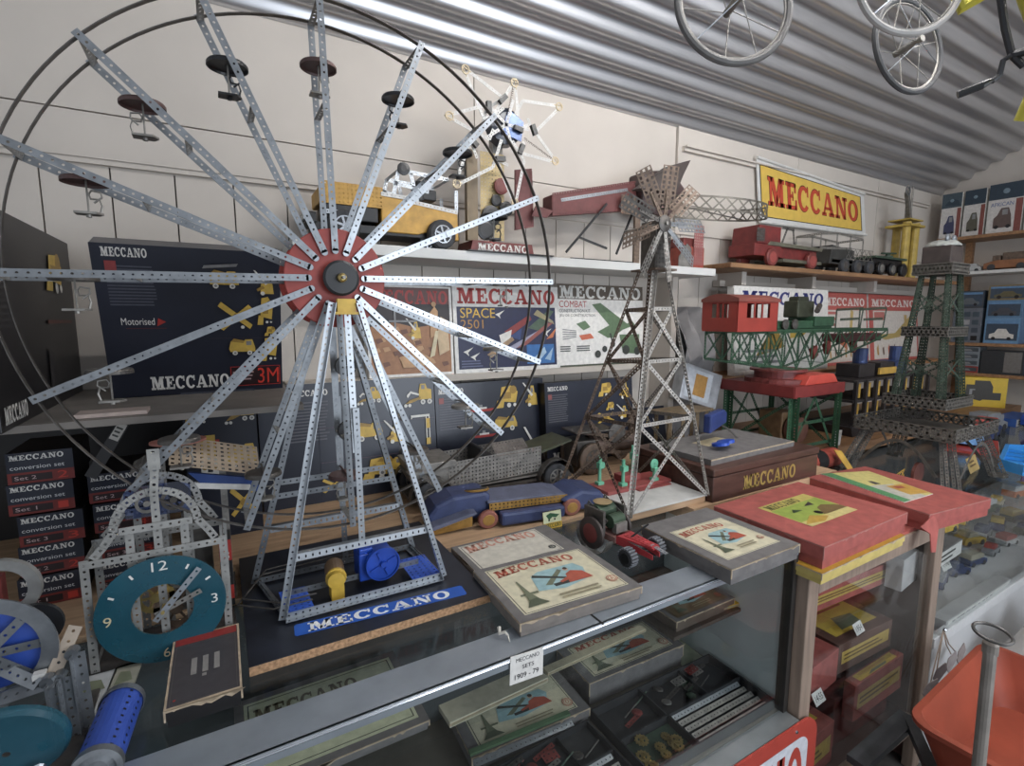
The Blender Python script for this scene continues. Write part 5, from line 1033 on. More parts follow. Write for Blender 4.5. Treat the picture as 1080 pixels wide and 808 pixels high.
# ---------------------------------------------------------------- lattice tower
def tower():
    c = V((2.60,.965,.937)); t = thing('lattice_tower_model', 'tall grey and dark green lattice tower model standing at the end of the counter', 'tower model', c); 
    OL = mat('olive_grey_metal', (.13,.12,.105), .55, .4, .25, 50); k = dict(parent=t)
    SG = mat('green_grey_girder', (.055,.08,.058), .55, .2, .25, 40)
    def sq(h, z): return [V((sx*h,sy*h*.85,z)) for sx,sy in ((-1,-1),(1,-1),(1,1),(-1,1))]
    b0, b1, b2 = sq(.225,0), sq(.155,.21), sq(.095,.32)
    for i in range(4):
        for off in (V((.028,0,0)),V((-.028,0,0)),V((0,.028,0)),V((0,-.028,0))):
            mb = MB(); mb.strip(b0[i]+off, b1[i]+off*.7, (off.y,off.x,0) if False else (1,.3,0), k=4, w=.011); mb.build('foot_girder', OL, t)
        mb = MB(); mb.cbox(b0[i]+V((0,0,.006)), (.05,.05,.012)); mb.build('foot_block', OL, t)
        a, b = b0[i], b0[(i+1)%4]; a1, b1_ = b1[i], b1[(i+1)%4]
        mb = MB(); n = 12; mid = (a+b)/2; pts = [a.lerp(b,.14+.72*j/n)+V((0,0,.05+.12*math.sin(PI*j/n))) for j in range(n+1)]
        for j in range(n): mb.beam(pts[j], pts[j+1], .012, .002, (b-a).cross(V((0,0,1))))
        mb.build('arch', OL, t)
    def gallery(hh, z, h, over):
        for i in range(4):
            q = sq(hh+over, z); a, b = q[i], q[(i+1)%4]; mb = MB(); n = 10; lattice_band(mb, [a.lerp(b,j/n) for j in range(n+1)], h, (0,0,1), w=.010)
            mb.strip(a+V((0,0,h*.5)), b+V((0,0,h*.5)), (b-a).cross(V((0,0,1))), k=4, w=.012); mb.build('gallery_side', OL, t)
        q = sq(hh+over*.9, z); mb = MB(); mb.raw(q+[p+V((0,0,.004)) for p in q], [(3,2,1,0),(4,5,6,7),(0,1,5,4),(1,2,6,5),(2,3,7,6),(3,0,4,7)]); mb.build('gallery_floor', OL, t)
    gallery(.155,.195,.045,.055); gallery(.095,.305,.035,.035)
    top = sq(.052,.86); g1 = sq(.070,.60)
    for i in range(4):
        for off in (V((.020,0,0)),V((-.020,0,0)),V((0,.018,0))):
            mb = MB(); mb.girder(b2[i]+off, g1[i]+off*.7, (0,-1,0), (1,0,0), k=4, w=.0115); mb.build('shaft_girder', SG, t)
            mb = MB(); mb.girder(g1[i]+off*.7, top[i]+off*.4, (0,-1,0), (1,0,0), k=4, w=.011); mb.build('shaft_girder', SG, t)
        a, b = b2[i], b2[(i+1)%4]; c1, d1 = top[i], top[(i+1)%4]
        for j in (1,4):
            s, s2 = j/6, (j+1)/6; mb = MB(); m = (b-a).cross(V((0,0,1))); mb.strip(a.lerp(c1,s), b.lerp(d1,s2), m, k=4, w=.008); mb.strip(b.lerp(d1,s), a.lerp(c1,s2), m, k=4, w=.008); mb.build('shaft_bracing', SG, t)
    gallery(.066,.595,.03,.028); gallery(.055,.845,.035,.024)
    mb = MB(); mb.box((-.055,-.05,.885),(.055,.05,.955)); mb.build('top_cabin', mat('dark_brown_cabin', (.06,.045,.04), .5, .1, .2), t, bevel=.004)
    mb = MB(); mb.lathe((0,0,.955),(0,0,1),[(0,.06),(.006,.06),(.02,.045),(.028,.02)],16); mb.build('dome', mat('pale_dome', (.35,.36,.33), .5, .2, .2), t)
    for x in (-.03,.03): mb = MB(); mb.lathe((x,-.03,.985),(0,1,0),[(0,.010),(.004,.016),(.01,.016)],14); mb.build('lamp_disc', STEEL, t)
tower()
# ---------------------------------------------------------------- vehicles on the high wooden shelf
HZ = 1.8625
def off_roader():
    t = thing('red_off_road_car', 'old red off-road car model with grey wings at left of the high wooden shelf', 'model car', (2.60,1.70,HZ))
    y0, y1 = -.075,.075; R2 = mat('old_red', S(112,42,40), .5, 0, .2, 30); G2 = mat('grey_green_wing', (.13,.125,.09), .5, .1, .2)
    mb = MB(); mb.box((-.28,y0,.05),(-.06,y1,.11)); mb.prism([(-.26,.11),(-.07,.11),(-.07,.20),(-.25,.20)],(0,y1,0),(1,0,0),(0,0,1),y1-y0); mb.build('rear_body', R2, t, bevel=.004)
    mb = MB(); mb.prism([(-.06,.05),(.28,.04),(.28,.105),(-.06,.115)],(0,y1-.012,0),(1,0,0),(0,0,1),y1-y0-.024); mb.build('bonnet', R2, t, bevel=.004)
    mb = MB(); mb.prism([(-.18,.105),(.30,.10),(.31,.118),(-.16,.125)],(0,y1+.005,0),(1,0,0),(0,0,1),y1-y0+.01); mb.box((-.05,y0-.008,.028),(.30,y1+.008,.045)); mb.build('wing', G2, t, bevel=.002)
    mb = MB(); mb.strip((-.06,y0,.12),(-.02,y0,.20),(0,-1,0),k=4); mb.strip((.05,y0,.115),(.03,y0,.195),(0,-1,0),k=4); mb.strip((-.06,y0,.20),(.04,y0,.195),(0,-1,0),k=4); mb.strip((-.06,y1,.20),(.04,y1,.195),(0,-1,0),k=4); mb.strip((.05,y1,.115),(.03,y1,.195),(0,-1,0),k=4); mb.build('windscreen_frame', DARKS, t)
    mb = MB(); mb.perf((-.27,y0-.002,.12),(1,0,0),(0,0,1),5,5,k=4); mb.build('side_panel', DARKS, t)
    for x in (-.15,.20):
        for y in (y0-.004,y1+.004): wheel(t,(x,y,.045),(0,1,0),.045,.026,REDD,mat('red_hub', S(150,70,64), .5))
off_roader()
def trailer():
    t = thing('open_frame_lorry', 'dark open framed lorry model with lattice tailboard on the high wooden shelf', 'model lorry', (3.12,1.70,HZ)); y0,y1 = -.07,.07
    mb = MB(); mb.box((-.10,y0,.05),(.34,y1,.075)); mb.prism([(-.12,.045),(.12,.045),(.14,.13),(-.10,.15)],(0,y1,0),(1,0,0),(0,0,1),y1-y0); mb.build('body', mat('dark_grey_lorry', (.045,.045,.042), .5, .2, .2), t, bevel=.004)
    mb = MB()
    for y in (y0,y1):
        for a,b in (((-.22,.12),(-.22,.20)),((-.22,.20),(-.06,.215)),((-.06,.215),(.22,.20)),((-.22,.125),(.1,.14)),((-.06,.13),(-.06,.215)),((.08,.13),(.08,.21)),((.22,.1),(.22,.20))): mb.strip((a[0],y,a[1]),(b[0],y,b[1]),(0,-1,0),k=4)
    for x in (-.22,.22): mb.strip((x,y0,.20),(x,y1,.20),(1,0,0),k=4)
    mb.build('cab_frame', STEELD, t)
    mb = MB(); lattice_band(mb,[(.04+.05*i,y0-.002,.08) for i in range(7)],.06,(0,0,1)); mb.build('tailboard', STEELD, t)
    for x in (.02,.16,.30):
        for y in (y0-.004,y1+.004): wheel(t,(x,y,.04),(0,1,0),.04,.026,RUB,DARKS)
trailer()
def cart():
    t = thing('green_gun_cart', 'small dark green wheeled cart model beside the yellow crane on the high wooden shelf', 'model cart', (3.675,1.69,HZ)); y0,y1 = -.07,.07
    mb = MB(); mb.box((-.20,y0,.105),(.20,y1,.118)); mb.build('deck', GREEN, t, bevel=.002); mb = MB(); mb.box((-.17,y0+.02,.03),(.18,y1-.02,.105)); mb.build('chassis', BLACK, t, bevel=.004)
    mb = MB(); mb.lathe((.10,0,.118),(0,0,1),[(0,.03),(.02,.03),(.022,.014),(.04,.012)],14); mb.cyl((.02,-.0,.15),(.16,-.02,.155),.006,8); mb.build('turret', GREEN, t)
    for x in (-.14,0,.14):
        for y in (y0-.004,y1+.004): wheel(t,(x,y,.042),(0,1,0),.042,.022,BLACK,STEELD if x < .1 else BLACK)
cart()
def yellow_crane():
    t = thing('yellow_mast_crane', 'yellow mast crane model in the corner at right end of the high wooden shelf', 'model crane', (3.98,1.69,HZ)); YD = mat('dull_yellow', S(176,150,72), .5, 0, .15)
    for x,y in ((-.06,-.03),(.06,-.03),(0,.05)): mb = MB(); mb.cyl((x,y,0),(x,y,.36),.024,12); mb.build('mast_tube', YD, t)
    mb = MB(); mb.box((-.10,-.07,.33),(.10,.08,.345)); mb.box((-.09,-.06,.37),(.09,.07,.38)); mb.build('top_bracket', YD, t, bevel=.003)
    mb = MB(); mb.beam((0,-.02,.36),(-.17,-.06,.53),.03,.02,(0,-1,0)); mb.build('jib', STEELD, t); mb = MB(); mb.ring((-.18,-.07,.53),(0,1,0),.025,.008,.006,14); mb.build('jib_pulley', STEEL, t)
    for x in (-.02,.05): mb = MB(); mb.cyl((x,0,.38),(x,0,.60),.006,8); mb.build('guide_rod', STEELD, t)
yellow_crane()
# ---------------------------------------------------------------- cars on the bench
GZ = 1.0005
def vintage():
    t = thing('grey_vintage_car', 'grey perforated open vintage car model with big spoked wheels behind the blue racer', 'model car', (.79,1.535,GZ), -.06)
    DG = mat('dusty_grey_plate', (.23,.215,.195), .55, .35, .22, 40); y0,y1 = -.07,.07
    for y in (y0,y1): mb = MB(); mb.perf((-.17,y,.05),(1,0,.05),(0,0,1),27,7,k=4,hr=.0024); mb.build('body_side', DG, t)
    mb = MB(); mb.prism([(-.17,.045),(.16,.05),(.16,.055),(-.17,.05)],(0,y1,0),(1,0,0),(0,0,1),y1-y0); mb.perf((-.17,y0,.05),(0,1,0),(-.1,0,1),11,7,k=4); mb.build('body_floor', DG, t)
    mb = MB(); mb.prism([(-.30,.11),(-.17,.13),(-.17,.075),(-.27,.06)],(0,y1,0),(1,0,0),(0,0,1),y1-y0); mb.prism([(-.30,.145),(-.15,.15),(-.14,.13),(-.29,.11)],(0,y1+.01,0),(1,0,0),(0,0,1),y1-y0+.02); mb.build('bonnet', DG, t, bevel=.003)
    mb = MB(); mb.perf((.0,y0-.003,.14),(1,0,.02),(0,.55,.35),10,5,k=4); mb.build('hood', mat('brown_grey_plate', (.19,.165,.145), .55, .3, .2, 40), t)
    mb = MB(); mb.box((-.05,y0+.01,.055),(.02,y1-.01,.13)); mb.box((-.055,y0+.01,.1),(-.04,y1-.01,.17)); mb.build('seat', BLACK, t, bevel=.006)
    n = 14
    for cx in (.215,-.24):
        for y in (y0-.03,y1+.03):
            mb = MB(); pts = [(cx+.068*math.cos(PI*(1.02-j/n)),.048+.066*math.sin(PI*(1.02-j/n))) for j in range(n+1)]
            for j in range(n): mb.raw([(pts[j][0],y-.014,pts[j][1]),(pts[j+1][0],y-.014,pts[j+1][1]),(pts[j+1][0],y+.014,pts[j+1][1]),(pts[j][0],y+.014,pts[j][1]),(pts[j][0],y-.014,pts[j][1]-.002),(pts[j+1][0],y-.014,pts[j+1][1]-.002),(pts[j+1][0],y+.014,pts[j+1][1]-.002),(pts[j][0],y+.014,pts[j][1]-.002)],[(0,1,2,3),(7,6,5,4),(0,4,5,1),(3,2,6,7)])
            mb.build('mudguard', DARKS, t); wheel(t,(cx,y,.048),(0,1,0),.048,.022,RUB,STEELD,8)
    mb = MB(); mb.prism([(.16,.135),(.30,.165),(.30,.16),(.16,.125)],(0,y1,0),(1,0,0),(0,0,1),y1-y0); mb.build('rear_deck', mat('green_brown_deck', (.08,.085,.05), .5, .2, .2), t)
    mb = MB(); mb.box((.16,y0,.03),(.30,y1,.05)); mb.box((-.3,y0,.03),(.16,y1,.04)); mb.build('chassis', DARKS, t)
vintage()
def racer():
    t = thing('blue_racing_car', 'dusty blue and gold racing car model with red ringed wheels behind the small sign', 'model car', (.755,1.308,GZ), -.15); t.scale = (1,1,.88)
    BD = mat('dusty_blue', S(58,68,104), .5, 0, .16, 25); BT = mat('dusty_blue_grey_top', S(96,100,120), .6, 0, .14, 20); GO = mat('gold_plate', S(166,128,66), .45, .4, .15, 40); y0,y1 = -.062,.055
    mb = MB(); prof = [(-.275,.022),(-.13,.022),(-.09,.05),(-.085,.095),(-.10,.112),(-.20,.108),(-.25,.085),(-.275,.05)]
    mb.prism(prof,(0,y1,0),(1,0,0),(0,0,1),y1-y0-.012); mb.build('tail', BD, t, bevel=.012)
    mb = MB(); mb.prism([(-.09,.055),(.20,.052),(.30,.03),(.29,.02),(-.09,.02)],(0,y1-.01,0),(1,0,0),(0,0,1),y1-y0-.03); mb.build('core_body', BD, t, bevel=.004)
    mb = MB(); mb.prism([(-.10,.082),(.12,.078),(.185,.06),(.185,.056),(-.10,.075)],(0,y1,0),(1,0,0),(0,0,1),y1-y0); mb.build('bonnet', BT, t, bevel=.004)
    mb = MB(); mb.perf((-.095,y0-.001,.050),(1,0,-.02),(0,0,1),20,2,k=4); mb.build('gold_side', GO, t)
    mb = MB(); mb.prism([(-.07,.006),(.135,.006),(.135,.046),(-.07,.050)],(0,y0-.004,0),(1,0,0),(0,0,1),.034); mb.build('side_pontoon', BD, t, bevel=.008)
    mb = MB(); mb.prism([(.13,.055),(.20,.085),(.27,.07),(.30,.03),(.27,.012),(.19,.012)],(0,y1,0),(1,0,0),(0,0,1),y1-y0+.02); mb.build('nose', BD, t, bevel=.012)
    mb = MB(); mb.prism([(-.275,.0105),(-.15,.045),(-.15,.012),(-.26,.002)],(0,y0-.008,0),(1,0,0),(0,0,1),.004); mb.strip((-.265,y0-.013,.012),(-.155,y0-.013,.040),(0,-1,0),w=.011,k=4); mb.build('gold_tail_fin', GO, t)
    mb = MB(); mb.prism([(-.28,.02),(-.15,.055),(-.14,.06),(-.16,.062),(-.27,.035)],(0,y0+.012,0),(1,0,0),(0,0,1),.04); mb.build('tail_deck', BT, t)
    mb = MB(); mb.torus((-.118,(y0+y1)/2-.004,.106),(0,.25,1),.036,.004,20,6,PI*.1,PI*1.9); mb.build('cockpit_rim', GO, t)
    mb = MB(); mb.lathe((-.118,(y0+y1)/2-.004,.098),(0,.25,1),[(0,.034),(.012,.034)],18); mb.build('cockpit', BLACK, t)
    rt = mat('dusty_red_tyre', S(134,82,70), .6, 0, .12)
    for x in (-.105,.165):
        for y in (y0-.016,y1+.012): wheel(t,(x,y,.030),(0,1,0),.030,.018,rt,GO)
racer()
t = thing('small_sign_card','small yellow and green lettered sign card in a clear stand by the blue racer','sign',(.80,1.148,GZ),-.05,None,(-.2,0))
mb = MB(); mb.m(ink(228,210,90)); mb.box((-.030,0,.002),(.030,.0015,.050)); f = Face(mb,(-.03,-.0002,.002),(.06,0,0),(0,0,.048)); f.rect(0,0,1,.34,Y_); f.rect(0,.34,1,1,ink(216,222,180)); f.word(.06,.06,.94,.3,ink(60,90,50)); f.poly([(.15,.8),(.4,.92),(.9,.75),(.7,.6),(.5,.66),(.3,.5),(.24,.62)],ink(46,96,60)); f.disc(.3,.5,.05,K_); f.disc(.62,.52,.05,K_); mb.build('card',None,t)
mb = MB(); mb.box((-.034,.002,0),(.032,.004,.052)); mb.box((-.036,-.015,0),(.034,.02,.002)); mb.build('clear_stand', glass('clear_plastic',(.9,.93,.93),.5,.05,.05), t)
# dark traction engine behind the pylon
def engine():
    t = thing('dark_traction_engine', 'rusty dark traction engine model with mint fittings behind the windmill pylon', 'model engine', (1.37,1.55,GZ), -.1)
    mb = MB(); mb.cyl((-.12,0,.095),(.10,0,.10),.042,20); mb.build('boiler', mat('dark_rust_boiler', (.10,.065,.05), .5, .3, .25), t)
    mb = MB(); mb.box((-.20,-.05,.03),(-.10,.05,.13)); mb.box((-.21,-.06,.16),(-.02,.06,.168)); mb.build('cab', DARKS, t, bevel=.004)
    mb = MB(); mb.lathe((.09,0,.13),(0,0,1),[(0,.012),(.06,.012),(.065,.02),(.08,.02)],14); mb.build('chimney', BROWNS, t)
    for y in (-.07,.07): wheel(t,(-.14,y,.062),(0,1,0),.062,.022,BROWNS,DARKS,8); wheel(t,(.09,y,.045),(0,1,0),.045,.02,BROWNS,DARKS,6)
    mb = MB(); mb.lathe((-.02,-.06,.15),(0,1,0),[(0,.01),(.003,.04),(.012,.04)],20); mb.build('flywheel', DARKS, t)
    mb = MB(); mb.strip((-.2,-.052,.17),(.05,-.052,.12),(0,-1,0)); mb.strip((-.18,-.055,.09),(.1,-.055,.06),(0,-1,0)); mb.build('side_strip', BROWNS, t)
engine()
# workshop figures on a red platform
t = thing('white_shallow_box','white topped shallow box with wooden edge under the windmill pylon','box',(1.19,1.16,GZ)); 
mb = MB(); mb.box((-.165,-.085,0),(.165,.17,.022)); mb.build('box_frame', WOODS, t, bevel=.001); mb = MB(); mb.box((-.168,-.088,.0222),(.168,.172,.026)); mb.build('white_top', WHITE, t)
t = thing('red_platform_model','small red platform with mint green pillar machines behind the windmill foot','workshop model',(1.205,1.27,1.027)); RP = mat('faded_red_platform', S(150,76,72), .5, 0, .12)
mb = MB(); mb.box((-.14,-.05,0),(.15,.055,.012)); mb.box((-.02,-.07,.0),(.13,-.05,.004)); mb.build('platform', RP, t, bevel=.002); mb = MB(); mb.box((-.03,-.0,.012),(.05,.05,.035)); mb.build('low_block', RP, t, bevel=.002)
for x,y,h in ((-.11,.03,.10),(-.05,-.02,.09),(.03,.02,.12),(.085,-.03,.065)):
    mb = MB(); mb.cyl((x,y,.012),(x,y,.012+h),.006,10); mb.box((x-.012,y-.01,.012),(x+.012,y+.01,.022)); mb.box((x-.010,y-.012,h*.7),(x+.012,y+.006,h*.9)); mb.build('mint_pillar', GREENL, t)
mb = MB(); mb.lathe((.085,-.032,.07),(0,1,0),[(0,.01),(.002,.018),(.006,.018)],14); mb.build('wheel_disc', GREENL, t)
# ---------------------------------------------------------------- red tractor
def tractor():
    a = at(650,600,z=GZ); t = thing('red_toy_tractor', 'red bonnet tractor model with black ribbed front tyres in front of the windmill pylon', 'model tractor', (.872,.937,GZ+.002), -1.47); PR = mat('tractor_red', S(178,62,66), .45, 0, .12, 30)
    mb = MB(); mb.prism([(.0,-.026),(.105,-.012),(.105,.012),(.0,.026)],(0,0,.046),(1,0,0),(0,1,0),.004); mb.prism([(.0,.028),(.105,.022),(.105,.034),(.0,.05)],(0,.0265,0),(1,-.12,0),(0,0,1),.002); mb.prism([(.0,.028),(.105,.022),(.105,.034),(.0,.05)],(0,-.0245,0),(1,.12,0),(0,0,1),.002)
    mb.prism([(0,.028),(.004,.028),(.004,.05),(0,.05)],(0,.026,0),(1,0,0),(0,0,1),.052); mb.build('bonnet', PR, t)
    mb = MB(); mb.perf((.012,-.012,.0515),(1,0,-.0),(0,1,0),7,2,pv=.0127,k=4); mb.build('bonnet_top_plate', PR, t)
    mb = MB(); mb.strip((.09,0,.052),(.135,0,.046),(0,0,1)); mb.build('tow_strip', STEELW, t)
    mb = MB(); mb.perf((-.065,-.03,.044),(1,0,0),(0,1,0),5,5,k=4); mb.prism([(-.07,.025),(.0,.03),(.0,.044),(-.07,.044)],(0,.03,0),(1,0,0),(0,0,1),.06); mb.build('seat_deck', mat('dusty_pink_deck', S(150,112,104), .55, 0, .12), t)
    for y in (-.052,.052):
        wheel(t,(-.062,y,.042),(0,1,0),.042,.012,mat('dark_rim', (.07,.055,.05), .5, .2),mat('faded_red_wheel', S(120,58,54), .5, 0, .12))
        mb = MB(); mb.ring((-.062,y*.82,.042),(0,1,0),.056,.0015,.024,20,PI*.05,PI*.95,(1,0,0) if y > 0 else (1,0,0)); mb.build('mudguard', STEELD, t)
        mb = MB(); mb.box((-.10,y*.75-.004,.04),(-.03,y*.75+.004,.105)); mb.build('guard_plate', DARKS, t)
    for y in (-.052,.052): 
        wheel(t,(.062,y,.023),(0,1,0),.023,.022,RUB,BLACK); mb = MB()
        for i in range(18): an = i*PI/9; mb.cbox((.062+.0225*math.cos(an),y,.023+.0225*math.sin(an)),(.004,.022,.004),Matrix.Rotation(-an,3,'Y'))
        mb.build('tyre_tread', mat('grey_tread', (.14,.145,.16), .7), t)
    mb = MB(); mb.cyl((.062,-.052,.023),(.062,.052,.023),.003,8); mb.build('front_axle', DARKS, t)
    mb = MB(); mb.cyl((.03,-.005,.05),(.055,.03,.085),.0025,8); mb.build('steering_rod', BLACK, t)
    mb = MB(); mb.cyl((-.075,-.03,.085),(-.075,.03,.085),.024,16); mb.cyl((-.03,-.022,.075),(-.03,.022,.075),.018,14); mb.build('motor', mat('dark_green_motor', (.05,.08,.05), .4, .3, .2), t)
    mb = MB(); mb.box((-.02,-.02,.05),(-.005,.02,.075)); mb.strip((-.1,-.03,.11),(-.03,-.03,.075),(0,-1,0),k=4); mb.strip((-.1,.03,.115),(-.03,.03,.08),(0,-1,0),k=4); mb.build('gear_frame', STEELD, t)
    mb = MB(); mb.lathe((-.075,0,.108),(0,0,1),[(0,.02),(.004,.026),(.006,.02)],14); mb.build('seat', mat('tan_seat', (.34,.25,.13), .6, .2), t)
tractor()
# ---------------------------------------------------------------- set boxes on the counter
def pic(f): art_old('A',.07)(f)
def pale(f):
    f.rect(0,0,1,1,GREYC); f.rect(.05,.08,.85,.94,ink(206,200,184)); f.frame(.065,.11,.835,.91,.006,dk); f.word(.09,.66,.78,.88,ink(206,140,118),arch=.3); f.disc(.78,.24,.035,dk); f.text('1a',.765,.2,.795,.28,ink(206,200,184))
set_box('set_box','open cream picture set box with red arched letters beside the wheel board', [p+V((.008,0,0)) for p in Q([(537,661),(677,619),(606,574),(504,604)],1.032)], 1.0025, 1.032, pic, mat('brown_grey_card', (.20,.175,.155), .8, 0, .14, 40))
set_box('set_box','pale worn set box lid with faded pink letters between wheel board and blue racer', rot(.478,.765,.972,1.137,.0), 1.0025, 1.024, pale, mat('brown_grey_card', (.20,.175,.155), .8, 0, .14, 40))
def pic2(f):
    f.rect(0,0,1,1,GREYC); f.mb.m(GREYC); g = Face(f.mb, f.o+f.u*.10+f.v*.10, f.u*.80, f.v*.66, f.l); g.k = 3; art_old('5',.02)(g); 
set_box('set_box','dark grey set box with torn tan edge and picture label, left of red boxes', Q([(765,603),(850,572),(740,537),(682,553)],1.042), 1.0025, 1.042, pic2, GREYC)
for u,v,nm in ((533,662,'open cream'),): 
    p = at(u-2,v+6,z=1.01); mb = MB(); mb.tube([p+V((-.004,.01,.008)), p+V((-.008,.0,.002)), p+V((.0,-.006,.006)), p+V((.004,-.010,.000)), p+V((.002,-.02,-.006))], [.004,.0035,.003,.002,.001], 6); tag(mb.build('string_tie', ink(196,190,178), loc=p), 'frayed white string tied at corner of the %s set box' % nm, 'string')
# small dark set box in front of the clock, booklets
def book(f): f.rect(0,0,1,1,TAN); f.rect(.03,.02,.97,.98,ink(66,62,64)); f.rect(.04,.86,.96,.98,ink(150,44,40)); f.frame(.06,.03,.94,.84,.008,ink(96,90,86)); [f.rect(.3+.16*i,.36,.38+.16*i,.60,ink(140,136,130)) for i in range(3)]; f.rect(.46,.3,.52,.34,ink(140,136,130)); f.disc(.12,.08,.02,R_)
set_box('small_set_box','small worn dark set box with red top band lying in front of clock model', Q([(172,752),(262,722),(246,662),(184,672)],1.033), 1.0025, 1.033, book, BLKC)
for i,(pts,c1,lb) in enumerate((([(-.250,.89),(-.195,.895),(-.185,1.03),(-.240,1.035)],ink(176,178,178),'pale folded leaflet under the blue drum beside the clock model'),([(-.195,.90),(-.160,.905),(-.150,1.04),(-.188,1.035)],ink(150,148,132),'greenish printed leaflet between the blue drum and clock model'))):
    mb = MB(); mb.m(c1); slab_quad(mb, pts, 1.0025, 1.006); mb.m(ink(116,122,96)); mb.face([V((*pts[0],1.0062)).lerp(V((*pts[2],1.0062)),a) if False else V((pts[0][0]+(pts[1][0]-pts[0][0])*a+(pts[3][0]-pts[0][0])*b, pts[0][1]+(pts[1][1]-pts[0][1])*a+(pts[3][1]-pts[0][1])*b, 1.0062)) for a,b in ((.2,.6),(.9,.6),(.7,.8),(.3,.85))]); tag(mb.build('leaflet', None, loc=(*pts[0],1.0025)), lb, 'leaflet')
# dark wooden chest and what lies on it
t = thing('wooden_chest','dark brown wooden chest with gold letters behind the red set boxes','chest',(1.665,1.22,GZ)); CW = mat('dark_mahogany', (.085,.04,.03), .4, 0, .25, 8, 0, (1,6,6))
mb = MB(); mb.box((-.30,-.165,0),(.30,.20,.085)); mb.build('chest_body', CW, t, bevel=.003); mb = MB(); mb.box((-.303,-.168,.087),(.303,.203,.112)); mb.build('chest_lid', CW, t, bevel=.004)
mb = MB(); f = Face(mb,(-.30,-.1652,0),(.60,0,0),(0,0,.085)); f.word(.26,.22,.76,.80,mat('gilt_letters', S(176,150,84), .4, .2, .06)); mb.build('lettering',None,t)
t = thing('grey_box_lid','flat grey box lid with worn edge lying on the wooden chest','box lid',(1.64,1.23,1.1125),.04); mb = MB(); mb.m(GREYC); mb.box((-.25,-.13,0),(.25,.14,.020)); mb.m(TAN); mb.box((-.2505,-.1305,.016),(.2505,-.128,.0203)); mb.build('lid',None,t); mb = MB(); f = Face(mb,(-.25,-.13,.02),(.5,0,0),(0,.27,0)); f.poly([(.30,.45),(.62,.55),(.60,.75),(.28,.7)],ink(186,170,130)); mb.build('printed_label',None,t)
def blue_item():
    t = thing('blue_pulley_model','blue metal tool model with round blue wheels lying on the grey box lid','metal model',(1.55,1.22,1.147),.3)
    mb = MB(); mb.prism([(.0,0),(.16,.02),(.16,.06),(.13,.075),(.0,.07)],(0,.03,.03),(1,0,0),(0,0,1),.03); mb.build('body', mat('navy_enamel', (.03,.05,.17), .4, 0, .15), t, bevel=.006)
    for x in (-.03,.02): mb = MB(); mb.lathe((x,-.05,0),(0,.2,1),[(0,.01),(.002,.03),(.012,.03),(.014,.012)],18); mb.build('blue_wheel', BLUE, t)
    mb = MB(); mb.tube([(.13,.03,.05),(.18,.0,.02),(.21,-.03,-.018)],.004); mb.build('handle', DARKS, t)
blue_item()
t = thing('brown_frame_model','brown slotted tower frame model standing behind the wooden chest','frame model',(1.76,1.545,GZ)); BF = mat('tan_brown_frame', (.20,.145,.085), .55, .2, .2)
for x in (-.10,-.02,.07,.13):
    mb = MB(); mb.strip((x,-.03,0),(x,-.03,.19),(0,-1,0),w=.022,k=4); mb.strip((x,.05,0),(x,.05,.19),(0,-1,0),w=.022,k=4); mb.build('upright', BF, t)
mb = MB(); mb.box((-.13,-.05,.19),(.15,.07,.2)); mb.perf((-.12,-.032,.01),(1,0,0),(0,0,1),20,4,k=4); mb.build('plate', BF, t)
t = thing('silver_foil_carton','crumpled silver carton with amber window leaning behind the windmill pylon','carton',(1.925,1.62,1.2),-.2,None,(-.15,.32)); mb = MB(); mb.box((-.11,-.03,0),(.11,.04,.17)); mb.build('carton', mat('silver_foil', (.42,.43,.45), .35, .4, .2, 20), t, bevel=.004); mb = MB(); f = Face(mb,(-.11,-.0302,0),(.22,0,0),(0,0,.17)); f.rect(.08,.1,.75,.9,ink(190,194,200)); f.rect(.3,.2,.62,.8,ink(176,126,54)); mb.build('printed_front',None,t)
t = thing('grey_plush_bundle','draped grey cloth bundle hanging behind the red crane cab','cloth',(2.08,1.79,GZ)); mb = MB(); n = 10; vs = []
for i in range(n+1):
    for j in range(n+1): x = -.12+.26*i/n; z = .0+.66*j/n; vs.append(V((x+.02*math.sin(j*1.1), -.03+.025*math.sin(i*1.7+j*.6)+.03*math.sin(j*.8), z-.05*abs(x)*j/n)))
fs = [(i*(n+1)+j,(i+1)*(n+1)+j,(i+1)*(n+1)+j+1,i*(n+1)+j+1) for i in range(n) for j in range(n)]
k0 = len(vs); vs2 = vs+[v+V((0,.03,0)) for v in vs]; fs2 = fs+[tuple(q+k0 for q in reversed(f_)) for f_ in fs]; mb.raw(vs2, fs2); mb.build('cloth', mat('grey_cloth', (.26,.25,.25), .9, 0, .15, 10), t, smooth=True)
# red set boxes
def red_art(f): 
    g = Face(f.mb, f.o+f.u*.22+f.v*.26, f.u*.54, f.v*.50, f.l); f.rect(0,0,1,1,REDC); g.k = 2; g.rect(0,0,1,1,ink(196,180,92)); g.rect(.02,.2,.98,.76,ink(150,170,70)); g.word(.06,.78,.7,.96,ink(70,74,40)); g.poly([(.5,.2),(.65,.45),(.8,.5),(1,.3),(1,.1)],ink(120,96,56)); g.poly([(.2,.5),(.3,.62),(.4,.5)],ink(60,80,50)); g.poly([(.55,.6),(.75,.7),(.72,.55)],ink(70,60,60)); g.rect(0,0,1,.18,ink(206,190,120)); g.poly([(.0,.1),(.3,.3),(.5,.12),(.3,.02)],ink(190,150,60)); g.disc(.5,.3,.05,K_)
LQ = Q([(870,577),(955,541),(841,507),(756,535)],1.025)
set_box('yellow_set_box','flat yellow edged box at bottom of the red box stack on timber showcase', [(a.x*.985-.0,a.y*.985,0) for a in LQ], .9305, .962, lambda f: f.rect(0,0,1,1,Y2), mat('yellow_card2', S(196,176,104), .7, 0, .12))
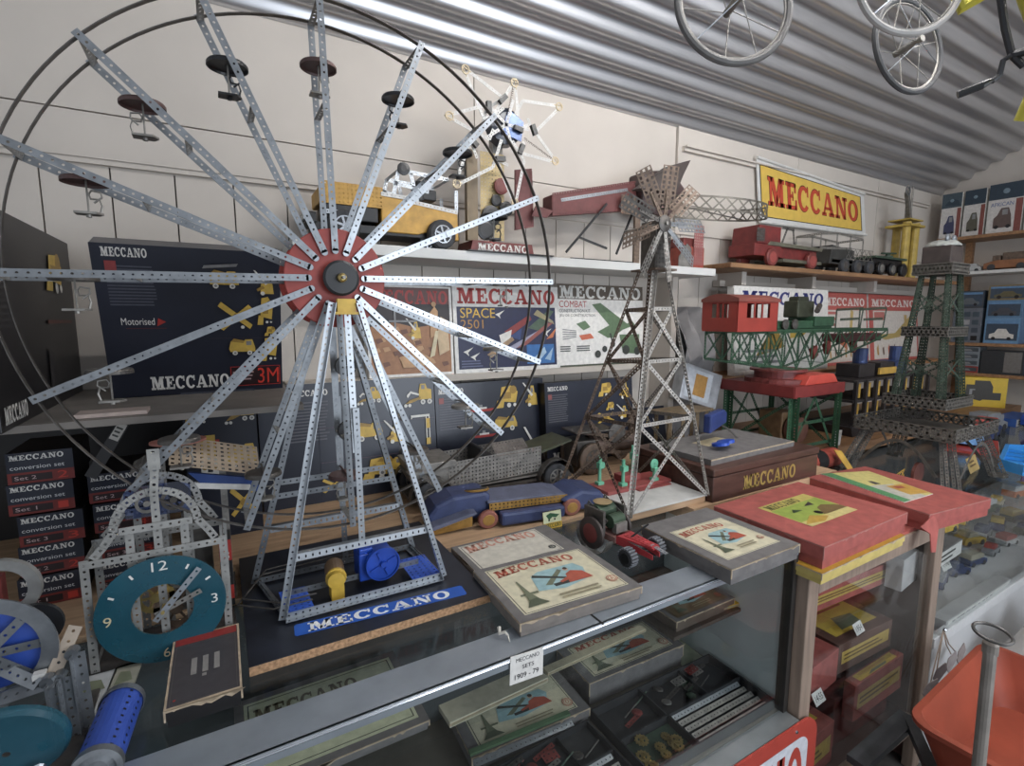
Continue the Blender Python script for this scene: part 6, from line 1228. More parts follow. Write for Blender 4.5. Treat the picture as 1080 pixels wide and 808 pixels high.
set_box('red_set_box','worn red set box with yellow and green picture label, front of the pair', LQ, .9625, 1.025, red_art, REDC, edge=mat('red_worn_edge', S(176,120,112), .8))
RQ = Q([(977,549),(1042,522),(906,493),(864,501)],1.0)
rear = set_box('red_set_box','worn red set box under the yellow booklet, rear of the pair', RQ, .9405, 1.0, lambda f: f.rect(0,0,1,1,REDC), REDC, edge=mat('red_worn_edge', S(176,120,112), .8))
mb = MB(); g = rectify(RQ); slab_quad(mb, rot(1.66,2.10,.695,1.03,.0), .9305, .940); tag(mb.build('red_card_tray', REDC, loc=(1.9,.8,.9305)), 'flat red card tray beneath the rear red set box', 'card tray')
p = at(962,556,z=.975); mb = MB(); mb.prism([(0,0),(.10,.02),(.11,-.02),(.06,-.085),(.035,-.08),(.05,-.03)], p+V((.02,-.012,.0)), (1,0,0), (0,.25,1), .003); mb.build('torn_flap', REDC, rear, world=True)
# ---------------------------------------------------------------- booklets on the red boxes
BQ = [at(u,v,z=1.002) for u,v in ((954,530),(984,521),(916,497),(866,500))]
t = thing('picture_booklet','thin booklet with yellow, white and green cover on rear red set box','booklet',((BQ[0].x+BQ[2].x)/2,(BQ[0].y+BQ[2].y)/2,1.0008)); k = dict(parent=t, world=True)
mb = MB(); slab_quad(mb, BQ, 1.0008, 1.003); mb.build('pages', W_, **k)
mb = MB(); a = [V((p.x,p.y,1.0032)) for p in BQ]
def bq(x,y): return a[0].lerp(a[1],x).lerp(a[3].lerp(a[2],x),y)
def bpoly(c, pts, dz): mb.m(c); mb.face([bq(*p)+V((0,0,dz)) for p in pts])
bpoly(ink(214,200,120),[(0,0),(1,0),(1,1),(0,1)],0); bpoly(ink(196,190,176),[(0,0),(.75,0),(.75,.45),(0,.5)],.0002); bpoly(ink(90,150,96),[(0,0),(.22,0),(.22,1),(0,1)],.0003); bpoly(ink(206,160,70),[(.5,.1),(.98,.05),(.98,.4),(.5,.42)],.0003); bpoly(ink(90,84,80),[(.4,.5),(.55,.5),(.52,.62),(.42,.62)],.0004); bpoly(ink(176,80,70),[(.6,.3),(.8,.28),(.8,.36),(.6,.38)],.0005); mb.build('printed_cover', None, **k)
# ---------------------------------------------------------------- clock model
def clock():
    t = thing('strip_clock_model', 'grey strip clock model with round teal dial and white numerals at left', 'model clock', (-.112,1.07,1.0025)); k = dict(parent=t, world=True)
    yd = 1.02; c = V((-.1125,yd,1.098)); GS = mat('dull_grey_strip', (.36,.355,.335), .5, .55, .15, 40)
    mb = MB(); mb.ring(c,(0,1,0),.0705,.050,.003,56); mb.build('dial', TEAL, **k)
    mb = MB(); f = Face(mb, c+V((-.10,-.0016,-.10)), (.20,0,0), (0,0,.20))
    for s_,an,w,h in (('12',90,.115,.085),('3',0,.05,.085),('6',-90,.05,.085),('9',180,.055,.085)):
        x = .5+.385*math.cos(math.radians(an)); y = .5+.40*math.sin(math.radians(an)); f.text(s_,x-w/2,y-h/2,x+w/2,y+h/2, W_ if an in (0,90) else ink(206,190,150))
    for an in (60,30,120,150):
        x = .5+.40*math.cos(math.radians(an)); y = .5+.40*math.sin(math.radians(an)); dx = .022*math.cos(math.radians(an)); dy = .022*math.sin(math.radians(an)); f.poly([(x-dx-dy*.4,y-dy+dx*.4),(x-dx+dy*.4,y-dy-dx*.4),(x+dx+dy*.4,y+dy-dx*.4),(x+dx-dy*.4,y+dy+dx*.4)],W_)
    mb.build('numerals', None, **k)
    mb = MB(); d = V((.66,0,.75)).normalized(); mb.strip(c-d*.018+V((0,-.012,0)), c+d*.088+V((0,-.012,0)), (0,-1,0), w=.0095); mb.build('minute_hand', STEELW, **k)
    mb = MB(); d = V((.93,0,.36)).normalized(); mb.strip(c-d*.012+V((0,-.008,0)), c+d*.062+V((0,-.008,0)), (0,-1,0), w=.009); mb.build('hour_hand', STEELD, **k)
    mb = MB(); mb.cyl(c+V((0,-.015,0)), c+V((0,.09,0)), .003, 8); mb.build('arbor', BRASS, **k)
    def st(a, b, n=(0,-1,0), name='frame_strip', m=GS, w=.0125): mb = MB(); mb.strip(a, b, n, w=w); return mb.build(name, m, **k)
    xl, xr = -.215, -.016
    for y in (1.035,1.135):
        for x in (xl,xr): st((x,y,1.003),(x,y,1.205 if y < 1.1 else 1.20))
        st((xl-.006,y-.002,1.197),(xr+.006,y-.002,1.197)); st((-.1125,y,1.003),(-.1125,y,1.305))
        for x in (-.152,-.073): st((x,y+.001,1.01),(x,y+.001,1.245))
        st((-.165,y-.003,1.245),(-.06,y-.003,1.245))
        # arch on top
        mb = MB(); pts = []
        for i in range(17): an = PI*(1.0-i/16); pts.append(V((-.1125+.060*math.cos(an),y-.001,1.245+.062*math.sin(an))))
        pts = [V((xl+.012,y-.001,1.205)),V((-.188,y-.001,1.222))]+pts+[V((-.037,y-.001,1.222)),V((xr-.012,y-.001,1.205))]
        for i in range(len(pts)-1): mb.strip(pts[i], pts[i+1], (0,-1,0), pitch=.0125, k=4)
        mb.build('arch_strip', GS, **k)
    mb = MB(); mb.strip((-.1125,1.03,1.30),(-.105,1.03,1.375),(0,-1,.1), w=.0125, slot=(1.2,1.4)); mb.perf((-.117,1.029,1.345),(1,0,0),(0,0,1),1,3,pu=.018,pv=.012,hr=.003); mb.build('top_post', GS, **k)
    mb = MB(); mb.prism([(-.05,0),(.05,0),(.05,.05),(.03,.058),(-.03,.058),(-.05,.05)],(-.1125,1.09,1.245),(1,0,0),(0,0,1),.001); mb.build('clear_sheet', glass('blue_film',(.55,.62,.85),.6,.08,.06), **k)
    for x,z,r,m in ((-.13,1.09,.030,BRASS),(-.09,1.12,.022,STEELD),(-.10,1.06,.036,BROWNS),(-.13,1.27,.018,STEELD),(-.09,1.27,.02,DARKS),(-.07,1.07,.02,DARKS)):
        mb = MB(); mb.ring((x,1.09,z),(0,1,0),r*.85,r*.3,.003,24); mb.cyl((x,1.085,z),(x,1.095,z),r*.3,10)
        for q in range(3): mb.cbox((x,1.09,z),(r*1.6,.002,.004),Matrix.Rotation(q*PI/3,3,'Y'))
        mb.build('gear_wheel', m, **k)
    for x in (xl,xr):
        st((x,1.035,1.01),(x,1.135,1.01),(1,0,0)); st((x,1.035,1.197),(x,1.135,1.197),(1,0,0))
    mb = MB(); mb.box((xl-.01,1.03,1.0025),(xr+.01,1.14,1.006)); mb.build('base_plate', DARKS, **k)
    mb = MB(); mb.cyl((-.14,1.07,1.008),(-.09,1.12,1.008),.012,10); mb.build('weight', mat('brown_weight', (.20,.13,.10), .7), **k)
clock()
# beige plate model behind the clock
t = thing('beige_roundabout_model','beige perforated plate model with pale red disc on top behind the clock','metal model',(-.05,1.235,1.0025)); k = dict(parent=t, world=True); BE = mat('beige_plate', S(176,158,136), .6, 0, .15, 20)
mb = MB(); mb.lathe((-.085,1.235,1.345),(0,.05,1),[(0,.045),(.002,.050),(.006,.050)],28); mb.build('top_disc', mat('pale_red_disc', S(160,104,92), .6), **k)
mb = MB(); mb.perf((-.10,1.175,1.315),(1,-.05,-.27),(.0,.9,.5),13,7,k=4,hr=.0028); mb.build('sloping_plate', BE, **k)
mb = MB(); mb.perf((-.10,1.20,1.335),(-1,.0,-.55),(.0,1,.1),6,6,k=4); mb.build('side_plate', STEELD, **k)
mb = MB(); mb.prism([(0,0),(.12,0),(.13,-.03),(.02,-.02)],(-.07,1.20,1.29),(1,0,-.25),(0,0,1),.01); mb.build('blue_band', mat('blue_band', S(44,70,128), .4), **k)
mb = MB(); mb.prism([(0,0),(.10,0),(.10,-.012),(.0,-.012)],(-.06,1.198,1.268),(1,0,-.2),(0,0,1),.01); mb.build('white_band', W_, **k)
for x,y in ((-.12,1.21),(-.01,1.21),(-.12,1.27),(-.01,1.27)): mb = MB(); mb.strip((x,y,1.003),(x,y,1.30),(0,-1,0),k=4); mb.build('upright', STEELD, **k)
mb = MB(); mb.box((-.14,1.19,1.003),(.0,1.30,1.012)); mb.box((-.09,1.22,1.012),(-.04,1.27,1.20)); mb.build('core', DARKS, **k)
t = thing('dice_box','little red and black card box with white figures between clock and wheel board','carton',(-.018,1.18,1.0025)); mb = MB(); mb.m(BLKC); mb.box((-.008,-.02,0),(.014,.02,.15)); f = Face(mb,(-.008,-.0202,0),(.022,0,0),(0,0,.15)); f.rect(0,.66,1,.96,R_); f.rect(0,.1,1,.3,R_); f.text('8',.25,.38,.75,.52,W_); f.text('8',.2,.68,.8,.8,W_); mb.build('carton',None,t)
# ---------------------------------------------------------------- big model at the lower left corner
def corner_model():
    t = thing('blue_wheeled_model', 'large strip and blue plate model cut off by the lower left corner', 'metal model', (-.30,.86,1.0025)); k = dict(parent=t, world=True)
    GS = mat('dull_grey_strip', (.36,.355,.335), .5, .55, .15, 40); BL = mat('mid_blue_plate', S(54,84,170), .4, 0, .1, 30)
    P = lambda u, v, y: at(u, v, y=y)
    # bent slotted ring at the back
    c = P(2,622,1.02); mb = MB(); mb.ring(c,(.1,1,0),.040,.016,.010,28); mb.build('slotted_ring', GS, **k); mb = MB(); mb.box(tuple(c+V((-.07,.0,-.03))),tuple(c+V((.0,.02,.02)))); mb.build('red_core', REDD, **k)
    # blue wheel with steel rim
    c = P(-12,686,.93); mb = MB(); mb.lathe(c,(.12,1,0),[(0,.060),(.004,.062),(.012,.062),(.014,.058)],36); mb.build('blue_wheel', BL, **k)
    mb = MB(); mb.ring(c+V((0,-.012,0)),(.12,1,0),.070,.020,.003,40); 
    for i in range(4): d = V((math.cos(i*PI/4),0,math.sin(i*PI/4))); mb.strip(c+V((0,-.014,0))-d*.065, c+V((0,-.014,0))+d*.065, (0,-1,0))
    mb.build('wheel_rim', STEEL, **k)
    c2 = P(36,662,.97); mb = MB(); mb.lathe(c2,(0,1,0),[(0,.010),(.002,.034),(.010,.034),(.012,.012)],28); mb.build('black_pulley', BLACK, **k)
    mb = MB(); mb.lathe(c2+V((-.005,-.03,.0)),(0,1,0),[(0,.007),(.02,.007),(.022,.013),(.03,.013)],14); mb.cyl(c2+V((-.02,-.04,-.01)),c2+V((.0,-.03,.03)),.005,8); mb.build('brass_boss', BRASS, **k)
    for u,v,s_ in ((20,690,.012),(48,692,.010),(30,708,.012)): mb = MB(); q = P(u,v,.93); mb.lathe(q,(0,1,0),[(0,s_*.6),(.004,s_),(.01,s_),(.012,s_*.5)],12); mb.build('bright_collar', CHROME, **k)
    # teal dish
    c3 = P(8,806,.80); c3.z = 1.066; mb = MB(); mb.lathe(c3,(.05,1,.25),[(0,.004),(.004,.056),(.010,.060),(.016,.060)],40,caps=False); mb.build('teal_dish', TEAL, **k)
    mb = MB(); mb.lathe(c3+V((.03,-.012,-.028)),(0,1,.2),[(0,.004),(.004,.008)],10); mb.build('bright_bolt', CHROME, **k)
    # leaning strip and bundle of curved strips
    mb = MB(); mb.strip(P(54,716,.90), P(80,660,.92), (0,-1,.35), w=.017); mb.build('tan_strip', mat('tan_grey_strip', S(172,158,142), .5, .2, .1), **k)
    for i,(u,v,y) in enumerate(((50,720,.885),(63,716,.89),(76,690,.90))):
        mb = MB(); a = P(u,v,y); b = V((a.x+.006,a.y-.012,1.004)); mb.girder(b, a, (0,-1,0), (1,0,0), w=.0145); mb.cyl(a+V((-.001,-.002,0)), a+V((.0,.012,0)), .008, 10); mb.build('upright_girder', STEEL, **k)
    mb = MB(); a = P(0,738,.90); b = P(60,718,.885); mb.strip(a, b, (0,-.5,1), w=.02); mb.strip(P(-10,700,.93), P(40,722,.89), (0,-1,.4), w=.016); mb.build('curved_strip', STEEL, **k)
    mb = MB(); a = P(42,712,.90); mb.cbox(a, (.014,.012,.008)); mb.build('white_block', WHITE, **k)
    mb = MB(); mb.box((-.42,.80,1.003),(-.20,.98,1.010)); mb.build('base_plate', DARKS, **k)
corner_model()
t = thing('blue_drum','blue perforated drum with silver end rims lying at the lower left corner','drum',at(112,785,z=1.03)); c = V(t.location); a0 = at(128,737,z=1.038)-c; a1 = at(103,812,z=1.026)-c; ax = (a0-a1)
a0.z = .0; a1.z = 0.0
mb = MB(); mb.m(mat('drum_blue', S(52,78,160), .4, 0, .08, 30)); mb.cyl(a1, a0, .026, 28); mb.m(K_)
d = (a0-a1).normalized(); u_ = V((-d.y,d.x,0)); 
for i in range(9):
    for an in (20,55,125,160):
        p = a1+(a0-a1)*((i+.5)/9)+(u_*math.cos(math.radians(an))+V((0,0,1))*math.sin(math.radians(an)))*.0262; nr = (u_*math.cos(math.radians(an))+V((0,0,1))*math.sin(math.radians(an))); e1 = d*.0019; e2 = d.cross(nr)*.0019
        mb.face([p+e1+e2,p-e1+e2,p-e1-e2,p+e1-e2])
mb.build('drum_shell', None, t)
for p,s_ in ((a1,-1),(a0,1)):
    mb = MB(); mb.lathe(p-d*(s_*.004),d*s_,[(0,.0275),(.0,.0285),(.010,.0285),(.012,.022),(.006,.021)],28,caps=False); mb.lathe(p+d*(s_*.002),d*s_,[(0,.021),(.003,.012),(.004,.004)],20); mb.build('end_rim', STEEL, t)
# ---------------------------------------------------------------- things beyond the crane
FZ = .9305
t = thing('black_yellow_model','black and yellow two deck girder model with blue funnels behind the lattice tower','metal model',(3.20,1.44,GZ)); BY = mat('black_girder', (.03,.025,.025), .5, .2, .2); YB = mat('mustard_panel', S(190,152,70), .5, 0, .15)
for z in (.04,.17,.275): mb = MB(); mb.box((-.42,-.10,z),(.42,.12,z+.014)); mb.build('deck', BY, t, bevel=.002)
for i in range(9):
    x = -.40+.10*i; mb = MB(); mb.box((x-.010,-.105,0),(x+.010,-.09,.285)); mb.build('post', BY, t)
    if i < 8 and i not in (4,):
        mb = MB(); mb.box((x+.022,-.085,.19),(x+.075,-.08,.265)); mb.build('yellow_panel', YB, t)
        if i in (0,1,2,5,6): mb = MB(); mb.box((x+.03,-.085,.06),(x+.07,-.08,.16)); mb.build('yellow_panel', YB, t)
for x,m in ((-.22,BY),(.0,BY),(.14,BLUED)): mb = MB(); mb.box((x-.08,-.06,.289),(x+.08,.06,.36)); mb.build('upper_house', m, t, bevel=.004)
mb = MB(); mb.box((-.12,-.075,.30),(.06,-.065,.335)); mb.build('yellow_panel', YB, t)
for x in (-.18,.22): mb = MB(); mb.cyl((x,0,.36),(x,0,.44),.035,14); mb.build('funnel', BLUED, t)
mb = MB(); mb.prism([(-.44,0),(.44,0),(.48,.05),(-.46,.05)],(0,.13,-.0),(1,0,0),(0,0,1),.25); mb.build('hull', BY, t, bevel=.003)
t = thing('dull_red_hull_model','long dull red round bodied model lying behind the red set boxes','metal model',(2.228,1.195,FZ)); mb = MB(); mb.cyl((-.12,-.0,.058),(.12,.0,.058),.042,20); mb.build('red_body', mat('dull_red_body', S(146,66,54), .5, 0, .15), t)
mb = MB(); mb.cyl((-.06,.0,.058),(.01,.0,.058),.0445,20); mb.build('black_band', BLACK, t)
for x in (-.08,.08): mb = MB(); mb.box((x-.02,-.04,0),(x+.02,.04,.022)); mb.build('cradle', BY, t)
mb = MB(); o = at(879,478,y=1.27); mb.m(W_); mb.prism([(0,0),(.05,-.01),(.035,.075),(-.02,.08)],(o.x,o.y,.9995+.002),(1,0,0),(0,-.15,1),.002); tag(mb.build('white_tag', None, loc=(o.x,o.y,1.0015)), 'small white paper tag standing by the dull red model', 'tag')
t = thing('yellow_tag_card','long yellow card tag leaning beside dull red model','tag',(2.30,1.09,.931)); mb = MB(); mb.m(YB); mb.prism([(0,0),(.05,-.02),(.0,.10),(-.05,.11)],(0,0,0.002),(1,0,0),(0,.5,1),.002); mb.build('card',None,t)
t = thing('small_yellow_chain_model','small yellow lattice piece with brown wheel near foot of the lattice tower','metal model',(2.32,.93,.931)); mb = MB(); lattice_band(mb,[(-.10+.03*i,.0,.01+.006*i) for i in range(6)],.025,(0,0,1)); mb.build('yellow_lattice', YB, t)
mb = MB(); mb.lathe((.11,-.03,.045),(0,1,0),[(0,.01),(.003,.044),(.014,.044),(.017,.01)],22); mb.build('brown_wheel', mat('brown_wheel', S(104,60,52), .5), t)
t = thing('yellow_name_card','small yellow lettered card at the right foot of lattice tower','card',(2.86,.86,.931),.1,None,(-.35,0)); mb = MB(); mb.m(ink(196,164,96)); mb.box((-.07,-.001,0),(.07,.001,.065)); f = Face(mb,(-.07,-.0012,0),(.14,0,0),(0,0,.065)); f.lines(.15,.3,.85,.8,2,ink(120,90,50)); mb.build('card',None,t)
t = thing('red_folder','flat red folder on the far showcase top, under the pale blue car','folder',(3.40,1.045,FZ),.3); mb = MB(); mb.m(REDB); mb.box((-.20,-.10,0),(.20,.10,.012)); mb.build('cover',None,t); mb = MB(); mb.m(W_); mb.box((-.195,-.102,.003),(.195,-.095,.009)); mb.build('pages',None,t)
mini_car('pale blue and white toy racing car standing on the red folder',(3.42,1.055,FZ+.0125),.25,mat('toy_pale_blue', S(120,170,220), .4),.22,None,mat('toy_white',(.5,.5,.49),.4))
mini_car('dark navy toy car with red trim behind the pale blue racing car',(3.74,1.10,FZ),.15,BLUED,.26,None,REDB)
mini_car('blue toy car at the back of the far showcase top, near the yellow box',(4.40,1.02,FZ),-.2,mat('toy_bright_blue', S(50,84,170), .35),.28,None,None)
mini_car('brown toy lorry near the right edge of the far showcase top',(4.05,.88,FZ),.4,ob,.26,None,BROWNS,truck=True)
mini_car('dark green toy car at the right edge of the far showcase top',(4.60,.86,FZ),.3,GREEN,.26,None,None)
mini_car('grey toy van behind the red folder on the far showcase top',(3.98,1.165,FZ),-.1,mat('toy_grey',(.25,.26,.27),.4),.24,None,None,truck=True)
t = thing('bright_blue_tray','bright light blue plastic tray on far showcase top at right edge','tray',(3.22,.78,FZ),.25); LB = mat('light_blue_plastic', S(62,146,214), .35, 0, .06)
mb = MB(); mb.prism([(-.24,-.08),(.20,-.09),(.26,.0),(.20,.09),(-.20,.10),(-.27,.02)],(0,0,0),(1,0,0),(0,1,0),.012)
mb.prism([(-.24,-.085),(.20,-.095),(.205,-.08),(-.235,-.07)],(0,0,.01),(1,0,0),(0,1,0),.035); mb.prism([(-.20,.085),(.20,.075),(.20,.09),(-.20,.10)],(0,0,.01),(1,0,0),(0,1,0),.035); mb.prism([(-.27,.02),(-.255,.02),(-.19,.095),(-.20,.10)],(0,0,.01),(1,0,0),(0,1,0),.035); mb.prism([(.26,.0),(.245,.0),(.19,.085),(.20,.09)],(0,0,.01),(1,0,0),(0,1,0),.035); mb.build('tray_body', LB, t)
for i in range(4): mb = MB(); mb.beam((-.15+.1*i,-.08,.02),(-.12+.1*i,.08,.02),.008,.012,(0,0,1)); mb.build('rib', LB, t)
t = thing('dark_blue_dish','dark blue toy piece with white spot resting beside the bright blue tray','toy',(3.62,.80,FZ)); mb = MB(); mb.lathe((0,0,0),(0,0,1),[(0,.11),(.03,.12),(.07,.08),(.09,.03)],20); mb.build('dish', mat('dark_indigo', S(42,44,96), .4), t); mb = MB(); mb.lathe((-.03,-.09,.06),(0,-1,.5),[(0,.014),(.004,.012)],10); mb.build('white_spot', W_, t)
mini_car('small black toy car at the back of the far showcase top, behind the red folder',(3.52,1.195,FZ),-.1,BLACK,.16,None,BLACK)
flatbox('flat blue card box under the yellow window box at back of far showcase top',4.42,1.17,FZ,.36,.12,.05,mat('blue_flat_card', S(56,92,160), .5),None)
# ---------------------------------------------------------------- bicycle parts hanging from the roof
def bike_wheel(label, u, v, d, r, n, spokes=12, name='hanging_bicycle_wheel', hub=True, m=None):
    dirv = (_F*FPX+_r*(u-540)+_U*(404-v)); c = CAM+dirv*(d/dirv.length); t = thing(name, label, 'wheel', c)
    n = V(n).normalized(); mb = MB(); mb.torus((0,0,0), n, r, r*.062, 56, 8); mb.build('tyre', m or mat('grey_tyre', (.13,.125,.12), .7, 0, .15), t, smooth=True)
    mb = MB(); mb.torus((0,0,0), n, r*.93, r*.022, 48, 6); mb.build('rim', STEELD, t, smooth=True)
    mb = MB(); mb.cyl(-n*.03, n*.03, r*.07, 12); mb.build('hub', STEELD, t)
    u_ = n.orthogonal().normalized(); w = n.cross(u_)
    for i in range(spokes):
        an = 2*PI*i/spokes; e = (u_*math.cos(an)+w*math.sin(an))*r*.93; mb = MB(); mb.cyl(n*(.02*(-1)**i)+(u_*math.cos(an+.5)+w*math.sin(an+.5))*r*.06, e, .0011, 5); mb.build('spoke', STEELD if i % 4 else STEEL, t)
    mb = MB(); mb.cyl((0,0,r), (0,0,r+.30), .003, 6); mb.build('hanging_wire', DARKS, t)
    return t
w1 = bike_wheel('grey tyred spoked wheel hanging from the roof, nearest the middle of the ceiling', 774, 4, 1.35, .118, (-.45,-1,.12), 10)
w2 = bike_wheel('pale tyred wheel hanging from roof beside the yellow bicycle frame, the upper one', 960, -20, 1.35, .091, (-.6,-1,.10), 12, m=mat('pale_tyre', (.42,.40,.38), .7, 0, .1))
w3 = bike_wheel('bright spoked wheel hanging lower, behind the pale tyred wheel', 958, 49, 1.60, .099, (-.22,-1,.12), 12, m=mat('dark_tyre', (.06,.06,.062), .7, 0, .15))
t = thing('yellow_bicycle_frame','yellow tricycle frame with dark crank and pedal hanging at the top right','bicycle frame',(1.30,.52,2.5)); k = dict(parent=t, world=True); YF = mat('bike_yellow', S(196,186,70), .45, 0, .1)
R1 = lambda u, v, d: CAM+(_F*FPX+_r*(u-540)+_U*(404-v)).normalized()*d
mb = MB(); mb.tube([R1(1000,-30,1.42),R1(1016,8,1.42),R1(1052,-16,1.42)],.012,10); mb.build('rear_stay', YF, **k)
mb = MB(); mb.tube([R1(1082,-30,1.35),R1(1099,18,1.35),R1(1112,62,1.35),R1(1104,88,1.35),R1(1090,104,1.35),R1(1078,128,1.35)],[.020,.020,.018,.016,.014,.012],12); mb.build('frame_tube', YF, smooth=True, **k)
mb = MB(); mb.tube([R1(1053,-20,1.36),R1(1060,30,1.36),R1(1067,58,1.36),R1(1080,70,1.36)],.006,8); mb.tube([R1(1067,58,1.36),R1(1084,54,1.36)],.007,8); mb.build('fork', mat('dark_bike_steel', (.05,.05,.055), .5, .3, .1), **k)
mb = MB(); mb.tube([R1(1067,58,1.35),R1(1058,64,1.35),R1(1054,80,1.34),R1(1046,86,1.33)],.0045,8); mb.build('crank', mat('dark_bike_steel', (.05,.05,.055), .5, .3, .1), **k)
mb = MB(); mb.tube([R1(1046,85,1.33),R1(1036,90,1.32),R1(1010,100,1.31)],[.004,.0065,.0065],8); mb.build('pedal', BLACK, **k)
# ---------------------------------------------------------------- orange barrow at the lower right
def barrow():
    rim = [at(u,v,z=z) for u,v,z in ((962,757,.56),(1003,697,.56),(1046,673,.56),(1075,676,.56))]
    A = at(961,760,z=.56); B = at(1040,680,z=.56); L = (B-A); ux = V((L.x,L.y,0)).normalized(); vx = V((ux.y,-ux.x,0)); l = L.length
    t = thing('orange_toy_barrow','orange plastic toy barrow tray on the floor at lower right','toy barrow',(A.x+.2,A.y-.1,0)); k = dict(parent=t, world=True); OR = mat('orange_plastic', S(146,66,44), .6, 0, .2, 5); 
    wd = .42; O = V((A.x,A.y,.56))
    def ringpts(ins, z, r):
        q = []
        for cx,cy,a in ((l-ins-r,ins+r,0),(l-ins-r,wd-ins-r,90),(ins+r,wd-ins-r,180),(ins+r,ins+r,270)):
            for i in range(6): an = math.radians(a-90+18*i); q.append(V((0,0,z))+V((O.x,O.y,0))+ux*(cx+r*math.cos(an))+vx*(cy+r*math.sin(an)))
        return q
    rings = [ringpts(-.012,.555,.06),ringpts(-.012,.567,.06),ringpts(.004,.569,.055),ringpts(.05,.43,.05),ringpts(.055,.42,.05)]
    out = [ringpts(-.012,.555,.06),ringpts(.0,.553,.055),ringpts(.045,.412,.05)]
    mb = MB(); n = len(rings[0]); vs = sum(rings, []); fs = [(j*n+i,j*n+(i+1)%n,(j+1)*n+(i+1)%n,(j+1)*n+i) for j in range(4) for i in range(n)]+[tuple(4*n+i for i in range(n))]; mb.raw(vs, fs)
    vs = sum(out, []); fs = [(j*n+(i+1)%n,j*n+i,(j+1)*n+i,(j+1)*n+(i+1)%n) for j in range(2) for i in range(n)]+[tuple(2*n+n-1-i for i in range(n))]; mb.raw(vs, fs); mb.build('tray', OR, smooth=True, **k)
    P = lambda a, b, z: V((O.x,O.y,z))+ux*a+vx*b
    mb = MB(); mb.tube([P(-.10,.0,.46),P(.05,.05,.40),P(l,.05,.40)],.014,8); mb.build('frame_bar', BLACK, **k); mb = MB(); mb.tube([P(-.05,wd-.05,.46),P(.05,wd-.05,.40),P(l,wd-.05,.40)],.014,8); mb.build('frame_bar', BLACK, **k)
    for a in (.06,l-.06):
        for b in (.06,wd-.06): mb = MB(); mb.cyl(P(a,b,.0),P(a,b,.41),.012,8); mb.build('leg', BLACK, **k)
    mb = MB(); c = P(-.06,.10,.30); mb.lathe(c-vx*.03,vx,[(0,.05),(.0,.09),(.01,.10),(.05,.10),(.06,.09),(.06,.05)],24); mb.build('wheel', RUB, **k)
    mb = MB(); c = P(.06,.17,.37); mb.lathe(c,(0,0,1),[(0,.03),(.03,.03),(.04,.022)],16); mb.build('yellow_knob', YELB, **k)
    mb = MB(); mb.beam(at(903,806,y=.62), at(958,757,y=.62), .05, .022, (0,0,1)); mb.beam(at(958,757,y=.62), P(.05,.05,.40), .03, .02, (0,0,1)); mb.build('handle_bar', mat('dark_bar', (.06,.065,.07), .4, .3, .2), **k)
barrow()
t = thing('ring_handle_pole','metal pole with a loop handle standing in the orange barrow tray','pole',R1(1034,815,.98)); k = dict(parent=t, world=True); 
base = R1(1026,860,1.10); base.z = max(.44, base.z); top = R1(1045,680,.98); PM = mat('worn_grey_pole', (.27,.24,.21), .45, .5, .2, 30)
bt = V((top.x+.005,top.y+.0,.425)); 
mb = MB(); mb.cyl(R1(1028,850,1.06), top, .0072, 14); mb.build('tube', PM, **k)
mb = MB(); c = R1(1047,668,.98); mb.torus(c,(-.08,-.12,1),.0195,.0022,32,8); mb.build('loop', mat('dark_loop', (.10,.095,.09), .4, .6, .2), smooth=True, **k); mb = MB(); mb.lathe(top-V((0,0,.012)),(0,0,1),[(0,.0086),(.014,.0086),(.018,.005)],14); mb.build('socket', PM, **k)
# paper bundle and string on the frame post, white cloth behind the barrow
t = thing('hanging_tag_bundle','bundle of crumpled paper tags hung by string from the timber showcase post','tag bundle',at(996,666,y=.68)); k = dict(parent=t, world=True)
q0 = at(995,664,y=.685); mb = MB(); mb.lathe(q0,(0,-1,0),[(0,.006),(.006,.006),(.009,.003)],10); mb.build('hook', CHROME, **k)
for u,v in ((978,735),(985,730),(1003,690),(1008,688)): mb = MB(); mb.tube([q0, at((995+u)/2-1,(664+v)/2+3,y=.67), at(u,v,y=.66)],.0022,5); mb.build('string', ink(150,130,112), **k)
for i,(u,v) in enumerate(((982,728),(992,712),(1004,700),(1014,692),(985,742))):
    p = at(u,v,y=.64); mb = MB(); mb.m([ink(140,128,124),ink(110,96,96),ink(160,150,148)][i % 3]); mb.prism([(-.03,-.012),(.03,.0),(.034,.024),(-.01,.028),(-.034,.012)],p,V((.8,-.3+.1*i,.5)).normalized(),V((-.3,.2,.9)).normalized(),.003); mb.build('paper_tag', None, **k)
t = thing('white_cloth_heap','crumpled pale cloth heap behind the orange barrow','cloth',(2.62,.42,0)); mb = MB(); n = 16; vs = []; rr = random.Random(3)
for i in range(n+1):
    for j in range(n+1): x = -.45+.9*i/n; y = -.2+.42*j/n; e = max(0,1-(x/.45)**4)*max(0,1-((y-.01)/.22)**4); vs.append(V((x,y,.02+(.42+.05*math.sin(i*1.3)+.05*rr.random())*e**.5)))
mb.raw(vs, [(i*(n+1)+j,(i+1)*(n+1)+j,(i+1)*(n+1)+j+1,i*(n+1)+j+1) for i in range(n) for j in range(n)]); mb.box((-.44,-.19,0),(.44,.21,.02)); mb.build('cloth', mat('off_white_cloth', (.47,.45,.43), .9, 0, .12, 8), t, smooth=True)
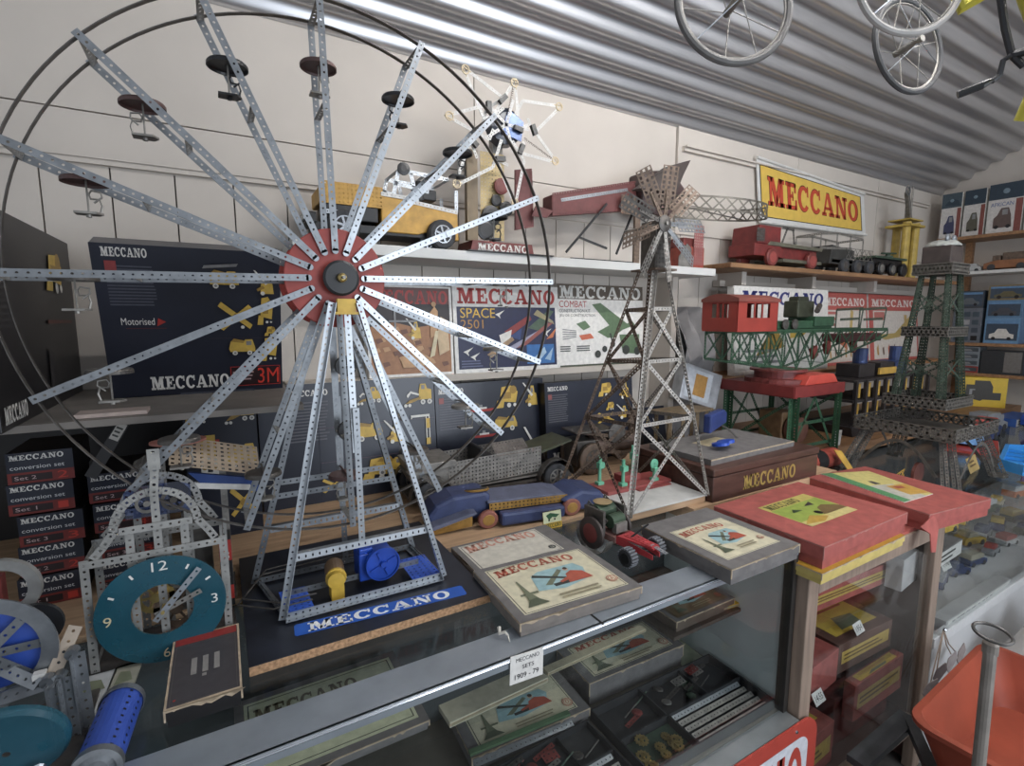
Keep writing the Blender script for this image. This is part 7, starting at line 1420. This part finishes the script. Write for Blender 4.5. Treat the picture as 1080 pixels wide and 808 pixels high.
# ---------------------------------------------------------------- light
w = bpy.data.worlds.new('world'); bpy.context.scene.world = w; w.use_nodes = True
w.node_tree.nodes['Background'].inputs[0].default_value = (.80,.86,.95,1); w.node_tree.nodes['Background'].inputs[1].default_value = .45
def area(name, loc, target, sx, sy, power, col=(1,.97,.92)):
    l = bpy.data.lights.new(name, 'AREA'); l.shape = 'RECTANGLE'; l.size = sx; l.size_y = sy; l.energy = power; l.color = col
    o = bpy.data.objects.new(name, l); C.objects.link(o); o.location = loc
    o.rotation_euler = (V(target)-V(loc)).to_track_quat('-Z', 'Y').to_euler(); return o
em = bpy.data.materials.new('tube_glow'); em.use_nodes = True; em.node_tree.nodes['Principled BSDF'].inputs['Emission Color'].default_value = (1,.975,.96,1); em.node_tree.nodes['Principled BSDF'].inputs['Emission Strength'].default_value = 125
def tube_light(label, loc, rot):
    t = thing('ceiling_light', label, 'ceiling light', loc, rot)
    mb = MB(); mb.cyl((-.55,0,0),(.55,0,0),.013,14); mb.build('tube', em, t)
    mb = MB(); mb.box((-.58,-.03,.022),(.58,.03,.07)); mb.build('fitting', WHITE, t)
    for x in (-.568,.568): mb = MB(); mb.box((x-.012,-.012,-.018),(x+.012,.012,.022)); mb.build('lamp_holder', WHITE, t)
    for x in (-.4,.4): mb = MB(); mb.cyl((x,0,.07),(x,0,.24),.003,6); mb.build('hanging_wire', DARKS, t)
tube_light('bare fluorescent tube light hanging under the corrugated roof above the big wheel', (1.30,.42,2.86), 0)
tube_light('added fluorescent tube light out of view, filling the showcases from above', (2.35,-.55,2.90), 0)  # second tube, added as fill to brighten the right-hand cases
area('cool_front_fill', (1.7,-1.7,1.6), (1.5,1.0,.9), 1.6, 1.2, 34, (.82,.90,1))  # bluish fill light added on the camera side to lift the showcases
sc = bpy.context.scene
sc.view_settings.view_transform = 'Standard'; sc.view_settings.look = 'None'; sc.view_settings.gamma = 1; sc.view_settings.use_curve_mapping = False
sc.view_settings.exposure = .42
sc.cycles.transparent_max_bounces = 24; sc.cycles.max_bounces = 8
